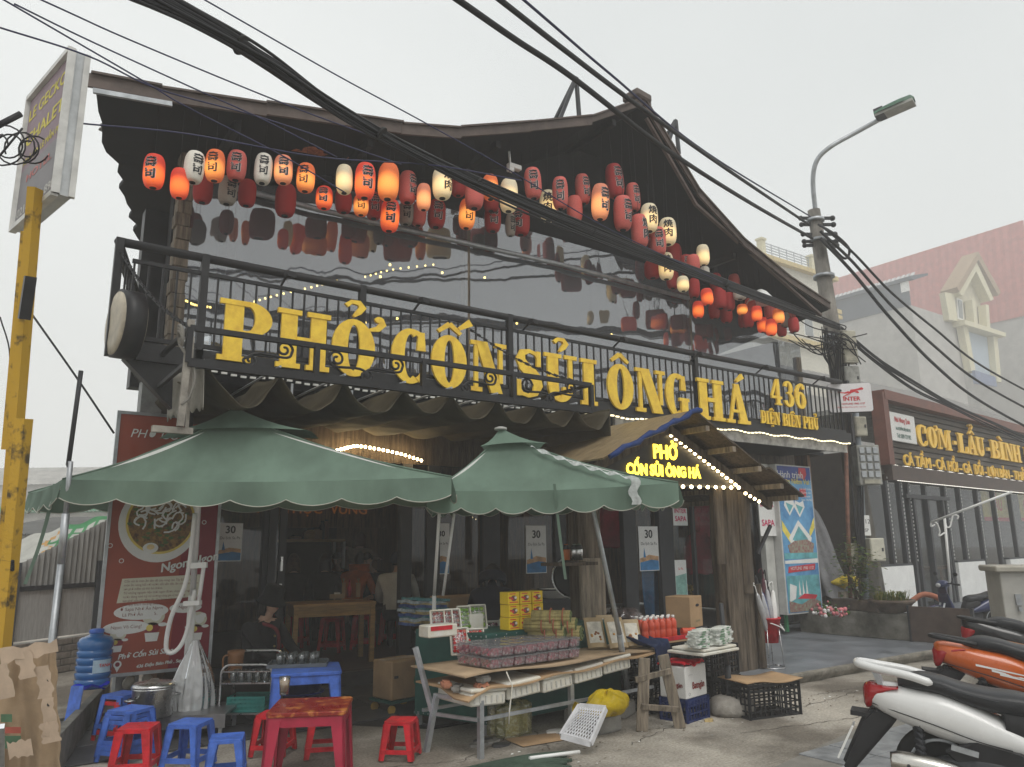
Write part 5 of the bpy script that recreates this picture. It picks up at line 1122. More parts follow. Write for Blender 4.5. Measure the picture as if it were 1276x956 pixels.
B().box((LX/2, 1.5, zt_-.3), (LX+.2, 2.8, .12)).build('flat_roof', K_greybox, shop)
for i in range(3): 
    t = thing('dining_table', f'dark table inside the rice restaurant, {("nearest the door", "in the middle", "farthest right")[i]}', 'table', tuple(SP+SXd*(5+1.6*i)-SN*1.2+Vector((0, 0, .15))), SA); B().box((0, 0, .72), (1.1, .6, .05)).build('table_top', K_interior, t)
    for x in (-.5, .5):
        for y in (-.25, .25): B().box((x, y, .35), (.05, .05, .7)).build('leg', K_interior, t)
yp = thing('menu_poster', 'yellow menu poster with red LẨU lettering behind the rice restaurant glass', 'poster', tuple(SP), SA)
for a, c in ((1222, 1262), (1268, 1290)):
    xa, za_ = sl_(a, 612, -.1); xb, zc_ = sl_(c, 650, -.1); B().box(((xa+xb)/2, .11, (za_+zc_)/2), (xb-xa, .02, za_-zc_)).build('sheet', mat('yellow_poster_sheet', (.55, .42, .08), .6), yp); b = B(); Mq2 = frame_m((0, .098, 0), (1, 0, 0), (0, -1, 0)); put_text(b, 'LẨU' if a < 1260 else 'GÀ', Mq2, ((xa+xb)/2, (za_+zc_)/2-.1), .42, 0, .002, bold=.01); b.prism([(xa, zc_), (xb, zc_), (xb, zc_+.1), (xa, zc_+.1)], 0, .002, 0, Mq2); b.build('print', K_redink, yp)
# white welded stand
stn = thing('clothes_stand', 'thin white welded stand with slanting top bar and curled brackets', 'stand', (0, 0, 0)); D = 13.2
B().tube([ond(1186, 752, D), ond(1177, 646, D)], .022, 8).build('upright', K_white, stn); B().tube([ond(1160, 651, D-.1), ond(1261, 613, D-.9)], .02, 8).build('top_bar', K_white, stn)
def curl(P): B().tube(spline([ond(x, y, D) for x, y in P], 6), .013, 6).build('curl', K_white, stn)
curl([(1165, 654), (1160, 656), (1161, 651), (1167, 652), (1171, 662), (1170, 668), (1177, 664)]); curl([(1193, 647), (1194, 643), (1188, 642), (1186, 648), (1184, 656), (1180, 657), (1178, 652)])
tag(B().tube([ond(1131, 752, 12.6)]+spline([ond(1136, 749, 12.6), ond(1150, 741, 12.6), ond(1166, 744, 12.6), ond(1178, 752, 12.6)], 6), .045, 8).build('orange_hose', mat('dull_orange_hose', (.38, .13, .07), .6)), 'thick orange hose arching above the brown ramp board', 'hose')
# electric cabinet by the road
cp_ = ond(1262, 760, 8.3); cabz = onz(1262, 800, 0)
ec = thing('electric_cabinet', 'grey roadside electric cabinet with warning labels and overhanging lid', 'cabinet', (ond(1297, 770, 8.6).x, ond(1297, 770, 8.6).y, 0), rad(-50))
ctop = ond(1250, 714, 8.3).z
B().box((0, 0, ctop/2), (.86, .5, ctop)).build('box_body', mat('cabinet_grey', (.40, .39, .36), .5, var=.15, vs=3), ec, bevel=.01); B().box((0, 0, ctop+.03), (.96, .6, .07)).build('lid', mat('cabinet_lid', (.36, .34, .29), .5, var=.15), ec, bevel=.015)
B().box((-.28, -.26, ctop-.3), (.06, .03, .12)).box((-.28, -.275, ctop-.4), (.03, .03, .05)).build('lock', K_galv, ec)
b = B(); Mc = frame_m((0, -.252, 0), (1, 0, 0), (0, -1, 0))
b.prism([(.0, ctop-.36), (.42, ctop-.36), (.42, ctop-.14), (.0, ctop-.14)], 0, .003, 0, Mc).prism([(.0, ctop-.17), (.42, ctop-.17), (.42, ctop-.13), (.0, ctop-.13)], 0, .004, 1, Mc).prism([(.03, ctop-.31), (.13, ctop-.31), (.08, ctop-.22)], 0, .004, 2, Mc).prism([(.0, ctop-.78), (.42, ctop-.78), (.42, ctop-.38), (.0, ctop-.38)], 0, .003, 0, Mc)
b.prism([(.07, ctop-.42), (.11, ctop-.42), (.08, ctop-.5), (.11, ctop-.5), (.05, ctop-.6), (.065, ctop-.53), (.035, ctop-.53)], 0, .004, 1, Mc)
put_text(b, 'CẤM LẠI GẦN', Mc, (.14, ctop-.45), .05, 3, .004, align='LEFT', bold=.001); put_text(b, 'CÓ ĐIỆN', Mc, (.16, ctop-.53), .045, 3, .004, align='LEFT', bold=.001); put_text(b, 'NGUY HIỂM CHẾT NGƯỜI', Mc, (.03, ctop-.66), .03, 3, .004, align='LEFT'); put_text(b, 'A  NGUY HIỂM', Mc, (.03, ctop-.163), .03, 0, .005, align='LEFT')
b.build('label', [K_paper, K_redink, mat('warning_yellow', (.8, .6, .05), .5), K_ink], ec)
# ============================================================ HOUSES in the fog
K_render = mat('grey_house_render', (.42, .41, .39), .9, var=.12, vs=1.5); K_cream = mat('cream_house_trim', (.62, .58, .42), .7, var=.1); K_redroof = mat('red_corrugated_roof', (.44, .17, .155), .7, var=.15, vs=2); K_greyroof = mat('dark_grey_cladding', (.10, .115, .14), .7, var=.15)
hg = thing('grey_house', 'tall grey rendered house with ornate cream gabled front beyond the rice restaurant', 'house')
HX, HY = 64.0, 31.2
def hx(px, py): return onp(px, py, (HX, 0, 0), Vector((1, 0, 0)))
YZ = Matrix(((0, 0, -1, HX+.12), (1, 0, 0, 0), (0, 1, 0, 0), (0, 0, 0, 1))); XZ = Matrix(((1, 0, 0, 0), (0, 0, -1, HY), (0, 1, 0, 0), (0, 0, 0, 1)))
zE = hx(1175, 370).z; zL = hx(1175, 338).z; zR = hx(1200, 322).z; yb = hx(1000, 400).y
B().box((HX+4, (HY+yb)/2, zE/2), (8, yb-HY, zE)).build('wall', K_render, hg)
B().prism([(HY+.05, zE), (yb, zE), (yb, zL), (HY+.05, zL)], 0, .2, 0, YZ).build('side_cladding', K_greyroof, hg)
B().box((HX-.06, hx(1128, 357).y, hx(1128, 357).z), (.1, .7, 1.0)).build('small_window', K_white, hg)
B().prism([(-.3, 0), (.1, 0), (2.6, .9), (2.6, 1.1), (-.3, .3)], 0, yb-HY+.5, 0, Matrix(((1, 0, 0, HX), (0, 0, 1, HY-.5), (0, 1, 0, zL), (0, 0, 0, 1)))).build('roof', K_greyroof, hg)
rt = B().box((0, 0, 0), (1.0, .28, .10)).build('roof_tile', mat('pale_roof_tile', (.5, .5, .5), .7), hg)
for i in range(44): (inst(rt, hg) if i else rt).location = (HX+.12, HY-.3+.42*i, zL+.42)
for o in hg.children:
    if o.name.startswith('roof_tile'): o.rotation_euler.y = rad(-44)
def fx(px, py, d=0): q = ony(px, py, HY-d); return (q.x, q.z)
gP = [fx(1181, 368), fx(1203, 326), fx(1226, 376)]; gI = [fx(1187, 372), fx(1204, 341), fx(1222, 378)]
B().prism([gI[0], gI[1], gI[2], fx(1224, 418), fx(1190, 405)], -.6, .0, 0, XZ).build('gable', mat('cream_gable', (.55, .51, .38), .8), hg)
for k in range(2): B().prism([gP[k], gP[k+1], gI[k+1], gI[k]], -.3, .9-.01*k, 0, XZ).build('gable_trim', K_cream, hg)
B().prism([fx(1177, 362), fx(1204, 318), fx(1232, 368), fx(1229, 372), fx(1204, 328), fx(1180, 368)], -.4, 1.1, 0, XZ).build('gable_roof', mat('ochre_roof_edge', (.34, .25, .17), .8), hg)
def bx2(nm, P, d0, d1, m): B().prism([fx(*q) for q in P], d0, d1, 0, XZ).build(nm, m, hg)
bx2('window', ((1190, 372), (1197, 374), (1199, 400), (1192, 398)), 0, .15, K_white); bx2('pane', ((1191.5, 374), (1196, 376), (1197.5, 398), (1193, 396)), .15, .2, mat('fog_window_pane', (.25, .27, .28), .2))
bx2('corner_pilaster', ((1170, 366), (1182, 368), (1186, 402), (1176, 400)), 0, .5, K_cream)
for P in (((1200, 376), (1204, 377), (1207, 406), (1203, 405)), ((1217, 382), (1221, 383), (1223, 412), (1219, 411))): bx2('column', P, .1, .8, K_cream)
bx2('cornice', ((1186, 402), (1238, 418), (1238, 423), (1187, 408)), 0, 1.1, K_cream)
bx2('balcony_door', ((1198, 412), (1227, 421), (1232, 478), (1206, 470)), .0, .2, mat('blue_grey_curtain', (.38, .45, .52), .6, var=.15, st=(8, 1, 1)))
for P in (((1190, 408), (1196, 410), (1206, 466), (1200, 464)), ((1228, 421), (1233, 422), (1238, 478), (1233, 477))): bx2('door_column', P, .1, .7, K_cream)
bx2('hoarding', ((1200, 464), (1226, 472), (1228, 484), (1202, 480)), .75, 1.0, mat('blue_hoarding', (.16, .2, .32), .6, var=.3))
# red-roofed house
hr = thing('red_roof_house', 'large house with long red corrugated roof fading into the fog at right', 'house')
RX = 84.0
def hr_(px, py): return onp(px, py, (RX, 0, 0), Vector((1, 0, 0)))
q0, q1, q2, q3 = hr_(1010, 352), hr_(1268, 272), hr_(1268, 392), hr_(1010, 420)
yq = q0.y
b = B(); n_ = 60; vs = []
for i in range(n_+1):
    y = lerp(q1.y, yq, i/n_); o_ = .06*(i % 2); zz = lerp(q1.z, q0.z, i/n_)*.5+.5*max(q1.z, q0.z)
    zz = max(q1.z, q0.z)
    vs += [(RX-o_, y, q2.z-.3), (RX+1.4-o_, y, zz)]
b.add(vs, [(2*i, 2*i+2, 2*i+3, 2*i+1) for i in range(n_)]).build('roof', K_redroof, hr)
b = B().box((RX+4.1, (q1.y+yq)/2, q2.z/2-.2), (8, yq-q1.y, q2.z)); b.build('wall', K_render, hr); B().prism([(RX+.2, 0), (RX+8, 0), (RX+8, q2.z+.5), (RX+4.5, max(q1.z, q0.z)+1.2), (RX+.1, q2.z+.3)], 0, .4, 0, Matrix(((1, 0, 0, 0), (0, 0, -1, q1.y+.3), (0, 1, 0, 0), (0, 0, 0, 1)))).build('front_wall', mat('pale_front_wall', (.5, .49, .45), .8, var=.1), hr)
for i, (x, z) in enumerate(((RX+1.0, q2.z+.9), (RX+1.0, q2.z-1.4), (RX+1.0, q2.z-4.4), (RX+3.2, q2.z-1.4), (RX+3.2, q2.z-4.4))):
    f_ = B().box((x, q1.y-.14, z), (1.2, .12, 1.7)).build('window', K_white, hr); B().box((x, q1.y-.21, z), (1.0, .04, 1.5)).build('pane', MATS['fog_window_pane'], f_)
for z in (q2.z+.0, q2.z-2.6, q2.z-5.6): B().box((RX+3.5, q1.y-.5, z), (7.5, 1.2, .22)).build('balcony', K_cream, hr)
for i in range(14): B().lathe([(.05, 0), (.1, .2), (.06, .5), (.08, .8)], 8, (RX+.1+i*.3, q1.y-1.0, q2.z-5.5)).build('baluster', K_cream, hr)
# cream house behind the restaurant roof
hc = thing('cream_house', 'cream terraced house with roof railing behind the right end of the black roof', 'house')
CY = 29.0
def hcp(px, py): return ony(px, py, CY)
r0_, r1_ = hcp(944, 296), hcp(1010, 316); zb_ = hcp(1000, 335).z
xL, xR = hcp(930, 320).x, hcp(1036, 335).x; ztp = (r0_.z+hcp(1010, 318).z)/2
B().box(((xL+xR)/2, CY+3, zb_/2-.3), (xR-xL, 6, zb_)).build('wall', mat('pale_cream_render', (.56, .54, .47), .85, var=.1), hc)
for z, h_ in ((zb_-.15, .3), (zb_-2.6, .3), (zb_-3.0, .25), (zb_-5.4, .3)): B().box(((xL+xR)/2, CY-.15, z), (xR-xL+.2, .5, h_)).build('cornice', mat('ochre_cornice', (.55, .44, .22), .7), hc)
for px in (948, 1008): x = hcp(px, 310).x; B().box((x, CY-.05, zb_+.5), (.4, .4, 1.1)).box((x, CY-.05, zb_+1.08), (.52, .52, .14)).build('parapet_pillar', K_cream, hc)
b = B(); xa, xb = hcp(951, 310).x, hcp(1005, 310).x
for k in range(5): b.bar((xa, CY-.05, zb_+.18+k*.19), (xb, CY-.05, zb_+.18+k*.19), .05, .05)
for k in range(7): b.box((lerp(xa, xb, k/6), CY-.05, zb_+.5), (.05, .04, 1.0))
b.build('railing', K_galv, hc)
for k in range(4): x = lerp(xL, xR, (k+.5)/4); f_ = B().box((x, CY-.03, zb_-4.1), (1.0, .1, 1.6)).build('window', K_white, hc); B().box((x, CY-.09, zb_-4.1), (.85, .04, 1.4)).build('pane', MATS['fog_window_pane'], f_)
# corrugated roof shed above the shop sign
sh_ = thing('metal_roof_shed', 'low shed with grey ribbed metal roof just above the rice restaurant sign', 'shed')
b = B(); n_ = 90; vs = []
for i in range(n_+1): x = 17+14*i/n_; o_ = .035*(i % 2); vs += [(x*1.3-3, 14.2, 6.6+o_), (x*1.3-3, 17, 8.1+o_)]
b.add(vs, [(2*i, 2*i+2, 2*i+3, 2*i+1) for i in range(n_)]).build('roof', mat('ribbed_grey_roof', (.20, .19, .18), .6, var=.25, vs=3), sh_)
B().box((28, 15.7, 3.2), (17.6, 2.6, 6.2)).build('wall', K_render, sh_)
for x in (19.4, 22, 25.5, 29): B().box((x, 14.3, 5.9), (.08, .08, 1.2)).build('strut', K_galv, sh_)
# ============================================================ LEFT BACKGROUND
def ribbed(a, c, z0, z1, n, m, name, parent, dep=.05, zs=None):
    a, c = Vector(a), Vector(c); d = c-a; nn = Vector((-d.y, d.x, 0)).normalized(); b = B(); vs = []
    for i in range(n+1): p = a+d*(i/n)+nn*(dep*(i % 2)); vs += [(p.x, p.y, z0), (p.x, p.y, max(zs, z1-.45*d.length*(1-i/n)) if zs else z1)]
    return b.add(vs, [(2*i, 2*i+2, 2*i+3, 2*i+1) for i in range(n)]).build(name, m, parent)
fw = thing('corrugated_fence', 'grey corrugated fence with framed panels on a brick base down the lane at left', 'fence')
K_corr = mat('dull_corrugated_grey', (.30, .295, .28), .7, var=.25, vs=4, st=(3, 3, .5)); A0, A1 = onz(-60, 930, 0), onz(160, 822, 0); A0 = A1-Vector((.8, .6, 0))*5.2; A1 = A1+Vector((.8, .6, 0))*1.2
ribbed(A0, A1, 1.0, 2.85, 150, K_corr, 'corrugated_sheet', fw, .05, 1.3)
d_ = (A1-A0); nn_ = Vector((-d_.y, d_.x, 0)).normalized()
for k in range(11):
    p = A0+d_*(k/10); B().box((p.x-nn_.x*.03, p.y-nn_.y*.03, .9), (.07, .07, 1.1)).build('fence_post', K_dark, fw)
for k in range(10):
    p, q = A0+d_*((k+.06)/10), A0+d_*((k+.94)/10); B().bar((p.x, p.y, .78), (q.x, q.y, .78), .03, .62).build('panel', mat('pale_plastic_panel', (.50, .50, .49), .5, var=.15, st=(9, 9, 1)), fw)
B().bar((A0.x, A0.y, 1.12), (A1.x, A1.y, 1.12), .08, .06).build('rail', K_dark, fw)
bk0 = B().box((0, 0, 0), (.30, .12, .075)).build('brick', mat('grey_brick', (.24, .21, .18), .9, var=.35, vs=8, bump=.3), fw, bevel=.006)
ang = math.atan2(d_.y, d_.x); L_ = d_.length; first = True
for r in range(5):
    for k in range(int(L_/.32)):
        if r*0+k > 26: break
        p = A0+d_*((k+.5*(r % 2)+.3)/(L_/.32)); o = bk0 if first else inst(bk0, fw); first = False
        o.location = (p.x-nn_.x*(.02+rnd.uniform(0, .012)), p.y-nn_.y*.02, .05+r*.088); o.rotation_euler = (0, 0, ang)
B().bar((A0.x, A0.y, .22), (A1.x, A1.y, .22), .1, .44).build('base_mortar', K_concrete, fw)
tp_ = thing('tarp_banner', 'sagging green and white printed tarpaulin draped over the fence roof at left', 'tarpaulin')
T0, T1 = ond(8, 710, 11.3), ond(150, 648, 11.7); T2, T3 = ond(24, 672, 12.9), ond(170, 632, 13.6)
b = B(); b.grid(lambda u, v: vlerp(vlerp(T0, T1, u), vlerp(T2, T3, u), v)+Vector((0, 0, -.05*math.sin(math.pi*v)+.025*math.sin(u*24+v*5))), 60, 10)
o = b.build('sheet', [cloth_mat('tarp_green', (.07, .26, .11), .2, .25, 2), cloth_mat('tarp_white', (.5, .5, .46), .2, .15, 3), cloth_mat('tarp_orange', (.55, .32, .12), .2)], tp_)
for i, p in enumerate(o.data.polygons):
    u, v = (i % 60)/60, (i//60)/10
    p.material_index = 1 if u < .28+.06*math.sin(v*9) else (2 if u < .32+.05*math.sin(v*9) else (1 if (v in (.3, .4, .6, .7) and int(u*60) % 6 < 4) else 0))
B().grid(lambda u, v: vlerp(T0, T1, u)+Vector((.0, 0, -.45*v*(1-.6*u)+.03*math.sin(u*50)*v)), 50, 4).build('hanging_edge', MATS['tarp_white'], tp_)
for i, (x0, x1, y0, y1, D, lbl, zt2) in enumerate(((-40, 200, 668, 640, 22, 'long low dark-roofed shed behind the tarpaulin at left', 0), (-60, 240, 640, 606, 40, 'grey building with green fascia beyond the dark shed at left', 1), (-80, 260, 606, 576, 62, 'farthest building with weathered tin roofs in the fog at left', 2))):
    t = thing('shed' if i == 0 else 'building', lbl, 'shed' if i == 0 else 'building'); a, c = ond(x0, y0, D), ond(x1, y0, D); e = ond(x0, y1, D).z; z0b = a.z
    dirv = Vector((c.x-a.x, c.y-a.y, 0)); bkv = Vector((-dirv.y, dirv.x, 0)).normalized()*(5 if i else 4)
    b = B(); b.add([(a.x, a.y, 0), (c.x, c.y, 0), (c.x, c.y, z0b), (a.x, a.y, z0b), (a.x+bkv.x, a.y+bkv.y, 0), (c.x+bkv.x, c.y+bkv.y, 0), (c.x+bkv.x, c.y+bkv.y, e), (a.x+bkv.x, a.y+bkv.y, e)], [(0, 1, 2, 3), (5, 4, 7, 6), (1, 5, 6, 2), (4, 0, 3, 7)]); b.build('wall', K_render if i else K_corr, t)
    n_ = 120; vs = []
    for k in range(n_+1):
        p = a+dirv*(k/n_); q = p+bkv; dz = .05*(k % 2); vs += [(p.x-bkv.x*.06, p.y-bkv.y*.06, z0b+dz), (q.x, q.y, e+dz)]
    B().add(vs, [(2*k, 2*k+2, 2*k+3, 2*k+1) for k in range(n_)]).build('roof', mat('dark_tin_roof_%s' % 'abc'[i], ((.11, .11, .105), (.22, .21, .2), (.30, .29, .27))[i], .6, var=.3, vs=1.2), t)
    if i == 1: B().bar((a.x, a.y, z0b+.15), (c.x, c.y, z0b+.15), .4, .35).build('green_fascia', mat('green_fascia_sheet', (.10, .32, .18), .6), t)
# ============================================================ FURNITURE at the left
def stool_mesh(t, w, h, m, leg_w=.05, m_leg=None):
    top = w*.40; bot = w*.5; th = .012
    b = B(); b.prism([(x, y) for cx, cy, a0 in ((top-.02, top-.02, 0), (-top+.02, top-.02, 90), (-top+.02, -top+.02, 180), (top-.02, -top+.02, 270)) for x, y in ell(cx, cy, .02, .02, 3, a0, a0+90)], h-.05*h/.27*.6, h-.004)
    b.prism(ell(0, 0, .012, .012, 8), h-.004, h-.001)
    b.build('seat', m, t, bevel=.004)
    for i in range(4):
        sx, sy = (1, 1, -1, -1)[i], (1, -1, -1, 1)[i]; b = B()
        for (ax) in (0, 1):
            z1 = h-.02; P = []
            for (f, z, wd) in ((bot, 0, leg_w*.8), (top+.002, z1, leg_w*1.25)):
                if ax == 0: P += [(sx*f, sy*f, z), (sx*(f-wd), sy*f, z)]
                else: P += [(sx*f, sy*f, z), (sx*f, sy*(f-wd), z)]
            q = [P[0], P[1], P[3], P[2]]; n_ = (0, -sy*th, 0) if ax == 0 else (-sx*th, 0, 0)
            vs = q+[(p[0]+n_[0], p[1]+n_[1], p[2]) for p in q]
            f = [(0, 1, 2, 3), (7, 6, 5, 4), (0, 4, 5, 1), (1, 5, 6, 2), (2, 6, 7, 3), (3, 7, 4, 0)]
            b.add(vs, f)
        b.build('leg', m, t)
    for i in range(4):
        a = i*math.pi/2; zz = h*.22; r = lerp(bot, top, .22)
        B().box((0, 0, 0), (2*r-.02, .012, h*.11), 0, 0, Matrix.Rotation(a, 4, 'Z') @ Matrix.Translation((0, r-.004, zz))).build('rung', m, t)
    return t
def stool(label, px, py, m=K_red, w=.27, h=.275, rz=-.6, z0=.012, proto=[{}], group=None):
    p = onz(px, py, z0); k = (m.name, w, h)
    if k in proto[0]: return dup(proto[0][k], label, tuple(p), rz, group)
    t = thing('plastic_stool', label, 'stool', tuple(p), rz, group); stool_mesh(t, w, h, m); proto[0][k] = t; return t
stool('bright red plastic stool standing alone on the bare concrete', 499, 943, K_red, rz=-.75)
stool('red plastic stool in front of the stacked blue stools', 168, 962, K_red, .30, .32, -.5)
stool('blue plastic stool beside the white parasol pole', 234, 955, K_blue, .30, .32, -.75)
stool('blue plastic stool cut off by the bottom edge, right of the parasol pole', 280, 972, K_blue, .28, .29, -.35)
s_ = stool('lower blue stool of the stack behind the front red stool', 156, 945, K_blue, .31, .30, -.95)
s2 = dup(s_, 'upper blue stool of the stack behind the front red stool', tuple(Vector(s_.location)+Vector((.01, 0, .07))), -.95)
s3 = dup(s_, 'middle blue stool of the stack behind the front red stool', tuple(Vector(s_.location)+Vector((0, .005, .035))), -.92)
s4 = stool('red stool under a blue one in the rear stack near the banner', 147, 920, K_red, .30, .32, -1.0)
stool('blue stool topping the rear stack near the banner', 148, 920, K_blue, .30, .32, -.95); bpy.data.objects['plastic_stool.008'].location.z += .05 if 'plastic_stool.008' in bpy.data.objects else 0
stool('red plastic stool behind the red table, right', 403, 940, K_red, .29, .30, -.4); stool('red plastic stool behind the red table, left', 340, 938, K_red, .29, .30, -.7)
def ptable(name, label, px, py, w, h, m, rz, mt=None):
    t = thing(name, label, 'table', tuple(Vector((onz(px, py, h).x, onz(px, py, h).y, 0))), rz)
    b = B(); r = w/2
    P = [(x, y) for cx, cy, a0 in ((r-.04, r-.04, 0), (-r+.04, r-.04, 90), (-r+.04, -r+.04, 180), (r-.04, -r+.04, 270)) for x, y in ell(cx, cy, .04, .04, 4, a0, a0+90)]
    b.prism(P, h-.03, h, 0); b.build('table_top', mt or m, t, bevel=.005)
    for k in range(4): B().box((0, 0, 0), (w-.06, .016, .07), 0, 0, Matrix.Rotation(k*math.pi/2, 4, 'Z') @ Matrix.Translation((0, r-.02, h-.06))).build('apron', m, t)
    for sx in (-1, 1):
        for sy in (-1, 1):
            b = B(); th = .018
            for ax in (0, 1):
                q = []
                for (f, z, wd) in ((r+.015, 0, .05), (r-.01, h-.02, .10)):
                    q += [(sx*f, sy*f, z), ((sx*(f-wd)), sy*f, z) if ax == 0 else (sx*f, sy*(f-wd), z)]
                q = [q[0], q[1], q[3], q[2]]; n_ = (0, -sy*th) if ax == 0 else (-sx*th, 0)
                vs = q+[(p[0]+n_[0], p[1]+n_[1], p[2]) for p in q]; b.add(vs, [(0, 1, 2, 3), (7, 6, 5, 4), (0, 4, 5, 1), (1, 5, 6, 2), (2, 6, 7, 3), (3, 7, 4, 0)])
            b.build('leg', m, t)
    return t
K_worn = mat('worn_red_table_top', (.26, .018, .012), .28, var=.2, vs=9, col2=(.52, .20, .05), lo=.52, hi=.62)
K_redm = mat('dull_red_table_plastic', (.36, .02, .05), .35, var=.15)
rt_ = ptable('red_table', 'dull red plastic table with worn orange-stained top and one glass of tea', 388, 878, .54, .50, K_redm, -.5, K_worn)
bt_ = ptable('blue_table', 'blue plastic table with a grey tray of glasses beside the seated woman', 382, 832, .58, .57, K_blue, -.35)
def glass(p, h=.10, r=.033, fill=.0, fm=None, label='', group=None, src=[None]):
    if src[0] is None or fill:
        t = thing('glass', label, 'glass', tuple(p), 0, group)
        B().lathe([(r*.8, 0), (r, h), (r*.93, h), (r*.72, .008), (0, .008)], 14).build('tumbler', MATS['tumbler_glass'], t)
        if fill: B().lathe([(r*.72, .009), (r*.9, h*fill), (0, h*fill)], 14).build('tea', fm, t)
        elif src[0] is None: src[0] = t
        return t
    return dup(src[0], label, tuple(p), 0, group)
film_mat('tumbler_glass', (.80, .84, .84), .10, .12, .04, 0, dcol=(.6, .62, .62))
glass(onz(354, 866, .50)+Vector((0, 0, .002)), .13, .042, .8, mat('tea', (.42, .22, .05), .2), 'glass of amber tea standing on the worn red table')
tz = .57
p = onz(372, 829, tz); t = thing('tray', 'grey rectangular tray holding upturned glasses on the blue table', 'tray', (p.x, p.y, tz+.002), -.45)
B().prism([(-.25, -.16), (.25, -.16), (.25, .16), (-.25, .16)], 0, .008).bar((-.25, -.16, .015), (.25, -.16, .015), .012, .03).bar((-.25, .16, .015), (.25, .16, .015), .012, .03).bar((-.25, -.16, .015), (-.25, .16, .015), .012, .03).bar((.25, -.16, .015), (.25, .16, .015), .012, .03).build('tray', mat('grey_tray', (.10, .115, .13), .4, var=.15), t)
for i in range(4):
    for j in range(2):
        q = Vector((-.16+.095*i+.02*j, -.04+.09*j, .012)); c_, s__ = math.cos(-.45), math.sin(-.45)
        glass((p.x+q.x*c_-q.y*s__, p.y+q.x*s__+q.y*c_, tz+.012), .095, .034, label='clear tumbler standing on the grey tray on the blue table', group='glasses on the grey tray')
t = thing('basin', 'dark blue plastic basins stacked under the blue table', 'basin', tuple(onz(378, 886, .0)+Vector((0, .1, .012))))
for k in range(3): B().lathe([(.16, .10*k), (.22, .10*k+.15), (.235, .10*k+.15), (.235, .10*k+.165), (.21, .10*k+.165), (.15, .10*k+.03), (0, .10*k+.03)], 28).build('basin_shell', mat('dark_blue_plastic', (.012, .03, .22), .4, var=.15), t)
# stainless rack cart with glasses
p = onz(310, 905, 0)
rk = thing('steel_rack', 'small stainless wire rack cart with rounded hoops, glasses and a jug', 'rack cart', (p.x, p.y, 0), -.62)
def hoop(y, x0, x1, z0, z1, r=.011):
    P = [(x0, y, z0)]+[(x0+.08-.08*math.cos(a), y, z1-.08+.08*math.sin(a)) for a in [k*math.pi/12 for k in range(7)]]+[(x1-.08+.08*math.sin(a), y, z1-.08+.08*math.cos(a)) for a in [k*math.pi/12 for k in range(7)]]+[(x1, y, z0)]
    return B().tube(P, r, 8)
for y, zz in ((-.17, .56), (.17, .64)): hoop(y, -.22, .24, .0, zz).build('hoop', K_steel, rk)
for z in (.14, .40):
    b = B(); b.bar((-.22, -.17, z), (.24, -.17, z), .012, .012).bar((-.22, .17, z), (.24, .17, z), .012, .012).bar((-.22, -.17, z), (-.22, .17, z), .012, .012).bar((.24, -.17, z), (.24, .17, z), .012, .012)
    b.prism([(-.22, -.17), (.24, -.17), (.24, .17), (-.22, .17)], z-.008, z-.002); b.build('shelf', K_steel, rk)
B().bar((-.22, -.17, .5), (.24, -.17, .5), .01, .01).bar((-.22, -.17, .5), (-.22, .17, .5), .01, .01).build('guard_rail', K_steel, rk)
for i in range(5):
    for j in range(2):
        q = Vector((-.13+.075*i, -.11+.09*j, 0)); c_, s__ = math.cos(-.62), math.sin(-.62); glass((p.x+q.x*c_-q.y*s__, p.y+q.x*s__+q.y*c_, .402), .095, .034, label='clear tumbler packed on the upper shelf of the stainless rack', group='glasses on the stainless rack')
q = Vector((-.16, .1, .402)); t = thing('jug', 'brown plastic jug standing on the stainless rack', 'jug', (p.x-.10+.0, p.y+.19, .402), .3)
B().lathe([(.05, 0), (.058, .02), (.075, .2), (.08, .25), (.07, .25), (.05, .02), (0, .02)], 18).build('body', mat('brown_jug_plastic', (.26, .12, .05), .4, var=.15), t); B().tube(spline([(-.07, 0, .22), (-.13, 0, .2), (-.12, 0, .09), (-.06, 0, .06)], 5), .010, 6).build('handle', MATS['brown_jug_plastic'], t)
t = thing('mesh_basket', 'teal plastic mesh basket on the lower shelf of the stainless rack', 'basket', (p.x, p.y, .142), -.62)
b = B(); tm = mat('teal_plastic', (.05, .30, .27), .5)
for k in range(30):
    for s_y in (-.12, .12): b.box((-.17+.34*k/29, s_y, .07), (.006, .006, .13))
for k in range(4): b.bar((-.17, -.12, .02+.035*k), (.17, -.12, .02+.035*k), .008, .006).bar((-.17, .12, .02+.035*k), (.17, .12, .02+.035*k), .008, .006).bar((-.17, -.12, .02+.035*k), (-.17, .12, .02+.035*k), .006, .008).bar((.17, -.12, .02+.035*k), (.17, .12, .02+.035*k), .006, .008)
b.box((0, 0, .004), (.34, .24, .008)).build('basket', tm, t)
t = thing('plastic_bag', 'big crinkled translucent plastic bag hanging on the white parasol pole', 'bag', tuple(ond(240, 850, 6.85)))
def bag(u, v):
    a = u*6.283; r = (.03+.16*math.sin(min(1, v*1.15)*math.pi/1.7)**1.1)*(1+.10*math.sin(a*4+v*1.5)+.07*math.sin(a*9+v*3)+.04*math.sin(a*17-v*2)); r *= 1 if v < .96 else .6
    return (r*math.cos(a), r*.8*math.sin(a), lerp(.36, -.34, v))
B().grid(bag, 72, 40).build('bag', film_mat('crinkled_clear_plastic', (.90, .91, .91), .05, .45, .2, .7, 14, dcol=(.82, .83, .83), bd=.03), t)
b = B()
for k in range(6): b.ball((rnd.uniform(-.12, .12), rnd.uniform(-.1, .1), -.26+rnd.uniform(0, .06)), rnd.uniform(.02, .04), rnd.choice((0, 1)), 6, 4)
tag(b.build('litter', [K_paper, mat('pale_blue_paper', (.35, .5, .55), .7)], t), kind='stuff')
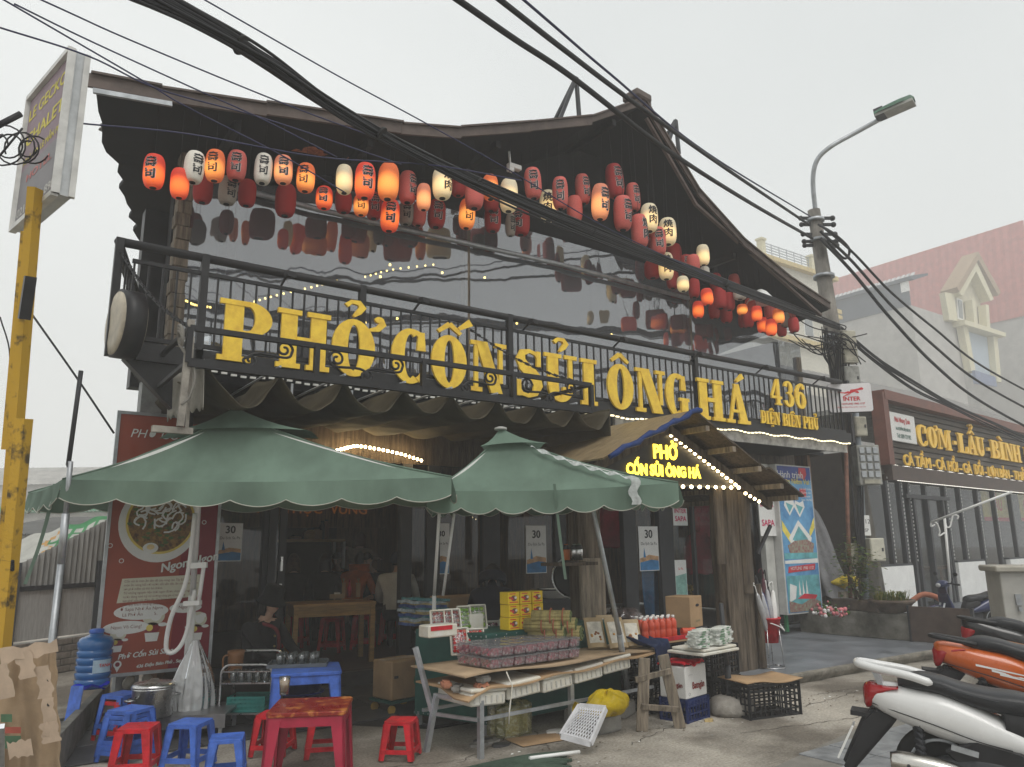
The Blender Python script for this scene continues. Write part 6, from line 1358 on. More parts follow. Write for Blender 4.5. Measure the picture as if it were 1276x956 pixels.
# big pot, low steel table
p = onz(228, 917, 0)
lt_ = thing('low_steel_table', 'low stainless table under the cooking pot at the white parasol pole', 'table', (p.x, p.y, 0), -.5)
B().box((0, .05, .20), (.8, .55, .02)).box((0, -.22, .15), (.8, .012, .1)).build('table_top', mat('brushed_steel_sheet', (.35, .35, .36), .35, .8, var=.2), lt_)
for x in (-.36, .36):
    for y in (-.2, .3): B().box((x, y, .1), (.03, .03, .19)).build('leg', K_galv, lt_)
p = onz(189, 893, .21); t = thing('cooking_pot', 'large stainless pot with lid and side clamps on the low steel table', 'pot', (p.x, p.y, .215))
B().lathe([(.15, 0), (.165, .01), (.17, .22), (.18, .235)], 30).build('pot_body', K_steel, t); B().lathe([(.18, .236), (.182, .25), (.16, .27), (.05, .285), (.045, .285), (.03, .30), (0, .303)], 30).build('lid', K_steel, t)
for a in (.2, 3.3): B().tube([(.17*math.cos(a), .17*math.sin(a), .15), (.23*math.cos(a), .23*math.sin(a), .15), (.23*math.cos(a+.25), .23*math.sin(a+.25), .15), (.17*math.cos(a+.3), .17*math.sin(a+.3), .15)], .009, 6).build('handle', K_steel, t)
t = thing('work_gloves', 'pair of grey work gloves draped behind the cooking pot', 'gloves', tuple(ond(172, 850, 7.25)))
for s in (-1, 1):
    b = B(); M = Matrix.Translation((.06*s, 0, 0)) @ Matrix.Rotation(-.5*s, 4, 'Y'); b.ball((0, 0, -.05), (.05, .022, .07), 0, 10, 6, M)
    for k in range(4): b.tube([(-.033+.022*k, 0, -.09), (-.04+.026*k, 0, -.17)], [.012, .009], 6)
    b.tube([(.04*s, 0, -.04), (.075*s, 0, -.09)], [.012, .009], 6)
    o = b.build('glove', cloth_mat('grey_glove_cloth', (.32, .30, .25), .05, .2, 20) if 'grey_glove_cloth' not in MATS else MATS['grey_glove_cloth'], t); o.location.z = .05
# sloping side panel with water bottle
t = thing('ramp_wall', 'sloping grey side wall of the entrance ramp under the blue water bottle', 'low wall')
a0, a1 = onz(62, 985, 0), onz(136, 868, 0); zt0, zt1 = ond(75, 925, (a0-CAM).dot(CF)).z, ond(138, 850, (a1-CAM).dot(CF)).z
d = a1-a0; nn = Vector((-d.y, d.x, 0)).normalized()*-.07
vs = [a0, a1, Vector((a1.x, a1.y, zt1)), Vector((a0.x, a0.y, zt0))]; vs += [v-nn for v in vs]
B().add(vs, [(0, 1, 2, 3), (7, 6, 5, 4), (0, 4, 5, 1), (1, 5, 6, 2), (2, 6, 7, 3), (3, 7, 4, 0)]).build('panel', mat('dirty_grey_board', (.15, .145, .13), .8, var=.4, vs=5), t, bevel=.004)
t = thing('folded_table', 'blue folding leg frame leaning on the ramp wall below the bottle', 'folding frame')
D = 6.7
for k, (xa, xb) in enumerate(((92, 78), (97, 83), (102, 88))): B().bar(ond(xa, 855, D), ond(xb, 925, D-.25), .035, .02).build('leg', K_blue, t)
bz = ond(114, 857, 6.9); wb = thing('water_bottle', 'big ribbed blue water bottle with a small label on the ramp wall', 'water bottle', (bz.x, bz.y, bz.z))
K_bot = mat('blue_bottle_plastic', (.035, .22, .62), .12, var=.15, vs=3, coat=.6, trans=.45)
prof = [(.0, 0), (.13, 0), (.145, .02)]
for k in range(5): z = .03+.062*k; prof += [(.147, z), (.150, z+.03), (.150, z+.042), (.138, z+.05), (.138, z+.056)]
prof += [(.15, .35), (.152, .40), (.13, .435), (.075, .455), (.058, .462), (.058, .475)]
B().lathe(prof, 32).build('bottle', K_bot, wb); B().lathe([(.06, .475), (.062, .478), (.062, .505), (.05, .51), (0, .51)], 24).build('cap', K_blue, wb)
b = B(); 
def lab(u, v): a = -1.75+u*1.1; return (.153*math.cos(a), .153*math.sin(a), .14+.11*v)
b.grid(lab, 12, 2, 0); o = b.build('label', mat('white_blue_label', (.45, .6, .72), .4), wb)
b = B(); M = frame_m((.155*math.cos(-1.1), .155*math.sin(-1.1), .19), (-math.sin(-1.1), math.cos(-1.1), 0), (math.cos(-1.1), math.sin(-1.1), 0)); put_text(b, 'TANA', M, (-.0, 0), .04, 0, .001, bold=.001); b.build('print', K_redink, wb)
b = B(); b.grid(lambda u, v: (.12*math.cos(u*6.28)*(1+.3*math.sin(u*31))*v-.02, -.14+.06*math.sin(u*6.28)*v*(1+.2*math.sin(u*17)), .03+.03*math.sin(u*19)*v), 36, 5)
tag(b.build('blue_bag', cloth_mat('bright_blue_film', (.01, .03, .65), .3, .3, 9, .3), None), 'crumpled bright blue plastic film below the water bottle', 'plastic film').location = wb.location
# flattened cardboard box at the corner
t = thing('flattened_box', 'torn flattened brown box patched with pale tape at the lower left corner', 'cardboard box', (0, 0, 0))
def cb_pt(px, py, d=0): return ond(px, py, 4.9+d+.0006*(px))
b = B(); N = 20
def cbf(u, v):
    x = lerp(-40, 72, u)+3*math.sin(v*4+1)*(u > .9)+(1.2*math.sin(v*17)+.8*math.sin(v*41) if u > .97 else 0); y = lerp(1000, lerp(818, 804, u), v)+(1.2*math.sin(u*23)+math.sin(u*57) if v > .97 else 0)
    return cb_pt(x, y, .25-.3*abs(u-.62)+.02*math.sin(u*30)*math.sin(v*5))
b.grid(cbf, 40, 30, th=.008).build('board', K_card2, t)
K_tape = mat('pale_packing_tape', (.52, .40, .30), .45, var=.15)
for (x0, y0, x1, y1, w, r_) in ((0, 818, 72, 806, 16, 3), (28, 812, 36, 845, 20, 1), (52, 830, 58, 870, 18, 1), (60, 900, 66, 925, 22, 2), (55, 908, 72, 912, 16, 1), (10, 936, 40, 930, 20, 4), (58, 870, 64, 905, 14, 1), (0, 828, 10, 870, 18, 1)):
    a, c = cb_pt(x0, y0, -.06), cb_pt(x1, y1, -.06); b = B(); d = (c-a); s = d.cross(CF).normalized()*w*.0026
    P = []
    for k in range(9): tt_ = k/8; P.append((a+d*tt_+s*(1+rnd.uniform(-.3, .3)), a+d*tt_-s*(1+rnd.uniform(-.3, .3))))
    for q0, q1 in zip(P, P[1:]): b.add([q0[0], q0[1], q1[1], q1[0]], [(0, 1, 2, 3)])
    b.build('tape', K_tape, t)
for (x, y, w, h, m) in ((8, 895, 7, 5, mat('green_box_print', (.08, .16, .09), .8)), (12, 910, 14, 4, mat('red_box_print', (.42, .10, .07), .8)), (14, 925, 12, 8, MATS['green_box_print'])):
    a = cb_pt(x-w, y-h, -.045); c = cb_pt(x+w, y-h, -.045); e = cb_pt(x+w, y+h, -.045); g = cb_pt(x-w, y+h, -.045); B().add([a, c, e, g], [(0, 1, 2, 3)]).build('print', m, t)
for y in (847, 878): B().tube([cb_pt(61, y, -.06), cb_pt(61, y, -.03)], .012, 10).build('hand_hole', K_rubber, t)
tag(B().bar(onz(2, 990, 0), ond(2, 905, 4.6), .03, .03).build('short_post', K_galv), 'short galvanised post at the extreme lower left corner', 'post')
# ============================================================ INTERIOR furniture
def wtable(label, cx, cy, w, d, h, z0, rz=0):
    t = thing('wooden_table', label, 'table', (cx, cy, z0), rz)
    B().box((0, 0, h-.02), (w, d, .04)).build('table_top', K_table, t, bevel=.004); B().box((0, -d/2+.04, h-.1), (w-.1, .02, .12)).box((0, d/2-.04, h-.1), (w-.1, .02, .12)).box((-w/2+.04, 0, h-.1), (.02, d-.1, .12)).box((w/2-.04, 0, h-.1), (.02, d-.1, .12)).build('apron', K_table, t)
    for x in (-1, 1):
        for y in (-1, 1): B().box((x*(w/2-.04), y*(d/2-.04), h/2-.02), (.06, .06, h-.04)).build('leg', K_table, t)
    return t
q0, q1 = onz(366, 752, .91), onz(476, 750, .91); ct = (q0+q1)/2
iw = wtable('varnished yellow pine table just inside the restaurant doorway', ct.x, ct.y+.25, (q1-q0).length*.95, .6, .74, zf, math.atan2((q1-q0).y, (q1-q0).x)*.3)
for (px, py, lb) in ((413, 812, 'tall red stool under the pine table, left of centre'), (452, 808, 'tall red stool under the pine table, right of centre'), (368, 806, 'tall red stool at the left end of the pine table'), (351, 800, 'tall red stool in the shade behind the woman in the black hat'), (486, 802, 'tall red stool under the diner in the white padded jacket')):
    stool(lb, px, py, K_red, .33, .46, rnd.uniform(-.8, -.3), zf)
for (px, py, w, h, m, nm, lb) in ((428, 745, .05, .20, K_card, 'chopstick_holder', 'wooden chopstick holder on the pine table, left'), (446, 744, .06, .19, K_card, 'chopstick_holder', 'wooden chopstick holder on the pine table, right'), (420, 746, .2, .06, K_card2, 'tissue_box', 'flat tissue box on the pine table')):
    p = onz(px, py, .912); t = thing(nm, lb, 'box', tuple(p), -.4); B().prism([(-w/2, -.04), (w/2, -.04), (w/2, .04), (-w/2, .04)], 0, h).build('box_body', m, t, bevel=.004)
    b = B()
    if h > .1:
        for k in range(7): b.cyl((rnd.uniform(-.015, .015), rnd.uniform(-.02, .02), h-.02), (rnd.uniform(-.02, .02), rnd.uniform(-.03, .03), h+.06), .003, n=5)
        b.build('chopstick', K_table, t)
    else: B().box((0, 0, h+.01), (.08, .03, .02)).build('tissue', K_paper, t)
p = onz(435, 744, .912); t = thing('sauce_bottle', 'red chilli sauce bottle on the pine table', 'bottle', tuple(p)); B().lathe([(.03, 0), (.032, .12), (.014, .17), (.012, .2), (0, .2)], 12).build('bottle', K_red, t); B().lathe([(.014, .2), (.006, .24), (0, .24)], 10).build('cap', K_red, t)
shf = thing('wall_shelf', 'wooden shelf unit with jars against the back wall inside the restaurant', 'shelf'); Yq = 13.2
sa, sb_ = ony(342, 674, Yq), ony(430, 674, Yq)
B().box(((sa.x+sb_.x)/2, Yq+.2, sa.z), (sb_.x-sa.x, .4, .05)).build('board', K_table, shf); B().box(((sa.x+sb_.x)/2, Yq+.42, 1.1), (sb_.x-sa.x, .05, 1.9)).build('back_panel', mat('dark_board', (.04, .035, .03), .7), shf)
for px in (352, 416, 428): x = ony(px, 700, Yq).x; B().box((x, Yq+.02, (zf+sa.z)/2), (.05, .05, sa.z-zf-.04)).build('upright', K_paper, shf)
for i, (px, h, m) in enumerate(((350, .26, K_brownp), (390, .16, K_table), (398, .18, K_card), (405, .3, K_dark), (410, .32, K_brownp), (372, .05, K_card2))):
    x = ony(px, 670, Yq).x; t = thing('jar', ('brown jar at the left end of the wall shelf', 'pale pot on the wall shelf', 'cardboard tub on the wall shelf', 'dark slim bottle on the wall shelf', 'brown slim bottle on the wall shelf', 'low tray on the wall shelf')[i], 'jar', (x, Yq+.15, sa.z+.027)); r = .05 if h > .28 else .1
    B().lathe([(r, 0), (r, h*.8), (r*.6, h*.9), (r*.6, h), (0, h)], 14).build('jar_body', m, t); B().lathe([(r*.65, h), (r*.65, h+.02), (0, h+.02)], 12).build('lid', K_dark, t)
its = thing('wall_lettering', 'orange lettering ẨM THỰC VÙNG high on the wall inside', 'lettering'); b = B(); pc = ony(392, 640, 13.4); put_text(b, 'ẨM THỰC  VÙNG', frame_m((0, 13.4, 0), (1, 0, 0), (0, -1, 0)), (pc.x, pc.z), .26, 0, .002, bold=.004); b.build('lettering', emat('orange_letters', (.55, .18, .03), .12), its); B().box((pc.x, 13.5, pc.z+.05), (3.4, .1, .6)).build('board', K_interior, its)
# warm string lights under the awning and inside upstairs
sl2 = thing('string_lights', 'short curved string of warm bulbs over the restaurant doorway', 'string lights'); b = B()
P = spline([ony(x, y, 8.7) for x, y in ((398, 566), (425, 560), (445, 556), (472, 560), (500, 566), (525, 574))], 5)
for p in P: b.ball(p, .018, 0, 6, 4)
tag(b.build('bulb', emat('bright_warm_bulb', (1, .74, .38), 50), sl2), kind='stuff'); B().tube(P, .005, 4).build('wire', K_cable, sl2)
sl3 = thing('string_lights', 'warm string lights hanging inside the upper room behind the plastic sheet', 'string lights'); b = B()
for seq in (((232, 375), (243, 380), (262, 383)), ((246, 470), (275, 468), (310, 472)), ((310, 378), (345, 368), (388, 358), (420, 350)), ((455, 345), (490, 336), (540, 330)), ((900, 395), (935, 398), (975, 402))):
    P = spline([ony(x, y, 9.3) for x, y in seq], 5)
    for p in P: b.ball(p, .015, 0, 6, 4)
for (x, y) in ((474, 345), (486, 330), (604, 346), (551, 340), (495, 397), (455, 402), (644, 403), (762, 417), (770, 420)): b.ball(ony(x, y, 9.0), .02, 0, 6, 4)
tag(b.build('bulb', emat('golden_bulb', (1, .72, .2), 6), sl3), kind='stuff')
# ============================================================ STALL: bench, cabinet and goods
TZ = .63
fl_, fr_ = onz(598, 838, TZ), onz(822, 806, TZ); bx = (fr_-fl_); bL = bx.length; bx.normalize(); by = Vector((-bx.y, bx.x, 0)); BA = math.atan2(bx.y, bx.x)
def T(px, py, z=TZ): return onz(px, py, z)
def bp(u, v, z): return Vector((fl_.x, fl_.y, 0))+bx*u+by*v+Vector((0, 0, z))
bench = thing('market_bench', 'welded grey bench with layered cardboard top holding the fruit boxes', 'bench', (fl_.x, fl_.y, 0), BA)
for i, (u, v, du, dv) in enumerate(((.02, .02, 0, 0), (-.12, .42, -.06, .05), (1.02, .05, 0, 0), (1.0, .6, 0, 0))): B().bar((u+du, v+dv, 0), (u, v, .42), .04, .04).build('leg', K_galv, bench)
B().bar((0, .02, .28), (bL-.1, .02, .28), .025, .025).bar((0, .02, .42), (0-.12, .45, .42), .03, .03).bar((0, .02, .28), (-.13, .45, .28), .025, .025).bar((-.12, .62, .28), (bL, .62, .28), .025, .025).build('rail', K_galv, bench)
B().bar((-.14, .45, .30), (-.2, .62, .78), .035, .035).build('back_post', K_galv, bench)
fm_ = B(); 
for i in range(5):
    u0 = -.08+i*.36+.01*i; tilt = .01*math.sin(i*2)
    M = Matrix.Translation((u0+.17, .17, .445+.03*max(0, i-.5)*.8+tilt)) @ Matrix.Rotation(-.07 if i else .05, 4, 'Y') @ Matrix.Rotation(rnd.uniform(-.05, .05), 4, 'Z')
    t = thing('foam_box', ('first stained white foam box lid at the left end under the bench top', 'second white foam box under the bench top from the left', 'middle white foam box wedged under the bench top', 'fourth white foam box with a yellowed rim under the bench top', 'white foam box with a red edge nearest the wooden ladder')[i], 'foam box'); t.matrix_world = Matrix.Translation((fl_.x, fl_.y, 0)) @ Matrix.Rotation(BA, 4, 'Z') @ M
    B().prism([(-.17, -.17), (.17, -.17), (.17, .3), (-.17, .3)], -.07, .025).build('tub', K_foam, t, bevel=.012); B().prism([(-.178, -.18), (.178, -.18), (.178, .3), (-.178, .3)], .03, .06).build('rim', K_foam, t, bevel=.01)
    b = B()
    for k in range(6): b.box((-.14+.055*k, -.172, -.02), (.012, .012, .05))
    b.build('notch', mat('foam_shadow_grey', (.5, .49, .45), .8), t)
B().grid(lambda u, v: (lerp(-.14, bL-.05, u), lerp(-.03, .7, v), .50+.10*u**1.5+.012*math.sin(u*19)*(1-v)-(.06*max(0, .1-u)/.1 if v < .5 else 0)), 30, 4, th=.012).build('lower_cardboard', K_card, bench)
B().grid(lambda u, v: (lerp(-.16, bL+.1, u), lerp(-.02+.03*math.sin(u*3.1*3), .75, v), TZ-.012+.010*math.sin(u*12+v*2)*(1-v)), 30, 4, th=.012).build('top_cardboard', K_card2, bench, bevel=0)
B().tube([(.25, -.02, TZ-.02), (.3, -.03, .5), (.27, -.03, .32), (.27, -.02, .22)], .006, 5).build('string', K_foam, bench)
for i, (u, v, z, rr, m) in enumerate(((.0, .0, .535, 0, K_brick), (.02, -.0, .595, .3, K_concrete), (-.13, .14, .53, .7, K_concrete), (-.2, .2, .56, 1.1, K_brick))):
    t = thing('brick', ('hollow red brick standing on the bench edge', 'broken grey stone on top of the hollow red brick', 'grey broken brick lying on the bench behind the hollow brick', 'orange broken brick at the left end of the bench')[i], 'brick', tuple(bp(u+.06, v+.06, z-.03)), BA+rr)
    b = B().box((0, 0, .0), (.12, .08, .075 if i == 0 else .055)); b.build('body', m, t, bevel=.014, seg=2)
    if i == 0: B().cyl((-.025, -.0415, 0), (-.025, -.039, 0), .014, n=10).cyl((.025, -.0415, 0), (.025, -.039, 0), .014, n=10).build('core_hole', K_rubber, t)
# cabinet
K_cab = mat('dark_green_sheet_metal', (.018, .085, .07), .5, var=.25, vs=4)
c0_, c1_ = onz(516, 893, .07), onz(606, 907, .07); cab = thing('green_cabinet', 'dark green sheet metal sales cabinet with riveted edges behind the bench', 'cabinet', (c1_.x, c1_.y, 0), BA)
dv_ = (c0_-c1_); ux, uy = dv_.dot(bx), dv_.dot(by); CW = 1.75; CT = .84
P = [(0, 0), (CW, 0), (CW+ux, uy), (ux, uy)]
B().prism(P, .09, CT).build('cabinet_body', K_cab, cab, bevel=.006)
for (x, y) in ((.03, .03), (ux+.03, uy-.04), (CW-.05, .03)): B().box((x, y, .06), (.04, .04, .12)).build('leg', K_galv, cab)
b = B()
for k in range(16):
    for z in (.11, CT-.03): b.ball((ux*k/15, uy*k/15-.002, z), .006, 0, 6, 4)
    b.ball((CW*k/15, -.001, CT-.02), .006, 0, 6, 4)
tag(b.build('rivet', K_galv, cab), kind='stuff')
def on_cab(px, py, dz=0): return onz(px, py, CT+dz)
def place(t, p, rz=0): t.location = p; t.rotation_euler.z = rz; return t
film_mat('shrink_wrap', (.93, .93, .93), .08, .05, .08, .6, 60, dcol=(.8, .8, .8), bd=.01)
# fruit trays wrapped in film
def tray(label, px, py, z, fm, w=.13, h=.19, tilt=65, rz=0, r=.02):
    w *= 1.25; h *= 1.15; rz -= .5
    p = onz(px, py, z); t = thing('fruit_tray', label, 'fruit tray', tuple(p)); t.rotation_euler = (rad(tilt), 0, BA+rz)
    B().prism([(-w/2, 0), (w/2, 0), (w/2, h), (-w/2, h)], -.012, 0).bar((-w/2, 0, .008), (-w/2, h, .008), .012, .02).bar((w/2, 0, .008), (w/2, h, .008), .012, .02).bar((-w/2, 0, .008), (w/2, 0, .008), .012, .02).bar((-w/2, h, .008), (w/2, h, .008), .012, .02).build('tray', K_foam, t)
    b = B(); nx = max(2, int((w-.02)/(r*1.7))); ny = max(2, int((h-.02)/(r*1.7)))
    for i in range(nx):
        for j in range(ny): b.ball((-w/2+.015+(w-.03)*(i+.5)/nx+rnd.uniform(-.004, .004), .015+(h-.03)*(j+.5)/ny+rnd.uniform(-.004, .004), r*.55), (r, r*rnd.uniform(.8, 1.1), r*.8), rnd.choice((0, 0, 1)), 7, 5)
    tag(b.build('fruit', fm, t), kind='stuff')
    B().grid(lambda u, v: (lerp(-w/2, w/2, u), lerp(0, h, v), r*1.25*(math.sin(math.pi*u)*math.sin(math.pi*v))**.3+.003), 8, 8).build('film', MATS['shrink_wrap'], t)
    return t
F_straw = [mat('strawberry_red', (.50, .03, .03), .35, var=.3, vs=20), mat('strawberry_pale', (.55, .16, .12), .4)]
F_lime = [mat('lime_green', (.16, .33, .04), .4, var=.25, vs=12), mat('lime_light', (.28, .42, .08), .4)]
F_plum = [mat('plum_dark', (.09, .02, .035), .35, var=.4, vs=20), mat('plum_bloom', (.28, .12, .15), .5)]
F_mix = [mat('jujube_brown', (.26, .06, .05), .4, var=.3), mat('jujube_pale', (.46, .24, .19), .5)]
tray('left tray of strawberries leaning at the end of the bench', 574, 816, .66, F_straw, .13, .2, 68, .1, .019); tray('right tray of strawberries leaning beside the first', 593, 812, .68, F_straw, .12, .17, 68, .0, .019)
tray('left tray of dark purple plums standing on the bench', 613, 800, .70, F_plum, .125, .165, 72, 0, .016); tray('right tray of dark purple plums standing on the bench', 634, 797, .70, F_plum, .13, .165, 72, 0, .016)
tray('left tray of green limes on the green cabinet', 581, 786, .84, F_lime, .10, .19, 70, .3, .020); tray('right tray of green limes on the green cabinet', 596, 784, .84, F_lime, .13, .19, 70, .1, .024)
for i, px in enumerate((546, 556, 566)): tray('%s tray of speckled brown fruit in the red-banded foam box' % ('left', 'middle', 'right')[i], px, 786-i, .87, F_mix, .10, .15, 72, .2, .019)
t = thing('foam_box', 'white foam box with a red band holding trays on the cabinet', 'foam box', tuple(on_cab(546, 793)), BA)
B().box((0, 0, .05), (.30, .16, .10)).build('tub', K_foam, t, bevel=.01); B().box((-.02, -.082, .075), (.22, .006, .035)).build('band', K_red, t)
t = thing('foam_box', 'white foam box behind the limes on the cabinet', 'foam box', tuple(on_cab(603, 786)+by*.16), BA); B().box((0, 0, .07), (.16, .12, .14)).build('tub', K_foam, t, bevel=.01)
t = thing('raincoat_stack', 'stack of folded bagged raincoats in blue and yellow film on the cabinet', 'packs', tuple(on_cab(545, 778)+by*.25), BA+.1)
for k in range(12):
    m = (mat('blue_film_pack', (.06, .10, .25), .3, var=.5, vs=14), mat('ochre_pack', (.38, .3, .14), .4, var=.5, vs=14), mat('pale_film_pack', (.35, .4, .42), .25, var=.4, vs=16), mat('teal_pack', (.06, .2, .22), .3, var=.5, vs=14))[k % 4]
    zz = .012+.022*k
    B().grid(lambda u, v, k=k, zz=zz: (lerp(-.21, .21, u)+.02*math.sin(k*3), lerp(-.13, .13, v)+.012*math.cos(k*2), zz*(1-.12*u)+.008*math.sin(u*11+k)*math.sin(v*7+k*2)), 14, 8, th=.026).build('pack', m, t)
# clear tubs of berries: two layers, three rows
K_tub = film_mat('clear_tub_plastic', (.92, .9, .9), .10, .14, .1, .5, 40, dcol=(.8, .76, .78), bd=.01)
F_berry = [mat('berry_pink_red', (.45, .05, .10), .4, var=.4, vs=30), mat('berry_pale', (.65, .38, .42), .5)]
p0 = onz(612, 833, TZ)
tub = thing('berry_tub', 'clear plastic tub of dark pink berries in the two-layer block on the bench', 'fruit tub', (0, 0, 0), BA, 'stacked clear tubs of berries')
wt_, dt_, ht_ = .118, .15, .078
b = B(); b.add([(-.05, -.065, .004), (.05, -.065, .004), (.05, .065, .004), (-.05, .065, .004), (-.058, -.074, ht_), (.058, -.074, ht_), (.058, .074, ht_), (-.058, .074, ht_)], [(3, 2, 1, 0), (0, 1, 5, 4), (1, 2, 6, 5), (2, 3, 7, 6), (3, 0, 4, 7)]); b.build('container', K_tub, tub)
B().box((0, 0, ht_-.004), (.122, .154, .007)).prism([(-.045, -.06), (.045, -.06), (.045, .06), (-.045, .06)], ht_, ht_+.007).build('lid', K_tub, tub, bevel=.002)
b = B()
for k in range(46): b.ball((rnd.uniform(-.042, .042), rnd.uniform(-.056, .056), rnd.uniform(.014, .054)), rnd.uniform(.011, .015), rnd.choice((0, 0, 0, 1)), 6, 4)
tag(b.build('berries', F_berry, tub), kind='stuff')
us = bx.dot(p0-fl_); vs_ = by.dot(p0-fl_); first = True
for lay in range(2):
    for row in range(3):
        for k in range(8):
            loc = bp(us+k*.124+rnd.uniform(-.006, .006)-.0*row, vs_+row*.158+rnd.uniform(-.006, .006), TZ+.004+lay*(ht_+.010))
            o = tub if first else copy_tree(tub); first = False; o.location = loc; o.rotation_euler.z = BA+rnd.uniform(-.08, .08); o['label'] = f'clear berry tub, {ORD[k]} from left in {("front", "middle", "back")[row]} row of {("lower", "upper")[lay]} layer'
# yellow boxes
K_ybox = mat('yellow_carton', (.72, .50, .02), .45, var=.06)
yb_ = thing('yellow_box', 'small yellow snack carton with brown bear-like print in the stacked block', 'carton', (0, 0, 0), BA, 'stacked yellow snack cartons')
B().box((0, 0, .055), (.128, .13, .108)).build('carton', K_ybox, yb_, bevel=.003)
b = B(); Mx = frame_m((0, -.0655, 0), (1, 0, 0), (0, -1, 0))
b.prism(ell(.0, .055, .034, .026, 14), 0, .001, 0, Mx).prism(ell(.02, .06, .014, .012, 10), .001, .0015, 1, Mx).prism(ell(-.02, .05, .012, .012, 10), .001, .0015, 2, Mx).prism([(-.05, .016), (.05, .016), (.05, .024), (-.05, .024)], 0, .001, 2, Mx).prism([(-.05, .09), (.02, .09), (.02, .098), (-.05, .098)], 0, .001, 2, Mx)
b.prism(ell(-.045, .06, .012, .01, 10), 0, .001, 2, Mx); b.build('print', [mat('brown_snack_print', (.16, .07, .06), .6), K_foam, K_redink], yb_)
q = on_cab(640, 785); uy0 = bx.dot(q-fl_); vy0 = by.dot(q-fl_); first = True
for k in range(3):
    for z in range(3):
        o = yb_ if first else copy_tree(yb_); first = False; o.location = bp(uy0-.03+.136*k+.004*(z % 2), vy0+.03*(2-k)*.3, CT+.003+z*.112); o.rotation_euler.z = BA+rnd.uniform(-.04, .04); o['label'] = f'yellow snack carton with brown print, {("left", "middle", "right")[k]} column, {("bottom", "middle", "top")[z]} of the stack'
# bamboo bundles
K_bam = mat('split_bamboo', (.30, .25, .10), .55, var=.3, vs=6, st=(8, 8, 1)); K_bend = mat('bamboo_leaf_end', (.10, .13, .05), .8, var=.4, vs=20)
def bamboo(label, px, py, z, rz):
    p = ond(px, py, 6.85); t = thing('bamboo_bundle', label, 'bamboo bundle', tuple(p), BA+rz)
    b = B(); e = B()
    for k in range(9):
        a = k*.7; r = 0 if k == 0 else .03+.008*(k > 6); y, zz = r*math.cos(a), r*math.sin(a); b.cyl((-.2, y, zz), (.08, y, zz), .0145, n=8); e.cyl((.078, y, zz), (.088, y, zz), .012, n=8)
    t.scale = (1.25, 1.35, 1.35); b.build('stick', K_bam, t); e.build('stuffed_end', K_bend, t); B().tube([(-.06, .055*math.cos(a), .055*math.sin(a)) for a in [k*math.pi/8 for k in range(17)]], .006, 5).tube([(.03, .055*math.cos(a), .055*math.sin(a)) for a in [k*math.pi/8 for k in range(17)]], .006, 5).build('tie', mat('red_green_tie', (.3, .1, .05), .6), t)
for i, (px, py, z, lb) in enumerate(((692, 788, .70, 'lowest left bundle of bamboo sticks beside the yellow cartons'), (711, 788, .72, 'lowest right bundle of bamboo sticks beside the snack bags'), (687, 779, .78, 'middle bundle of bamboo sticks with red tie'), (704, 778, .86, 'upper bundle of bamboo sticks lying slanted'), (697, 769, .90, 'topmost bundle of bamboo sticks with green ends'))): bamboo(lb, px, py, z, -1.15+.06*i)
# snack bags
K_snack = mat('kraft_snack_bag', (.40, .29, .16), .4, var=.15, vs=8); K_snackw = mat('white_snack_print', (.62, .58, .50), .4, var=.25, vs=14)
for i, (px, py, lb, sz) in enumerate(((745, 808, 'leftmost standing kraft snack bag with a picture window', 1.45), (772, 808, 'middle standing kraft snack bag with a white front', 1.45), (790, 806, 'rightmost standing kraft snack bag with nuts picture', 1.3), (758, 800, 'snack bag half hidden behind the front kraft bags', 1.35), (806, 800, 'small snack bag leaning beside the navy cloth', .7))):
    p = onz(px, py, TZ); t = thing('snack_bag', lb, 'snack bag', tuple(p)); t.rotation_euler = (rad(-28), 0, BA+.1*math.sin(i*2)-.5)
    def sb_(u, v, s=1): return (lerp(-.065, .065, u)*sz, s*.03*math.sin(math.pi*u)**.7*(1-v)**.8-.0, lerp(0, .21, v)*sz)
    B().grid(lambda u, v: sb_(u, v, -1), 10, 8).grid(lambda u, v: sb_(u, v, 1), 10, 8).build('pouch', K_snack, t)
    b = B(); b.grid(lambda u, v: tuple(Vector(sb_(lerp(.12, .88, u), lerp(.15, .85, v), -1))+Vector((0, -.002, 0))), 8, 6, 0)
    for k in range(7): u, v = rnd.uniform(.25, .75), rnd.uniform(.25, .5); b.ball(Vector(sb_(u, v, -1))+Vector((0, -.003, 0)), (.014, .003, .012), 1+k % 2, 7, 4)
    b.build('print', [K_snackw, mat('nut_brown_print', (.25, .10, .04), .5), mat('nut_orange_print', (.5, .25, .06), .5)], t)
for i, (px, py, z, lb) in enumerate(((728, 786, .72, 'clear bag of dried goods with a pale label lying left'), (748, 776, .78, 'clear bag of dried goods lying on top at the back'), (782, 768, .80, 'large clear bag of brown dried mushrooms at the back'))):
    t = thing('dried_goods_bag', lb, 'bag', tuple(onz(px, py, z)), BA+.4*i); t.scale = (1.35, 1.3, 1.2)
    def pil(u, v, k=1.0): a = u*6.283; return ((.13+.02*math.sin(a*6))*k*math.sin(math.pi*v)**.6*math.cos(a), (.09+.01*math.sin(a*9))*k*math.sin(math.pi*v)**.6*math.sin(a), -.05*k*math.cos(math.pi*v)*(1+.25*math.sin(a*5+v*9)))
    B().grid(lambda u, v: pil(u, v, .92+(.3 if i == 2 else 0)), 26, 12).build('contents', mat('dried_goods_%d' % (i == 2), ((.30, .21, .15), (.10, .06, .055))[i == 2], .8, var=.6, vs=30, bump=.6, bs=60), t)
    B().grid(lambda u, v: pil(u, v, 1.0+(.32 if i == 2 else 0)), 30, 14).build('bag', MATS['shrink_wrap'], t)
    if i < 2: B().grid(lambda u, v: (lerp(-.07, .07, u), lerp(-.05, .03, v), .058+.004*math.sin(u*5)), 4, 4).build('label', K_paper, t)
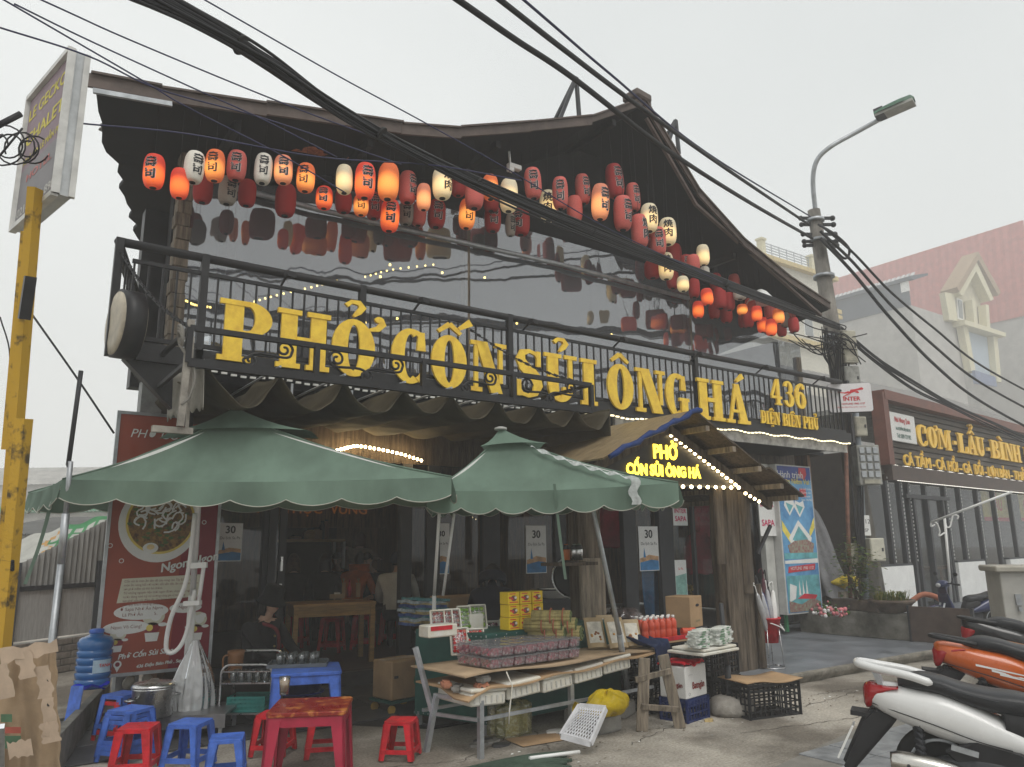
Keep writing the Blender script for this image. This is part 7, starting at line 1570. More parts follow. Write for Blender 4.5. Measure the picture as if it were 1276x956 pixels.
t = thing('back_shelf_tray', 'shallow stainless tray under the bags at the back of the stall', 'tray', tuple(onz(748, 762, .82)), BA); B().box((0, .1, 0), (.5, .4, .02)).box((0, -.1, .02), (.5, .01, .05)).build('tray', K_steel, t)
t = thing('navy_cloth', 'crumpled navy blue cloth hanging over the bench end by the ladder', 'cloth', (0, 0, 0))
ca, cbq = onz(792, 792, .72), onz(812, 815, .62)
B().grid(lambda u, v: vlerp(bp(bL-.16, .40, .74), bp(bL-.02, -.035, TZ+.03), min(1, v/.75))+bx*((u-.5)*.27*(1-.25*v)+.02*math.sin(v*9))-by*.02*max(0, v-.75)+Vector((0, 0, .022*math.sin(u*11+v*6)+.014*math.sin(u*23-v*9)-(.15*(v-.75)/.25 if v > .75 else 0))), 24, 24, th=.006).build('cloth', cloth_mat('navy_cotton', (.02, .03, .075), .02, .3, 10), t)
# black round lid, enamel basin and gas stuff
lp = ond(713, 720, 8.2); t = thing('wok_lid', 'large black round griddle lid with silver rim raised behind the stall', 'griddle lid', tuple(lp)); t.rotation_euler = (rad(78), 0, BA-.55)
t.scale = (.72, .72, .72); B().lathe([(0, .0), (.24, .0), (.29, -.01)], 40).build('disc', K_black, t); B().tube([(.30*math.cos(a), .30*math.sin(a), 0) for a in [k*math.pi/24 for k in range(49)]], .014, 8).build('rim', K_steel, t); B().bar((.2, -.22, 0), (.24, -.36, .0), .03, .02).ball((.24, -.37, 0), .025).build('hinge', K_steel, t)
ep = onz(692, 745, .98); t = thing('enamel_basin', 'white enamel basin with dark rim on the griddle table', 'basin', tuple(ep)); B().lathe([(.14, 0), (.2, .09), (.215, .1), (.2, .1), (.14, .02), (0, .02)], 30).build('basin_shell', K_white, t); B().tube([(.213*math.cos(a), .213*math.sin(a), .1) for a in [k*math.pi/20 for k in range(41)]], .008, 6).build('rim', K_black, t)
t = thing('griddle_table', 'dark steel griddle table behind the green cabinet', 'table', (ep.x, ep.y+.15, 0), BA); B().box((.1, 0, .95), (.9, .5, .06)).build('table_top', K_dark, t); B().box((.1, 0, .55), (.84, .44, .74)).build('cabinet', K_dark, t)
for x in (-.3, .5): 
    for y in (-.2, .2): B().box((x, y, .1), (.04, .04, .2)).build('leg', K_dark, t)
for i, (px, m, lb) in enumerate(((706, mat('orange_sauce', (.5, .14, .03), .4), 'orange sauce bottle beside the griddle'), (716, K_steel, 'first steel shaker beside the griddle'), (722, K_steel, 'second steel shaker beside the griddle'))):
    t = thing('shaker' if i else 'sauce_bottle', lb, 'bottle', tuple(onz(px, 698, 1.45))); B().lathe([(.035, 0), (.036, .1), (.02, .13), (.02, .15), (0, .15)], 12).build('bottle', m, t); B().lathe([(.037, .1), (.025, .14), (0, .16)], 10).build('cap', K_dark, t)
tag(B().box(tuple(onz(714, 700, 1.44)+Vector((0, .05, -.02))), (.5, .25, .03), 0, BA).build('spice_shelf', K_wood), 'narrow dark wooden shelf holding shakers beside the log column', 'shelf')
# red bottles on a red tray and black crates
K_sauce = mat('red_chilli_sauce', (.55, .07, .03), .25, var=.1, coat=.3)
bt0 = thing('sauce_bottle', 'tall red chilli sauce bottle with white cap in the group on the red tray', 'bottle', (0, 0, 0), 0, 'red sauce bottles on the tray')
B().lathe([(.034, 0), (.037, .01), (.037, .075), (.033, .085), (.037, .095), (.036, .15), (.02, .178), (.015, .185)], 16).build('bottle', K_sauce, bt0); B().lathe([(.017, .184), (.017, .205), (.014, .21), (0, .21)], 12).build('cap', K_white, bt0)
r0_ = onz(826, 797, .66); first = True
for j in range(3):
    for i in range(6):
        if j == 2 and i > 3: continue
        o = bt0 if first else copy_tree(bt0); first = False; o.location = Vector((r0_.x, r0_.y, .675))+bx*(-.26+.086*i+.03*j)+by*(.0+.082*j)+Vector((rnd.uniform(-.006, .006), 0, 0)); o.rotation_euler.z = rnd.uniform(0, 6); o['label'] = f'red chilli sauce bottle, {ORD[i]} from left in {("front", "middle", "back")[j]} row on the tray'
bt1 = dup(bt0, 'single bottle with white label lying near the white packets', tuple(Vector((r0_.x, r0_.y, .712))+bx*.30)); bt1.rotation_euler = (rad(90), 0, BA+1.2)
t = thing('red_tray', 'shallow red tray carrying the chilli sauce bottles', 'tray', tuple(Vector((r0_.x, r0_.y, .66))+by*.1), BA); B().box((.02, 0, 0), (.62, .34, .016)).box((.02, -.17, .01), (.62, .012, .04)).build('tray', K_red, t, bevel=.003); B().box((.02, 0, -.02), (.6, .36, .015)).build('cardboard', K_card, t)
def crate(name, label, p, rz, w, d, h, m, nb=9, nr=5):
    t = thing(name, label, 'crate', tuple(p), rz); b = B()
    b.prism([(-w/2+.01, -d/2+.01), (w/2-.01, -d/2+.01), (w/2-.01, d/2-.01), (-w/2+.01, d/2-.01)], .005, .015); b.build('base', m, t)
    for k, (L_, off, ang) in enumerate(((w, d/2, 0), (w, d/2, math.pi), (d, w/2, math.pi/2), (d, w/2, -math.pi/2))):
        s = B(); M = Matrix.Rotation(ang, 4, 'Z') @ Matrix.Translation((0, -off, 0)); n_ = max(3, int(nb*L_/w))
        for i in range(n_+1): s.box((-L_/2+L_*i/n_, 0, h/2), (.011 if 0 < i < n_ else .03, .012, h), 0, 0, M)
        for z in [h*j/nr for j in range(nr+1)]: s.box((0, .002, min(h-.012, z+.006)), (L_, .012, .012 if 0 < z < h*.95 else .028), 0, 0, M)
        s.box((0, .003, h*.80), (L_*.96, .008, .02), 0, 0, M)
        s.build('side', m, t)
    return t
tz_ = [onz(852, 905, 0), onz(885, 880, 0), onz(955, 890, 0)]
crate('crate', 'upper black lattice crate under the white packets', (onz(887, 880, 0).x, onz(887, 880, 0).y, .305), BA+.1, .5, .36, .29, K_bplas); crate('crate', 'lower black lattice crate under the white packets', (onz(887, 880, 0).x, onz(887, 880, 0).y, .005), BA+.06, .5, .36, .29, K_bplas)
crate('crate', 'upper black crate under the red sauce tray', (r0_.x+by.x*.12, r0_.y+by.y*.12, .335), BA, .56, .36, .3, K_bplas); crate('crate', 'lower black crate under the red sauce tray', (r0_.x+by.x*.12, r0_.y+by.y*.12, .02), BA, .56, .36, .3, K_bplas)
c3 = crate('crate', 'black lattice crate on the ground topped with a brown cardboard sheet', onz(955, 893, 0)+Vector((.08, .1, .0)), BA-.28, .60, .36, .30, K_bplas, 10, 5)
t = thing('cardboard_sheet', 'bent brown cardboard sheet lying on the black ground crate', 'cardboard', tuple(Vector(c3.location)+Vector((0, 0, .302))), BA-.3); B().grid(lambda u, v: (lerp(-.32, .34, u), lerp(-.2, .24, v), .012+.012*math.sin(u*7)+.014*abs(u-.5)), 14, 4, th=.006).build('sheet', K_card, t)
bc = crate('crate', 'dark blue plastic crate under the white printed carton', onz(862, 897, 0)+Vector((.0, .08, .0)), BA+.1, .36, .28, .2, mat('navy_crate_plastic', (.012, .025, .11), .45, var=.2), 7, 3)
t = thing('printed_carton', 'white carton with maroon script lettering standing on the blue crate', 'carton', tuple(Vector(bc.location)+Vector((0, 0, .203))), BA+.12)
B().box((0, 0, .14), (.37, .28, .28)).build('carton', mat('white_carton', (.70, .69, .67), .6, var=.06), t, bevel=.008)
b = B(); Mx = frame_m((0, -.1405, 0), (1, 0, 0), (0, -1, 0)); put_text(b, 'Batngàn', Mx, (.03, .08), .085, 0, .002, bold=.003, sx=.8); put_text(b, 'premium', Mx, (-.1, .2), .02, 1, .002)
for qd in G_ring(-.13, .04, .015, .015, .012, .012, 0, 360, 12): b.prism(qd, 0, .002, 1, Mx)
Mx2 = frame_m((-.1855, 0, 0), (0, -1, 0), (-1, 0, 0)); put_text(b, 'Batngàn', Mx2, (.03, .1), .06, 0, .002, bold=.002, sx=.8)
b.build('print', [mat('maroon_print', (.25, .03, .025), .6), mat('grey_print', (.35, .35, .35), .6)], t)
t2 = thing('red_cloth', 'folded red plastic cloth on top of the white printed carton', 'cloth', tuple(Vector(t.location)+Vector((-.01, 0, .283))), BA+.12); B().grid(lambda u, v: (lerp(-.19, .17, u)+.015*math.sin(v*9), lerp(-.145, .15, v), .02+.014*math.sin(u*9+v*4)+.01*math.sin(u*23)), 24, 16, th=.012).build('cloth', cloth_mat('bright_red_film', (.55, .015, .03), .15, .25, 8, .35), t2)
# white packets on foam board
wp0 = onz(888, 812, .60); t = thing('foam_board', 'white foam board under the stacks of white packets', 'foam board', (wp0.x, wp0.y, .605), BA+.05); B().box((0, .1, 0), (.60, .40, .025)).box((.02, .1, .03), (.54, .36, .022)).build('board', K_foam, t, bevel=.006)
K_pkt = mat('glossy_white_packet', (.62, .64, .60), .3, var=.2, vs=14, bump=.3, bs=30); K_pkg = mat('green_packet_print', (.18, .32, .20), .4, var=.3, vs=12)
pk0 = thing('snack_packet', 'glossy white packet with faint green print in the stacks on the foam board', 'packet', (0, 0, 0), 0, 'stacked white packets'); 
B().grid(lambda u, v: (lerp(-.085, .085, u), lerp(-.06, .06, v), .012+.010*math.sin(math.pi*u)*math.sin(math.pi*v)+.003*math.sin(u*21+v*9)), 12, 8, th=.018).build('packet', K_pkt, pk0); B().grid(lambda u, v: (lerp(-.03, .03, u), lerp(-.063, -.061, v), .014-.014*v), 2, 2).build('print', K_pkg, pk0); first = True
for s in range(4):
    for k in range(7):
        o = pk0 if first else copy_tree(pk0); first = False; o.location = Vector((wp0.x, wp0.y, .665+.021*k))+bx*(-.23+.155*s+rnd.uniform(-.012, .012))+by*(-.01+.07*(s % 2)+rnd.uniform(-.012, .012)); o.rotation_euler.z = BA+rnd.uniform(-.25, .25); o['label'] = f'white packet, {ORD[k]} from bottom of {ORD[s]} stack from left on foam board'
# carton behind, ladder, basket, bags, blocks
cq = onz(866, 782, .66); t = thing('carton', 'plain brown carton with hand slot standing behind the red bottles', 'carton', (cq.x, cq.y+.15, .66), BA+.25); B().box((0, 0, .17), (.34, .3, .34)).build('carton', K_card, t, bevel=.005); b = B(); Mx = frame_m((0, -.151, 0), (1, 0, 0), (0, -1, 0)); b.prism(ell(.03, .24, .05, .016, 14), 0, .002, 0, Mx); put_text(b, 'GIA BẢO', Mx, (.03, .06), .03, 1, .002); b.build('print', [K_ink, mat('dark_green_print', (.08, .16, .1), .7)], t)
t = thing('support_box', 'dark box stand under the plain brown carton', 'stand', (cq.x, cq.y+.2, 0), BA); B().box((0, 0, .33), (.5, .34, .65)).build('box_body', K_dark, t)
la, lb_ = onz(800, 912, 0), onz(848, 908, 0)
t = thing('plank_ladder', 'short rough wooden plank ladder leaning against the bench end', 'ladder')
ta, tb_ = ond(803, 820, (la-CAM).dot(CF)+.14), ond(826, 816, (lb_-CAM).dot(CF)+.12)
B().bar(la, ta, .10, .03, up=CF).build('side_plank', K_plank, t, bevel=.006); B().bar(lb_, tb_, .10, .03, up=CF).build('side_plank', K_plank, t, bevel=.006)
B().bar(vlerp(la, ta, .72)-CR*.08-CF*.035, vlerp(lb_, tb_, .80)+CR*.03-CF*.035, .045, .025, up=CF).build('rung', K_plank, t); B().bar(vlerp(la, ta, .36)-CR*.02-CF*.035, vlerp(lb_, tb_, .28)+CR*.02-CF*.035, .045, .025, up=CF).build('rung', K_plank, t)
t = thing('yellow_sack', 'tied bright yellow plastic sack lying under the bench', 'sack', tuple(ond(757, 876, 6.5))); t.scale = (1.05, 1, .78)
B().grid(lambda u, v: ((.18+.014*math.sin(u*44+v*6)+.012*math.sin(u*75-v*11)+.03*math.sin(u*12.6+1))*math.sin(math.pi*v)**.7*math.cos(u*6.283)*(1.2-.35*v), (.15)*math.sin(math.pi*v)**.7*math.sin(u*6.283), -.12*math.cos(math.pi*v)*(1+.16*math.sin(u*31+v*5)+.08*math.sin(u*63+v*17))), 90, 30).build('sack', cloth_mat('yellow_sack_film', (.50, .36, .01), .15, .25, 8, .35, bump=.4), t)
B().grid(lambda u, v: (-.17-.14*v, .02+.06*math.sin(u*6.28)*v, -.03+(.08*math.cos(u*6.28)+.01*math.sin(u*31))*v), 24, 5).build('tied_neck', MATS['yellow_sack_film'], t)
for i, (px, py, sz, lb) in enumerate(((758, 913, (.30, .16, .14), 'pale concrete block below the yellow sack'), (728, 900, (.26, .2, .12), 'grey concrete block partly behind the white basket'), (782, 893, (.3, .15, .13), 'darker block behind the wooden ladder'))): 
    p = onz(px, py, 0); tag(B().box((0, 0, sz[2]/2), sz).build('concrete_block', K_concrete, None, bevel=.015, loc=p+by*.05, rz=BA+.2*i, seg=2), lb, 'concrete block')
t = thing('white_basket', 'shallow white lattice basket lid leaning against a block', 'basket'); g = [ond(699, 917, 5.95), ond(736, 927, 5.9), ond(755, 883, 6.15), ond(722, 880, 6.2)]
b = B(); n_ = 11
for k in range(n_+6):
    for (s0, s1) in (((k/n_, 0), (k/n_-.5, 1)), ((k/n_-.5, 0), (k/n_, 1))):
        (u0, v0), (u1, v1) = s0, s1
        def cl(u0, v0, u1, v1):
            ts = [0., 1.]
            for k_ in (0, 1):
                if u1 != u0:
                    tt_ = (k_-u0)/(u1-u0)
                    if (u0 < 0 and k_ == 0) or (u0 > 1 and k_ == 1): ts[0] = max(ts[0], tt_)
                    if (u1 < 0 and k_ == 0) or (u1 > 1 and k_ == 1): ts[1] = min(ts[1], tt_)
            return ts
        q0, q1 = cl(u0, v0, u1, v1)
        if q1 <= q0: continue
        f = lambda tt_: vlerp(vlerp(g[0], g[1], lerp(u0, u1, tt_)), vlerp(g[3], g[2], lerp(u0, u1, tt_)), lerp(v0, v1, tt_))
        b.bar(f(q0), f(q1), .008, .005)
b.build('lattice', mat('white_basket_plastic', (.6, .6, .62), .4), t)
b = B()
for k in range(4): b.bar(g[k], g[(k+1) % 4], .02, .045)
b.build('rim', MATS['white_basket_plastic'], t)
t = thing('wrapped_parcel', 'square parcel wrapped in yellowish clear plastic under the bench', 'parcel', tuple(onz(645, 918, 0)), BA+.1)
B().box((0, .1, .115), (.27, .2, .2)).build('contents', mat('pale_yellow_packs', (.50, .48, .25), .6, var=.2, vs=9, st=(6, 1, 6)), t, bevel=.01)
b = B(); b.grid(lambda u, v: ((.165+.012*math.sin(u*50))*math.cos(u*6.283)/max(abs(math.cos(u*6.283)), abs(math.sin(u*6.283)))**.85*(1-.75*max(0, v-.8)/.2), .1+(.125+.01*math.sin(u*37))*math.sin(u*6.283)/max(abs(math.cos(u*6.283)), abs(math.sin(u*6.283)))**.85*(1-.75*max(0, v-.8)/.2), .01+.26*min(v, .85)/.85+.012*math.sin(u*43)*v), 80, 14); b.build('wrap', film_mat('yellowish_film', (.75, .74, .30), .16, .22, .12, .8, 30, dcol=(.7, .7, .35), bd=.02), t)
t = thing('ground_cardboard', 'flat piece of printed cardboard lying on the ground under the bench', 'cardboard', (0, 0, .008)); b = B(); b.add([onz(627, 922, 0), onz(652, 932, 0), onz(712, 922, 0), onz(690, 914, 0)], [(0, 1, 2, 3)]); b.build('sheet', K_card, t)
for i, (px, py) in enumerate(((612, 926), (600, 925), (622, 930), (690, 913), (598, 929))): tag(B().prism([(.09*math.cos(a)*(1+.3*math.sin(i+a)), .05*math.sin(a)) for a in [k*.9 for k in range(7)]], 0, .02).build('stone_chip', K_slate if i in (1, 2) else K_paper if i == 3 else K_concrete, None, loc=onz(px, py, 0)), ('grey stone flake near the bench leg', 'dark slate flake near the bench leg', 'dark slate slab lying by the cardboard', 'white scrap of paper by the wrapped parcel', 'small pale stone flake left of the bench leg')[i], 'stone' if i != 3 else 'paper')
# stone weight with its pole
sw = onz(917, 893, 0)+bd_*.12; t = thing('parasol_weight', 'rounded concrete parasol weight with a short steel socket pole', 'parasol weight', (sw.x, sw.y, 0))
B().lathe([(.20, 0), (.225, .04), (.22, .10), (.19, .145), (.12, .165), (0, .17)], 30, sx=1.05, sy=.9).build('weight', mat('concrete_weight', (.30, .28, .25), .85, var=.25, vs=9, bump=.4, bs=40), t)
B().cyl((-.02, 0, .14), (-.03, 0, .44), .030, n=12).cyl((-.03, 0, .40), (-.06, 0, 1.02), .022, n=12).build('pole', K_dark, t)
tag(B().prism([(.05*math.cos(a)*(1+.3*math.sin(3*a)), .03*math.sin(a)) for a in [k*.6 for k in range(10)]], 0, .02).build('orange_peel', mat('pale_peel', (.5, .38, .18), .7), None, loc=onz(884, 899, 0)), 'scrap of pale peel on the ground by the blue crate', 'peel')
# carton on trolley at the doorway
p = onz(497, 872, .12); t = thing('taped_carton', 'old brown carton with green print on a small trolley by the doorway', 'carton', (p.x+.05, p.y+.12, .13), BA+.1)
B().box((0, 0, .18), (.40, .32, .36)).build('carton', K_card, t, bevel=.012); B().box((0, 0, .364), (.41, .1, .006)).build('tape', K_tape, t); b = B(); Mx = frame_m((0, -.161, 0), (1, 0, 0), (0, -1, 0)); b.prism(ell(.12, .16, .05, .06, 14), 0, .002, 0, Mx).prism([(-.17, .2), (-.12, .2), (-.12, .225), (-.17, .225)], 0, .002, 1, Mx); b.build('print', [mat('faded_green_print', (.16, .24, .12), .8), K_ink], t)
tr = thing('trolley', 'small castor trolley under the old brown carton', 'trolley', (p.x+.05, p.y+.12, 0), BA+.1); B().box((0, 0, .115), (.44, .36, .025)).build('platform', K_cab, tr)
for x in (-.18, .18):
    for y in (-.14, .14): B().cyl((x, y-.012, .045), (x, y+.012, .045), .04, n=14).build('wheel', mat('yellow_castor', (.4, .26, .06), .5), tr)
# red pail of umbrellas on a wire stand
pz_ = onz(972, 833, .13); t = thing('wire_stand', 'chromed wire stand holding the red pail', 'stand', (pz_.x, pz_.y+.12, .128))
for k in range(4): a = k*math.pi/2+.5; B().tube([(.15*math.cos(a), .15*math.sin(a), 0), (.12*math.cos(a), .12*math.sin(a), .46)], .006, 6).build('leg', K_steel, t)
for z, r in ((0, .16), (.46, .125)): B().tube([(r*math.cos(a), r*math.sin(a), z+.006) for a in [k*math.pi/12 for k in range(25)]], .006, 6).build('ring', K_steel, t)
pl = thing('red_pail', 'red plastic pail with white handle full of closed umbrellas', 'pail', (pz_.x, pz_.y+.12, .415)); B().lathe([(0, 0), (.105, 0), (.145, .27), (.152, .27), (.152, .29), (.14, .29), (.1, .012), (0, .012)], 28).build('pail_shell', K_red, pl); B().tube(spline([(-.15, 0, .27), (-.03, -.17, .2), (.1, -.15, .14), (.15, 0, .27)], 6), .007, 6).build('handle', K_white, pl)
uc = [film_mat('clear_umbrella_film', (.8, .8, .82), .12, .5, .15, .5, 20, dcol=(.66, .66, .68), bd=.02), mat('navy_umbrella_cloth', (.03, .06, .22), .5, var=.2), mat('plum_umbrella_cloth', (.16, .06, .08), .6, var=.2), K_white, mat('black_umbrella_cloth', (.02, .02, .022), .6)]
for i, (dx, dy, ex, ey, L_, m, lb) in enumerate(((-.05, -.04, -.24, -.04, .62, 0, 'leftmost clear closed umbrella with hooked handle'), (-.04, 0, -.18, .02, .64, 0, 'second clear closed umbrella from the left'), (-.02, -.04, -.12, -.02, .62, 0, 'clear closed umbrella left of the navy one'), (0, -.03, -.06, .02, .62, 1, 'navy blue closed umbrella in the red pail'), (.01, .02, -.07, .1, .85, 4, 'tall black closed umbrella at the back of the pail'), (.03, -.04, .02, 0, .66, 0, 'clear closed umbrella in the middle of the pail'), (.04, .02, .05, .06, .80, 2, 'plum coloured closed umbrella in the pail'), (.06, 0, .10, .06, .78, 4, 'black closed umbrella at the right of the pail'), (.07, -.03, .12, -.02, .64, 3, 'white closed umbrella second from the right'), (.08, .02, .17, .02, .64, 0, 'rightmost clear closed umbrella with curved handle'))):
    u = thing('closed_umbrella', lb, 'umbrella', (pz_.x+dx, pz_.y+.12+dy, .44)); d = Vector((ex-dx, ey-dy, L_)); P0 = Vector((0, 0, 0))
    B().tube([P0, d*.25, d*.55, d*.86, d*.9], [.016, .036, .044, .024, .01], 10).build('canopy', uc[m], u)
    e = d*1.02; s = Vector((.6, .8, 0)).normalized() if i % 2 else Vector((-.8, .3, 0)).normalized()
    B().tube(spline([d*.88, e, e+Vector((0, 0, .02))+s*.02, e+s*.05, e+s*.055-Vector((0, 0, .03))], 4), .007, 6).build('handle', uc[m] if m in (2, 4) else K_white, u)
t = thing('flower_vase', 'white vase with yellow flowers on the floor behind the porch column', 'vase', tuple(onz(903, 778, .14)+Vector((.2, 1.1, 0)))); B().lathe([(.05, 0), (.08, .1), (.05, .25), (.06, .3), (.05, .3), (0, .1)], 18).build('vase', K_white, t); leaves(t, 60, (0, 0, .45), (.1, .1, .08), .1, 0); b = B()
for k in range(16): b.ball((rnd.gauss(0, .1), rnd.gauss(0, .08), .5+rnd.uniform(-.08, .14)), rnd.uniform(.03, .05), 0, 7, 5)
tag(b.build('flower', mat('yellow_flower', (.65, .42, .02), .6), t), kind='stuff')
# hanging jackets in the shop, blue cloth in the window, cartons inside
for i, (px, py, m, lb) in enumerate(((872, 690, mat('dark_red_jacket', (.25, .01, .025), .7, var=.3), 'dark red quilted jacket hanging inside the porch shop'), (882, 645, mat('red_jacket', (.38, .02, .04), .7, var=.3), 'bright red jacket hanging high inside the porch shop'), (760, 655, MATS['dark_red_jacket'], 'dark red jacket hanging behind the left log column'))):
    p = ony(px, py, 9.6); t = thing('jacket', lb, 'jacket', tuple(p))
    B().grid(lambda u, v: ((.28+.04*math.sin(v*9))*math.cos(u*6.283)*(.6+.4*min(1, v*3)), .14*math.sin(u*6.283), .35-.7*v+.02*math.sin(u*25+v*5)), 30, 14).build('body', m, t)
    for s in (-1, 1): B().tube([(.2*s, 0, .28), (.34*s, -.02, .05), (.36*s, -.03, -.25)], [.09, .08, .06], 10).build('sleeve', m, t)
t = thing('blue_cloth', 'bright blue cloth hanging in folds behind the window glass', 'cloth'); B().grid(lambda u, v: ony(lerp(803, 832, u)+(-4+8*v)*(1-u), lerp(703, 768, v), 9.05)+Vector((0, .05*math.sin(u*14+v*2), 0)), 30, 14, th=.01).build('cloth', cloth_mat('sky_blue_cotton', (.05, .22, .48), .1, .2, 5), t)
for i, (px, py, w) in enumerate(((575, 742, .7), (590, 760, .8), (563, 757, .5))): p = ony(px, py, 8.4); t = thing('carton', ('opened brown carton on the goods pile behind the cabinet', 'wide brown carton behind the crouching person', 'small carton beside the raincoat packs')[i], 'carton', (p.x, 8.4, p.z-.15), .1*i); B().box((0, 0, 0), (w, .35, .3)).build('carton', K_card, t, bevel=.004); B().box((w*.3, -.2, .14), (w*.4, .18, .008)).build('flap', K_card2, t)
# folded green parasol on the ground
t = thing('folded_parasol', 'folded dark green parasol lying on the ground with its pale pole end', 'folded parasol'); 
b = B()
for k in range(7):
    o_ = k*2.2; P = spline([onz(520+8*k, 975+o_*.2, .02), onz(590+4*k, 960+o_*.6, .03+.01*(k % 3)), onz(665, 945+o_, .04), onz(712-6*(k % 3), 938+o_*1.4, .03)], 6)
    b.tube(P, [.014+.024*math.sin(math.pi*i/(len(P)-1)) for i in range(len(P))], 8)
b.build('canopy', cloth_mat('dark_green_canvas', (.05, .075, .055), .05, .3, 6, .75, bump=.4), t); B().tube([onz(660, 945, .08), onz(722, 937, .06)], .014, 8).build('pole', K_white, t)
# litter and grit swept against the kerb
b = B()
for i in range(420):
    x = rnd.uniform(2.2, 11); y = (5.2 if x > 6.9 else 5.6)-abs(rnd.gauss(0, .35))-(.3 if x < 6.9 else 0); s = rnd.uniform(.006, .022); a = rnd.uniform(0, 6.28)
    b.add([(x+s*math.cos(a+q)*(1 if q in (0, 3.14) else .5), y+s*math.sin(a+q)*(1 if q in (0, 3.14) else .5), .006+.008*rnd.random()) for q in (0, 1.57, 3.14, 4.71)], [(0, 1, 2, 3)], rnd.choice((0, 0, 0, 1, 2)))
tag(b.build('ground_litter', [mat('dead_leaf_brown', (.09, .06, .035), .9), K_concrete, K_paper]), 'scattered dead leaves, grit and paper scraps along the kerb', kind='stuff')
b = B()
for (x, y, a, L_) in ((4.6, 4.9, .3, 1.6), (5.6, 4.6, -.2, 1.4), (3.2, 5.3, .5, 1.0), (6.8, 4.9, .1, 1.5), (2.5, 5.6, -.3, .9), (7.6, 5.2, -.1, 1.2), (4.0, 5.2, 1.1, .6)):
    P = []; n_ = 22
    for k in range(n_+1): s = L_*k/n_; P.append((x+s*math.cos(a)+rnd.uniform(-.02, .02), y+s*math.sin(a)+rnd.uniform(-.025, .025)))
    for i, qd in enumerate(G_stroke(P, [.004+.007*rnd.random() for _ in P])): b.add([(q[0], q[1], .0035) for q in qd], [(0, 1, 2, 3)])
tag(b.build('ground_cracks', mat('crack_dirt', (.07, .06, .05), .95)), 'thin dirt-filled cracks running across the concrete', kind='stuff')
# ============================================================ LANTERNS
def lantern_mat(name, c, glow, hot, k):
    m = mat(name, c, .75, var=.10, vs=9, bump=.12, bs=40, st=(1, 1, 6), sss=0)
    n = m.node_tree.nodes; l = m.node_tree.links; p = n['Principled BSDF']
    if glow:
        tc = n['Texture Coordinate']; vm = n.new('ShaderNodeVectorMath'); vm.operation = 'DISTANCE'; vm.inputs[1].default_value = (-.10, -.20, -.22); l.new(tc.outputs['Object'], vm.inputs[0])
        r = n.new('ShaderNodeMapRange'); r.interpolation_type = 'SMOOTHSTEP'; r.inputs[1].default_value = .2; r.inputs[2].default_value = .72; r.inputs[3].default_value = 1; r.inputs[4].default_value = 0; l.new(vm.outputs['Value'], r.inputs[0])
        x = n.new('ShaderNodeMix'); x.data_type = 'RGBA'; l.new(r.outputs[0], x.inputs[0]); x.inputs[6].default_value = (*glow, 1); x.inputs[7].default_value = (*hot, 1); l.new(x.outputs[2], p.inputs['Emission Color']); p.inputs['Emission Strength'].default_value = k
    return m
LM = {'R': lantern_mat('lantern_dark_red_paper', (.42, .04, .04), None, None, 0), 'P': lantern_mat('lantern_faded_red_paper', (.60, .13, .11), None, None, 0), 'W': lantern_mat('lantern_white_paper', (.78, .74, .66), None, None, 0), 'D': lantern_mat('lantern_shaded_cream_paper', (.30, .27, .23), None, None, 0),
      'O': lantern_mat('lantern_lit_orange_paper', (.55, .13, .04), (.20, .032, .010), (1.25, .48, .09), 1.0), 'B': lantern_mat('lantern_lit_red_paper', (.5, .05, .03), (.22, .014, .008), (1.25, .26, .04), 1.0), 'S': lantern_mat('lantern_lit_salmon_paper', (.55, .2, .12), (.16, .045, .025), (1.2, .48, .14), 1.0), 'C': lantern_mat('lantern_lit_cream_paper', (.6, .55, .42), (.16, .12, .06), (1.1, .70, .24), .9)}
LD = {'R': 'dark red unlit', 'P': 'faded red unlit', 'W': 'white unlit', 'D': 'shaded cream unlit', 'O': 'glowing orange', 'B': 'glowing bright red', 'S': 'glowing salmon', 'C': 'glowing cream'}
prof = [(.18, -.82)]
for k in range(33):
    z = -.80+1.6*k/32; r = .5*(1-abs(z/.98)**3.4)**.55; prof.append((max(.18, r)*(1+(.02 if k % 2 else -.02)), z))
prof.append((.18, .82))
shade = {k: B().lathe(prof, 20).build('paper_shade', m) for k, m in LM.items()}
ring = B().lathe([(.15, -.03), (.2, -.03), (.2, .03), (.15, .03), (.15, -.03)], 16).build('end_ring', K_rubber)
def chars(txt, halo):
    b = B(); 
    for pas, (bold, m, rr) in enumerate(((.055, 1, .515), (.016, 0, .528)) if halo else ((.02, 0, .522),)):
        for i, ch in enumerate(txt):
            vs, fs = text_mesh(ch, .56, bold=bold); out = []
            for x, y, z in vs:
                a = x/.5; zz = y-.18+(.30 if i == 0 else -.28); r = rr*(1-abs(zz/.98)**3.4)**.55+z; out.append((r*math.sin(a), -r*math.cos(a), zz))
            b.add(out, fs, m)
    return b.build('characters', [K_ink, mat('pale_halo_print', (.5, .42, .40), .7)])
CH = {(t, h): chars(t, h) for t in ('壽司', '焼肉') for h in (0, 1)}
cordm = B().cyl((0, 0, 0), (0, 0, 1), 1, n=5).build('cord', K_cable)
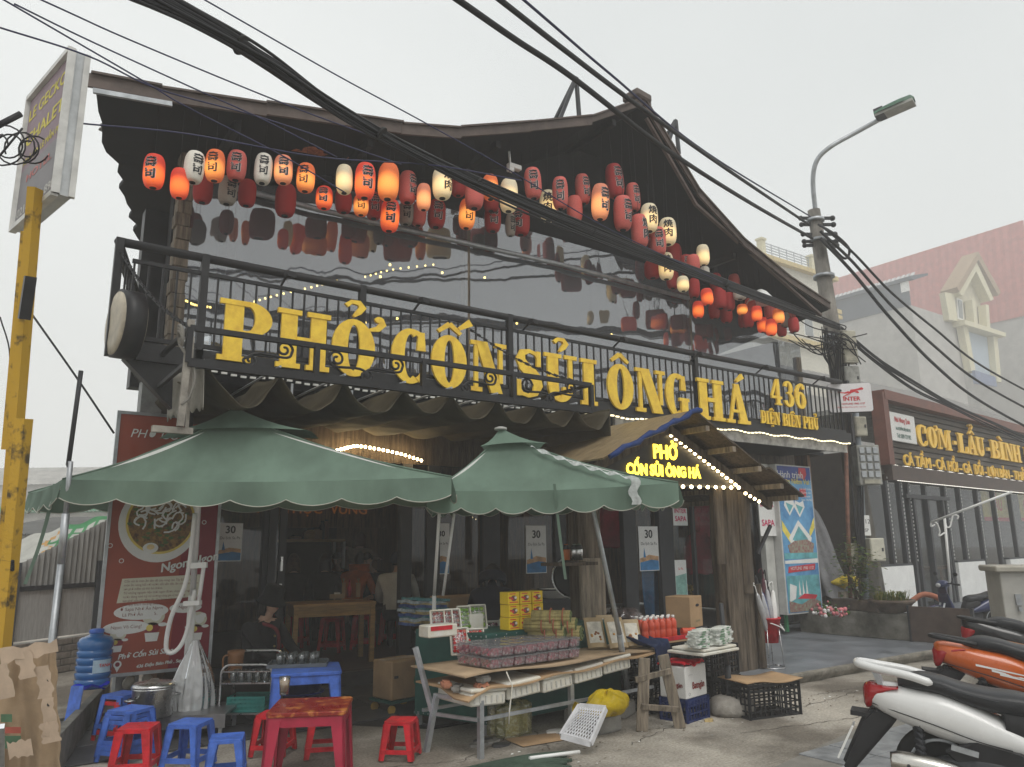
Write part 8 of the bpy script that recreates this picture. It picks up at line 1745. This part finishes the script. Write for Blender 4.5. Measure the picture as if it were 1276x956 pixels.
LL = '''192,214,27,45,B,1,0;224,229,24,40,B,0,0;242,209,26,43,W,1,0;268,207,25,42,O,1,0;295,207,25,40,P,1,0;253,236,25,38,R,0,2;284,238,24,38,D,1,1;308,241,23,36,R,0,2;328,211,23,42,W,1,0;353,212,24,38,S,1,0;356,250,27,44,R,0,2;381,222,24,38,O,1,0;404,247,22,30,B,1,1;429,224,22,39,C,0,0;455,226,27,48,B,1,0;484,227,28,50,O,0,0;508,234,24,44,P,1,1;528,246,19,36,S,0,0;551,229,26,42,C,2,0;486,269,25,43,B,1,1;450,256,20,28,O,1,1;428,251,22,32,R,0,2;466,257,22,36,R,1,2;506,266,20,32,D,1,2;522,267,20,32,P,0,2;544,267,24,38,R,1,2;571,231,20,30,R,0,1;591,241,25,44,P,0,0;611,234,21,34,O,0,0;634,244,24,45,C,0,0;582,267,22,40,O,1,1;614,273,22,36,R,1,2;649,277,24,36,R,1,2;636,281,14,30,D,1,2;612,252,20,26,R,0,2;664,229,23,42,P,1,0;683,257,23,42,C,2,1;698,241,21,43,P,1,0;716,261,21,36,P,0,1;726,236,20,40,P,1,1;748,252,24,48,S,1,0;766,226,24,46,R,1,1;789,246,19,38,P,1,1;776,266,25,46,P,1,0;809,272,23,38,C,2,0;797,288,23,44,P,2,0;817,304,20,34,R,0,1;832,289,23,36,C,2,0;820,301,21,38,P,1,0;830,332,20,36,C,2,1;813,336,22,24,R,0,2;851,354,16,20,C,0,0;864,328,17,22,P,0,0;876,318,17,27,C,0,0;878,339,13,14,W,0,1;865,359,15,26,R,0,1;881,370,16,22,B,0,0;897,372,18,28,R,0,1;908,376,16,24,R,0,1;922,366,18,16,W,0,0;943,391,14,20,B,0,0;959,388,15,18,P,0,1;970,394,15,20,O,0,0;961,408,15,22,B,0,0;978,399,13,20,D,0,1;989,405,14,20,R,0,0;925,386,14,14,O,0,1;935,380,14,18,P,0,1;974,411,13,18,R,0,1;892,352,16,24,R,0,2;915,352,15,22,P,0,2;932,398,15,22,R,0,1;950,405,14,20,B,0,1;890,388,15,20,R,0,2;870,386,15,22,B,0,2;985,392,13,18,P,0,1;838,348,16,26,R,0,2;855,330,17,26,R,1,1;926,400,13,18,R,0,2;840,318,20,30,R,0,2;905,392,16,22,R,0,2'''
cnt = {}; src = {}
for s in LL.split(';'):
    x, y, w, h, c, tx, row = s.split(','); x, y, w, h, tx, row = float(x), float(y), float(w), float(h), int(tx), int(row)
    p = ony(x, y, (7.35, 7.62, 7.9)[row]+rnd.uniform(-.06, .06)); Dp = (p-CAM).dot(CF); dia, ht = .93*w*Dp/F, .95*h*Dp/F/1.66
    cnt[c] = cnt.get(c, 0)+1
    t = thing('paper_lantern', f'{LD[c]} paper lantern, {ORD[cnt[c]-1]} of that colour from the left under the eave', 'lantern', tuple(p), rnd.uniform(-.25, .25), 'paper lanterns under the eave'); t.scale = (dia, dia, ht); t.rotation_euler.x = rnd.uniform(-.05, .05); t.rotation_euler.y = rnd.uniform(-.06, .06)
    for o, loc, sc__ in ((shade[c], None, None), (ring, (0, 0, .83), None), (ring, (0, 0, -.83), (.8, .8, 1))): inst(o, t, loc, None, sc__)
    rz2 = rz_(min(max(p.x, .5), 11.8))-.06; L_ = max(.05, rz2-p.z)/ht-.83; inst(cordm, t, (0, 0, .85), None, (.012, .012, max(.1, L_)))
    if tx:
        yawc = math.atan2(-p.x, -(-p.y))  # turn the characters part-way to the street
        inst(CH[('壽司' if tx == 1 else '焼肉', 1 if c in 'RPSB' else 0)], t, None, (0, 0, rnd.uniform(-.9, .3)))
for o in list(shade.values())+[ring, cordm]+list(CH.values()): bpy.data.objects.remove(o)
t = thing('lamp_shade', 'white cone-shaped lamp shade among the lanterns at the right end of the eave', 'lamp shade', tuple(ony(948, 370, 7.4))); B().lathe([(.04, .12), (.10, .08), (.24, -.10), (.23, -.10), (.09, .07), (0, .1)], 20).build('cone', K_white, t); B().cyl((0, 0, .1), (0, 0, .5), .006, n=5).build('cord', K_cable, t)
t = thing('security_camera', 'white security camera and lamp hanging from the middle of the eave', 'camera', tuple(ony(636, 205, 7.5))); B().cyl((-.02, 0, .18), (0, 0, -.02), .015, n=8).build('arm', K_white, t); B().box((.06, 0, -.02), (.2, .08, .07)).box((.0, 0, -.07), (.09, .07, .07)).build('housing', K_white, t, bevel=.01)
# ============================================================ PEOPLE
K_skin = mat('skin', (.52, .33, .24), .55, var=.08, sss=.05); K_hair = mat('black_hair', (.014, .012, .011), .5, var=.3); K_eye = mat('dark_eye', (.02, .015, .012), .4); K_lip = mat('lips', (.40, .13, .11), .5)
def head_part(b, c, M, skin=1, eye=3, lip=4):
    vs, fs, ms = [], [], []; n, k = 32, 26
    for i in range(k+1):
        th = math.pi*i/k
        for j in range(n):
            a = 2*math.pi*j/n; x, y, z = math.sin(th)*math.cos(a), math.sin(th)*math.sin(a), -math.cos(th)
            g = lambda cx, cz, s: math.exp(-((x-cx)**2+(z-cz)**2)/s)*(1 if y < 0 else 0)
            r = 1+.20*g(0, -.12, .012)+.10*g(0, .05, .008)+.05*g(0, -.72, .05)-.07*g(.33, .10, .03)-.07*g(-.33, .10, .03)+.03*g(.33, .26, .02)+.03*g(-.33, .26, .02)+.04*g(0, -.42, .012)
            wj = 1-.22*max(0, -z-.2); vs.append((x*.076*r*wj, y*.095*r*(1-.1*max(0, -z-.3)), z*.118*r))
    for i in range(k):
        for j in range(n):
            q = (i*n+j, i*n+(j+1) % n, (i+1)*n+(j+1) % n, (i+1)*n+j); fs.append(q)
            th = math.pi*(i+.5)/k; a = 2*math.pi*(j+.5)/n; x, y, z = math.sin(th)*math.cos(a), math.sin(th)*math.sin(a), -math.cos(th)
            m = skin
            if y < 0 and .2 < abs(x) < .48 and (.05 < z < .15 or .26 < z < .34): m = eye
            if y < 0 and abs(x) < .2 and -.48 < z < -.36: m = lip
            ms.append(m)
    o = len(b.v); b.v += [tuple(M @ (Vector(c)+Vector(v))) for v in vs]
    for f, m in zip(fs, ms): b.f.append(tuple(i+o for i in f)); b.m.append(m); b.s.append(True)
    for s in (-1, 1): b.ball((c[0]+s*.078, c[1]+.008, c[2]), (.012, .022, .032), skin, 8, 6, M)
def person(label, loc, rz, jacket, pants, seat=None, lean=.2, hands=None, hair='short', hairm=None, hat=None, bulk=1., nod=0, name='person', up=0):
    t = thing(name, label, 'person', tuple(loc), rz)
    ph = (seat+.09) if seat is not None else .90
    V, E_, R_, kind = [], [], [], []
    def add(p, r, par, k):
        V.append(Vector(p)); R_.append(r if isinstance(r, tuple) else (r, r)); kind.append(k)
        if par is not None: E_.append((par, len(V)-1))
        return len(V)-1
    ln = lean
    a0 = add((0, 0, ph), (.155*bulk, .12*bulk), None, 'j'); a1 = add((0, -.10*ln, ph+.17), (.135*bulk, .11*bulk), a0, 'j'); a2 = add((0, -.30*ln, ph+.36), (.165*bulk, .12*bulk), a1, 'j'); a3 = add((0, -.45*ln, ph+.49), (.075, .07), a2, 'j'); a4 = add((0, -.56*ln-.01, ph+.55), .052, a3, 's' if hat != 'hood' else 'j')
    hc = Vector((0, -.72*ln-.02, ph+.665))
    add(hc-Vector((0, 0, .05)), .055, a4, 's')
    for i, s in enumerate((-1, 1)):
        sh = add((s*.185*bulk, -.34*ln, ph+.43), .068*bulk, a2, 'j')
        hp = Vector(hands[i]) if hands else Vector((s*.16, -.36-.3*ln, ph+.12))
        S = V[sh]; d = hp-S; L_ = min(.54, d.length); hp = S+d.normalized()*L_; mid = (S+hp)/2; off = math.sqrt(max(0, .285**2-(L_/2)**2)); el = mid+Vector((s*.55, .25, -.8)).normalized()*off
        e = add(el, .05*bulk, sh, 'j'); wv = (hp-el).normalized(); w = add(hp-wv*.02, .036*bulk, e, 'j'); pm = add(hp+wv*.045, (.034, .02), w, 's')
        sd = wv.cross(Vector((0, 0, 1))); sd = sd.normalized() if sd.length > .05 else Vector((1, 0, 0)); cu = Vector((0, 0, -1))
        for f in range(4):
            o_ = sd*(-.03+.02*f); L0 = (.034, .042, .040, .032)[f]
            k1 = add(hp+wv*.085+o_, .0095, pm, 's'); k2 = add(V[k1]+wv*L0+cu*.012, .0088, k1, 's'); add(V[k2]+wv*.02+cu*.024, .0075, k2, 's')
        th_ = add(hp+wv*.05-sd*s*.035+cu*.01, .011, pm, 's'); add(V[th_]+wv*.035-sd*s*.012+cu*.012, .009, th_, 's')
        if seat is not None: kn, an, to = (s*.13, -.42, seat+.07), (s*.13, -.38, .09), (s*.14, -.54, .04)
        else: kn, an, to = (s*.10, -.03, .48), (s*.10, .02, .09), (s*.11, -.14, .04)
        hpv = add((s*.09, -.02, ph-.04), .09*bulk, a0, 'p'); k1 = add(kn, .068, hpv, 'p'); k2 = add(an, .045, k1, 'p'); add(to, (.045, .032), k2, 'b')
    me = bpy.data.meshes.new('body'); me.from_pydata(V, E_, []); tmp = bpy.data.objects.new('body', me); col.objects.link(tmp)
    md = tmp.modifiers.new('s', 'SKIN'); tmp.modifiers.new('u', 'SUBSURF').levels = 2
    for i, v in enumerate(me.skin_vertices[0].data): v.radius = R_[i]; v.use_root = (i == 0)
    dg = bpy.context.evaluated_depsgraph_get(); ev = tmp.evaluated_get(dg); m2 = ev.to_mesh()
    b = B(); b.v = [tuple(v.co) for v in m2.vertices]
    KI = {'j': 0, 's': 1, 'p': 2, 'b': 5}
    segs = [(V[a], V[c], kind[c]) for a, c in E_]
    for p in m2.polygons:
        c = p.center; best = min(segs, key=lambda sg: (c-sg[0]-(sg[1]-sg[0])*max(0, min(1, (c-sg[0]).dot(sg[1]-sg[0])/max(1e-9, (sg[1]-sg[0]).length_squared)))).length)
        b.f.append(tuple(p.vertices)); b.m.append(KI[best[2]]); b.s.append(True)
    ev.to_mesh_clear(); bpy.data.objects.remove(tmp)
    MH = Matrix.Translation(hc) @ Matrix.Rotation(nod, 4, 'X')
    head_part(b, (0, 0, 0), MH)
    b.build('body', [jacket, K_skin, pants, K_eye, K_lip, K_rubber], t)
    h = B(); lo_ = {'short': -.15, 'long': -1., 'bob': -.7}[hair]
    def hf(u, v):
        a = u*6.283; th = v*math.pi*(.62 if hair == 'short' else .8); x, y, z = math.sin(th)*math.cos(a), math.sin(th)*math.sin(a), math.cos(th)
        if y < -.1 and z < .45: z = max(z, .45-.0*abs(x)); k_ = 1.0
        r = 1.10+.02*math.sin(a*9+v*7); return (x*.080*r, y*.098*r+.006, z*.122*r)
    h.grid(hf, 28, 14, M=MH)
    if hair == 'long': h.grid(lambda u, v: ((.075+.02*v)*math.cos(math.pi*u), .03+.075*math.sin(math.pi*u)*(1-.2*v), lerp(.05, -.30, v)), 16, 8, th=.02, M=MH)
    if hair == 'bob': h.grid(lambda u, v: ((.085)*math.cos(math.pi*u*1.2-.3), .015+.085*math.sin(math.pi*u*1.2-.3), lerp(.04, -.13, v)), 18, 6, th=.015, M=MH)
    h.build('hair', hairm or K_hair, t)
    if hat == 'bucket': B().lathe([(.155, -.01), (.15, .0), (.108, .055), (.10, .15), (.085, .17), (0, .175)], 28, M=MH @ Matrix.Translation((0, .005, .0)) @ Matrix.Rotation(.12, 4, 'X')).lathe([(.15, -.012), (.104, .045)], 28, M=MH @ Matrix.Rotation(.12, 4, 'X')).build('bucket_hat', mat('black_felt', (.012, .012, .013), .9, var=.3, vs=30), t)
    if hat == 'cap': B().lathe([(.108, -.02), (.112, .03), (.10, .10), (.06, .135), (0, .145)], 24, M=MH, sy=1.12).ball((0, -.10, .0), (.07, .07, .012), 0, 12, 6, MH).build('cap', mat('navy_knit_cap', (.015, .018, .04), .9, var=.3), t)
    if hat == 'hood': B().grid(lambda u, v: (.125*math.cos(math.pi*(u*1.1-.05)), .03+.10*math.sin(math.pi*(u*1.1-.05)), lerp(-.05, -.17, v)), 20, 6, th=.04, M=MH).build('hood', jacket, t)
    return t
J_black = mat('black_coat', (.022, .022, .024), .85, var=.35, vs=9, bump=.2); J_dark = mat('charcoal_sweater', (.03, .03, .033), .9, var=.3, vs=9); P_dark = mat('dark_trousers', (.02, .02, .026), .85, var=.3)
def at(px, py, D, z): p = ond(px, py, D); return (p.x, p.y, z)
w = person('woman in a black coat and black bucket hat sitting by the blue table', at(318, 840, 7.75, .0), .55, J_black, P_dark, .30, .2, [(-.12, -.5, .5), (.14, -.5, .5)], 'bob', None, 'bucket', 1.12, .16)
B().tube(spline([(-.11, -.1, .86), (-.02, -.24, .80), (.06, -.23, .66), (.12, -.16, .46)], 6), .018, 8).build('bag_strap', mat('dark_red_strap', (.16, .015, .02), .7), w)
b = B()
for z in (.50, .62, .72): b.ball((.03, -.20-.0*z, z), .012, 0, 8, 5)
b.build('button', mat('brass_button', (.4, .3, .12), .4, .6), w)
J_or = mat('orange_hooded_jacket', (.62, .13, .02), .75, var=.2, vs=7, bump=.15); J_wh = mat('white_padded_jacket', (.52, .50, .46), .75, var=.12, vs=6, bump=.5, bs=9); J_be = mat('beige_knit', (.42, .34, .25), .9, var=.2, vs=20)
FZ = zf
person('diner with dark hair in a black coat seen from behind, left end of the room', at(364, 770, 11.2, FZ), 2.9, J_black, P_dark, .46, .2, None, 'long', mat('streaked_brown_hair', (.08, .045, .025), .6, var=.6, vs=16))
person('diner with long black hair in black seen from behind, beside the pine table', at(402, 770, 11.3, FZ), 2.7, J_black, P_dark, .46, .2, None, 'long')
person('young man in dark sweater bending over his bowl, facing the street', at(420, 768, 13.2, FZ), -.5, J_dark, P_dark, .46, .5, None, 'short', None, None, 1, .5)
person('diner in an orange hooded jacket seen from behind', at(438, 766, 11.6, FZ), 2.3, J_or, P_dark, .46, .35, None, 'short', None, 'hood', 1.08)
person('man in a dark jacket eating with head bowed beside the white padded jacket', at(468, 766, 12.2, FZ), -.9, J_dark, P_dark, .46, .45, None, 'short', None, None, 1.05, .5)
person('diner in a white padded jacket and navy cap seen from behind at the door post', at(491, 792, 10.5, FZ), 2.5, J_wh, P_dark, .46, .3, None, 'short', None, 'cap', 1.15)
person('standing person with reddish hair in a beige sweater reaching to the shelf', at(446, 760, 13.6, FZ), 2.6, J_be, P_dark, None, .15, [(.35, -.4, 1.42), (-.3, -.4, 1.2)], 'bob', mat('reddish_hair', (.12, .04, .03), .6))
person('crouching person in dark clothes behind the goods under the right parasol', at(612, 790, 8.7, .15), 2.5, mat('navy_coat', (.012, .013, .025), .9, var=.3), P_dark, .36, .55, None, 'bob', None, 'hood', 1.1, .6)
hp = ond(1262, 842, 4.35); hb = ond(1385, 880, 4.7)
pr_ = Vector((hb.x, hb.y, 0)); rzp = .4; Rm = Matrix.Rotation(-rzp, 3, 'Z'); hl = Rm @ (hp-pr_)
person('standing person in grey reaching a bare hand toward the white scooter seat', tuple(pr_), rzp, mat('grey_sleeve', (.2, .22, .24), .8), P_dark, None, .3, [tuple(hl), (.25, -.2, .85)], 'short')
# ============================================================ SCOOTERS
def loft(b, secs, m=0, n=20, pw=.75):
    vs = []
    for (x, cy, cz, hw, hh) in secs:
        for j in range(n):
            a = 2*math.pi*j/n; c, s = math.cos(a), math.sin(a); vs.append((x, cy+hw*math.copysign(abs(c)**pw, c), cz+hh*math.copysign(abs(s)**pw, s)))
    k = len(secs); fs = [(i*n+j, (i+1)*n+j, (i+1)*n+(j+1) % n, i*n+(j+1) % n) for i in range(k-1) for j in range(n)]+[tuple(range(n)), tuple((k-1)*n+j for j in range(n))[::-1]]
    return b.add(vs, fs, m, True)
def smooth_secs(S, n=5):
    P = [Vector(s[:3]) for s in S]; Q = [Vector((s[3], s[4], 0)) for s in S]; return [(p.x, p.y, p.z, max(.004, q.x), max(.004, q.y)) for p, q in zip(spline(P, n), spline(Q, n))]
K_seat = mat('black_vinyl_seat', (.02, .021, .024), .38, var=.15, vs=5, bump=.12, bs=90); K_tail = mat('red_tail_lens', (.35, .008, .012), .12, coat=.6, var=.1); K_chrome = mat('worn_chrome', (.62, .60, .56), .22, 1, var=.15)
def scooter(label, p, hd, body, rail=True, rim=K_galv, stripes=None, tailz=0):
    t = thing('scooter', label, 'scooter', tuple(p), hd)
    def wheel(x):
        w = thing('wheel', None, None, (x, 0, .27)); w.parent = t; del_ = [k for k in w.keys()]
        MY = Matrix.Rotation(math.pi/2, 4, 'X')
        B().lathe([(.19, -.035), (.235, -.048), (.262, -.035), (.272, 0), (.262, .035), (.235, .048), (.19, .035)], 40, M=MY).build('tyre', K_rubber, w)
        b = B().lathe([(.165, -.03), (.195, -.042), (.2, -.03), (.2, .03), (.195, .042), (.165, .03), (.165, -.03)], 36, M=MY).cyl((0, -.05, 0), (0, .05, 0), .045, n=16)
        for k in range(5): a = k*1.2566; b.bar((.03*math.cos(a), 0, .03*math.sin(a)), (.17*math.cos(a), 0, .17*math.sin(a)), .03, .03, up=(0, 1, 0))
        b.build('rim', rim, w)
    wheel(0); wheel(1.24)
    S = [(-.40, 0, .715, .04, .04), (-.37, 0, .705, .08, .07), (-.28, 0, .68, .13, .10), (-.12, 0, .64, .165, .125), (.08, 0, .595, .18, .145), (.26, 0, .54, .175, .125), (.42, 0, .49, .165, .085), (.56, 0, .455, .15, .03)]
    S = [(x, y, z+tailz*max(0, .2-x), w, h) for x, y, z, w, h in S]
    loft(B(), smooth_secs(S), 0, 28, .8).build('body', body, t)
    loft(B(), smooth_secs([(-.20, 0, .79, .07, .03), (-.08, 0, .80, .125, .055), (.04, 0, .785, .145, .055), (.16, 0, .745, .15, .06), (.30, 0, .715, .155, .066), (.45, 0, .70, .15, .07), (.56, 0, .675, .12, .065), (.61, 0, .65, .07, .04)]), 0, 24, .7).build('seat', K_seat, t)
    loft(B(), smooth_secs([(.36, 0, .60, .15, .11), (.50, 0, .56, .13, .14), (.60, 0, .50, .11, .16), (.66, 0, .42, .10, .12)]), 0, 20, .7).build('under_seat_panel', K_bplas, t)
    if rail:
        for s in (-1, 1): B().add([], []).tube(spline([(-.44, 0, .895), (-.41, s*.06, .89), (-.30, s*.105, .87), (-.14, s*.125, .845), (.0, s*.13, .805)], 6), [.010]+[.026]*23+[.012], 10).build('grab_rail', body, t)
        B().bar((-.30, .0, .76), (-.34, 0, .87), .14, .03).build('rail_stalk', K_galv, t)
    else: B().tube(spline([(-.12, .12, .80), (-.36, .09, .84), (-.42, 0, .845), (-.36, -.09, .84), (-.12, -.12, .80)], 6), .016, 8).build('grab_rail', K_black, t)
    loft(B(), smooth_secs([(-.415, 0, .69, .015, .05), (-.402, 0, .69, .05, .075), (-.375, 0, .70, .083, .080), (-.34, 0, .722, .103, .058), (-.27, 0, .748, .128, .022), (-.20, 0, .76, .135, .008)]), 0, 20, .8).build('tail_light', K_tail, t)
    B().prism([(-.20, .60), (-.36, .63), (-.44, .55), (-.58, .27), (-.54, .20), (-.40, .36), (-.26, .52)], -.085, .085, 0, Matrix(((1, 0, 0, 0), (0, 0, -1, 0), (0, 1, 0, 0), (0, 0, 0, 1)))).build('mudguard', K_bplas, t, bevel=.02, seg=2); B().bar((-.495, 0, .50), (-.60, 0, .30), .17, .012).build('number_plate', K_paper, t); B().bar((-.36, 0, .575), (-.50, 0, .585), .15, .03).build('plate_bracket', K_bplas, t)
    loft(B(), smooth_secs([(-.26, -.20, .33, .03, .03), (-.25, -.205, .335, .065, .07), (-.05, -.205, .31, .07, .075), (.15, -.20, .27, .06, .06), (.20, -.19, .26, .03, .03)]), 0, 20, .9).build('muffler', K_black, t)
    M_ = B(); loft(M_, smooth_secs([(-.28, -.215, .345, .05, .055), (-.2, -.22, .345, .068, .066), (.0, -.22, .325, .07, .064), (.17, -.215, .285, .055, .05)]), 0, 20, .9); M_.build('heat_shield', K_chrome, t)
    B().tube(spline([(.15, -.19, .27), (.35, -.12, .2), (.5, -.03, .22)], 5), .022, 8).build('exhaust_pipe', K_chrome, t)
    loft(B(), smooth_secs([(-.06, -.10, .30, .05, .06), (.15, -.09, .31, .09, .10), (.40, -.05, .30, .12, .11), (.55, 0, .3, .10, .08)]), 0, 16, .7).build('engine', K_dark, t)
    B().prism([(.02, .42), (.20, .50), (.42, .45), (.60, .34), (.60, .26), (.30, .28), (.08, .36)], .10, .165, 0, Matrix(((1, 0, 0, 0), (0, 0, -1, 0), (0, 1, 0, 0), (0, 0, 0, 1)))).build('side_cover', K_bplas, t, bevel=.012)
    b = B()
    for k in range(9): b.tube([(-.12+.0*k, -.12, .34+.035*k), (-.10, -.10, .355+.035*k)], .03, 10)
    b.build('shock_spring', K_dark, t)
    loft(B(), smooth_secs([(.56, 0, .30, .15, .05), (.75, 0, .28, .17, .04), (.95, 0, .33, .16, .06), (1.02, 0, .45, .15, .07)]), 0, 16, .6).build('floorboard', body, t)
    loft(B(), smooth_secs([(.98, 0, .50, .2, .14), (1.05, 0, .66, .2, .12), (1.08, 0, .84, .15, .10), (1.02, 0, .97, .11, .06)]), 0, 20, .7).build('front_shield', body, t); loft(B(), smooth_secs([(.96, 0, 1.0, .10, .06), (1.06, 0, 1.01, .15, .075), (1.15, 0, .98, .10, .05)]), 0, 16, .8).build('headlight_cowl', body, t)
    B().ball((1.15, 0, .98), (.03, .08, .045), 0, 12, 6).build('headlight', mat('headlight_lens', (.6, .6, .6), .1, coat=.5), t)
    B().tube(spline([(.93, -.34, 1.0), (1.0, -.2, 1.02), (1.03, 0, 1.02), (1.0, .2, 1.02), (.93, .34, 1.0)], 5), .016, 8).build('handlebar', K_black, t)
    for s in (-1, 1):
        B().tube([(.92, s*.36, 1.0), (.97, s*.25, 1.01)], .02, 8).build('grip', K_rubber, t); m_ = B().tube([(1.0, s*.2, 1.03), (.98, s*.30, 1.18)], .007, 6).build('mirror_arm', K_black, t); B().ball((.975, s*.33, 1.21), (.02, .075, .045), 0, 14, 8).build('mirror', K_bplas, m_)
    for s in (-1, 1): B().tube([(1.24, s*.07, .27), (1.10, s*.07, .62)], .02, 8).build('fork', K_galv, t)
    b = B(); b.grid(lambda u, v: (1.24+.30*math.cos(lerp(.3, 2.6, u)), lerp(-.07, .07, v), .27+.30*math.sin(lerp(.3, 2.6, u))), 14, 3, th=.012); b.build('front_mudguard', body, t)
    for s in (-1, 1): B().tube(spline([(-.36, s*.082, .655), (-.2, s*.148, .62), (.0, s*.176, .565), (.2, s*.180, .50), (.38, s*.168, .46)], 5), .0035, 5).build('panel_gap', K_bplas, t); B().bar((.06, s*.185, .455), (.20, s*.19, .425), .02, .03).build('footpeg', K_galv, t)
    B().tube(spline([(-.16, .0, .865-.05), (.1, -.155, .775), (.35, -.150, .725), (.55, -.112, .69)], 5), .003, 5).build('seat_seam', K_dark, t)
    for x in (-.18, .05): B().ball((x, -.287, .345), (.012, .006, .012)).build('shield_bolt', K_dark, t)
    if stripes:
        for k, (x0, z0, x1, z1) in enumerate(((-.15, .66, .5, .53), (-.05, .625, .45, .505), (.0, .60, .3, .53))):
            for s in (-1, 1): B().grid(lambda u, v: (lerp(x0, x1, u), s*(.188-.012*(1-u)-.02*max(0, u-.6)), lerp(z0, z1, u)+lerp(-.008, .008, v)*(1-u)), 10, 1).build('decal', stripes, t)
    return t
K_wpaint = mat('pearl_white_paint', (.66, .66, .65), .25, var=.03, coat=.5); K_opaint = mat('orange_paint', (.52, .10, .012), .28, var=.05, coat=.6); K_kpaint = mat('black_paint', (.012, .012, .013), .25, var=.1, coat=.5); K_bpaint = mat('dark_blue_paint', (.02, .028, .09), .3, var=.08, coat=.5)
pw_ = ond(1174, 950, 4.5); scooter('white scooter with black seat and white grab rail at the lower right', (pw_.x, pw_.y, .014), rad(-63), K_wpaint).scale = (.94, .94, .94)
po = ond(1250, 905, 5.75); scooter('orange scooter with white stripe decals beyond the white one', (po.x, po.y, .014), rad(-58), K_opaint, False, K_chrome, K_white, .05)
pk_ = ond(1264, 838, 7.35); scooter('black scooter with silver rim behind the orange one', (pk_.x, pk_.y, .0), rad(-52), K_kpaint, False, K_chrome, mat('orange_stripe', (.6, .3, .15), .4), .12)
q = Vector((13.6, 5.95, .14)); scooter('dark blue scooter parked on the terrace behind the brown board', (q.x, q.y, .142), rad(150), K_bpaint, False).scale = (.76, .76, .76)
# ============================================================ HAZE
hm = bpy.data.materials.new('fog_air'); hm.use_nodes = True; hn = hm.node_tree.nodes; hn.remove(hn['Principled BSDF'])
pv = hn.new('ShaderNodeVolumePrincipled'); pv.inputs['Color'].default_value = (.98, .985, .985, 1); pv.inputs['Density'].default_value = .0056; pv.inputs['Anisotropy'].default_value = 0
hm.node_tree.links.new(pv.outputs[0], hn['Material Output'].inputs['Volume'])
tag(B().box((45, 40, 16), (290, 290, 34)).build('haze', hm), kind='stuff')
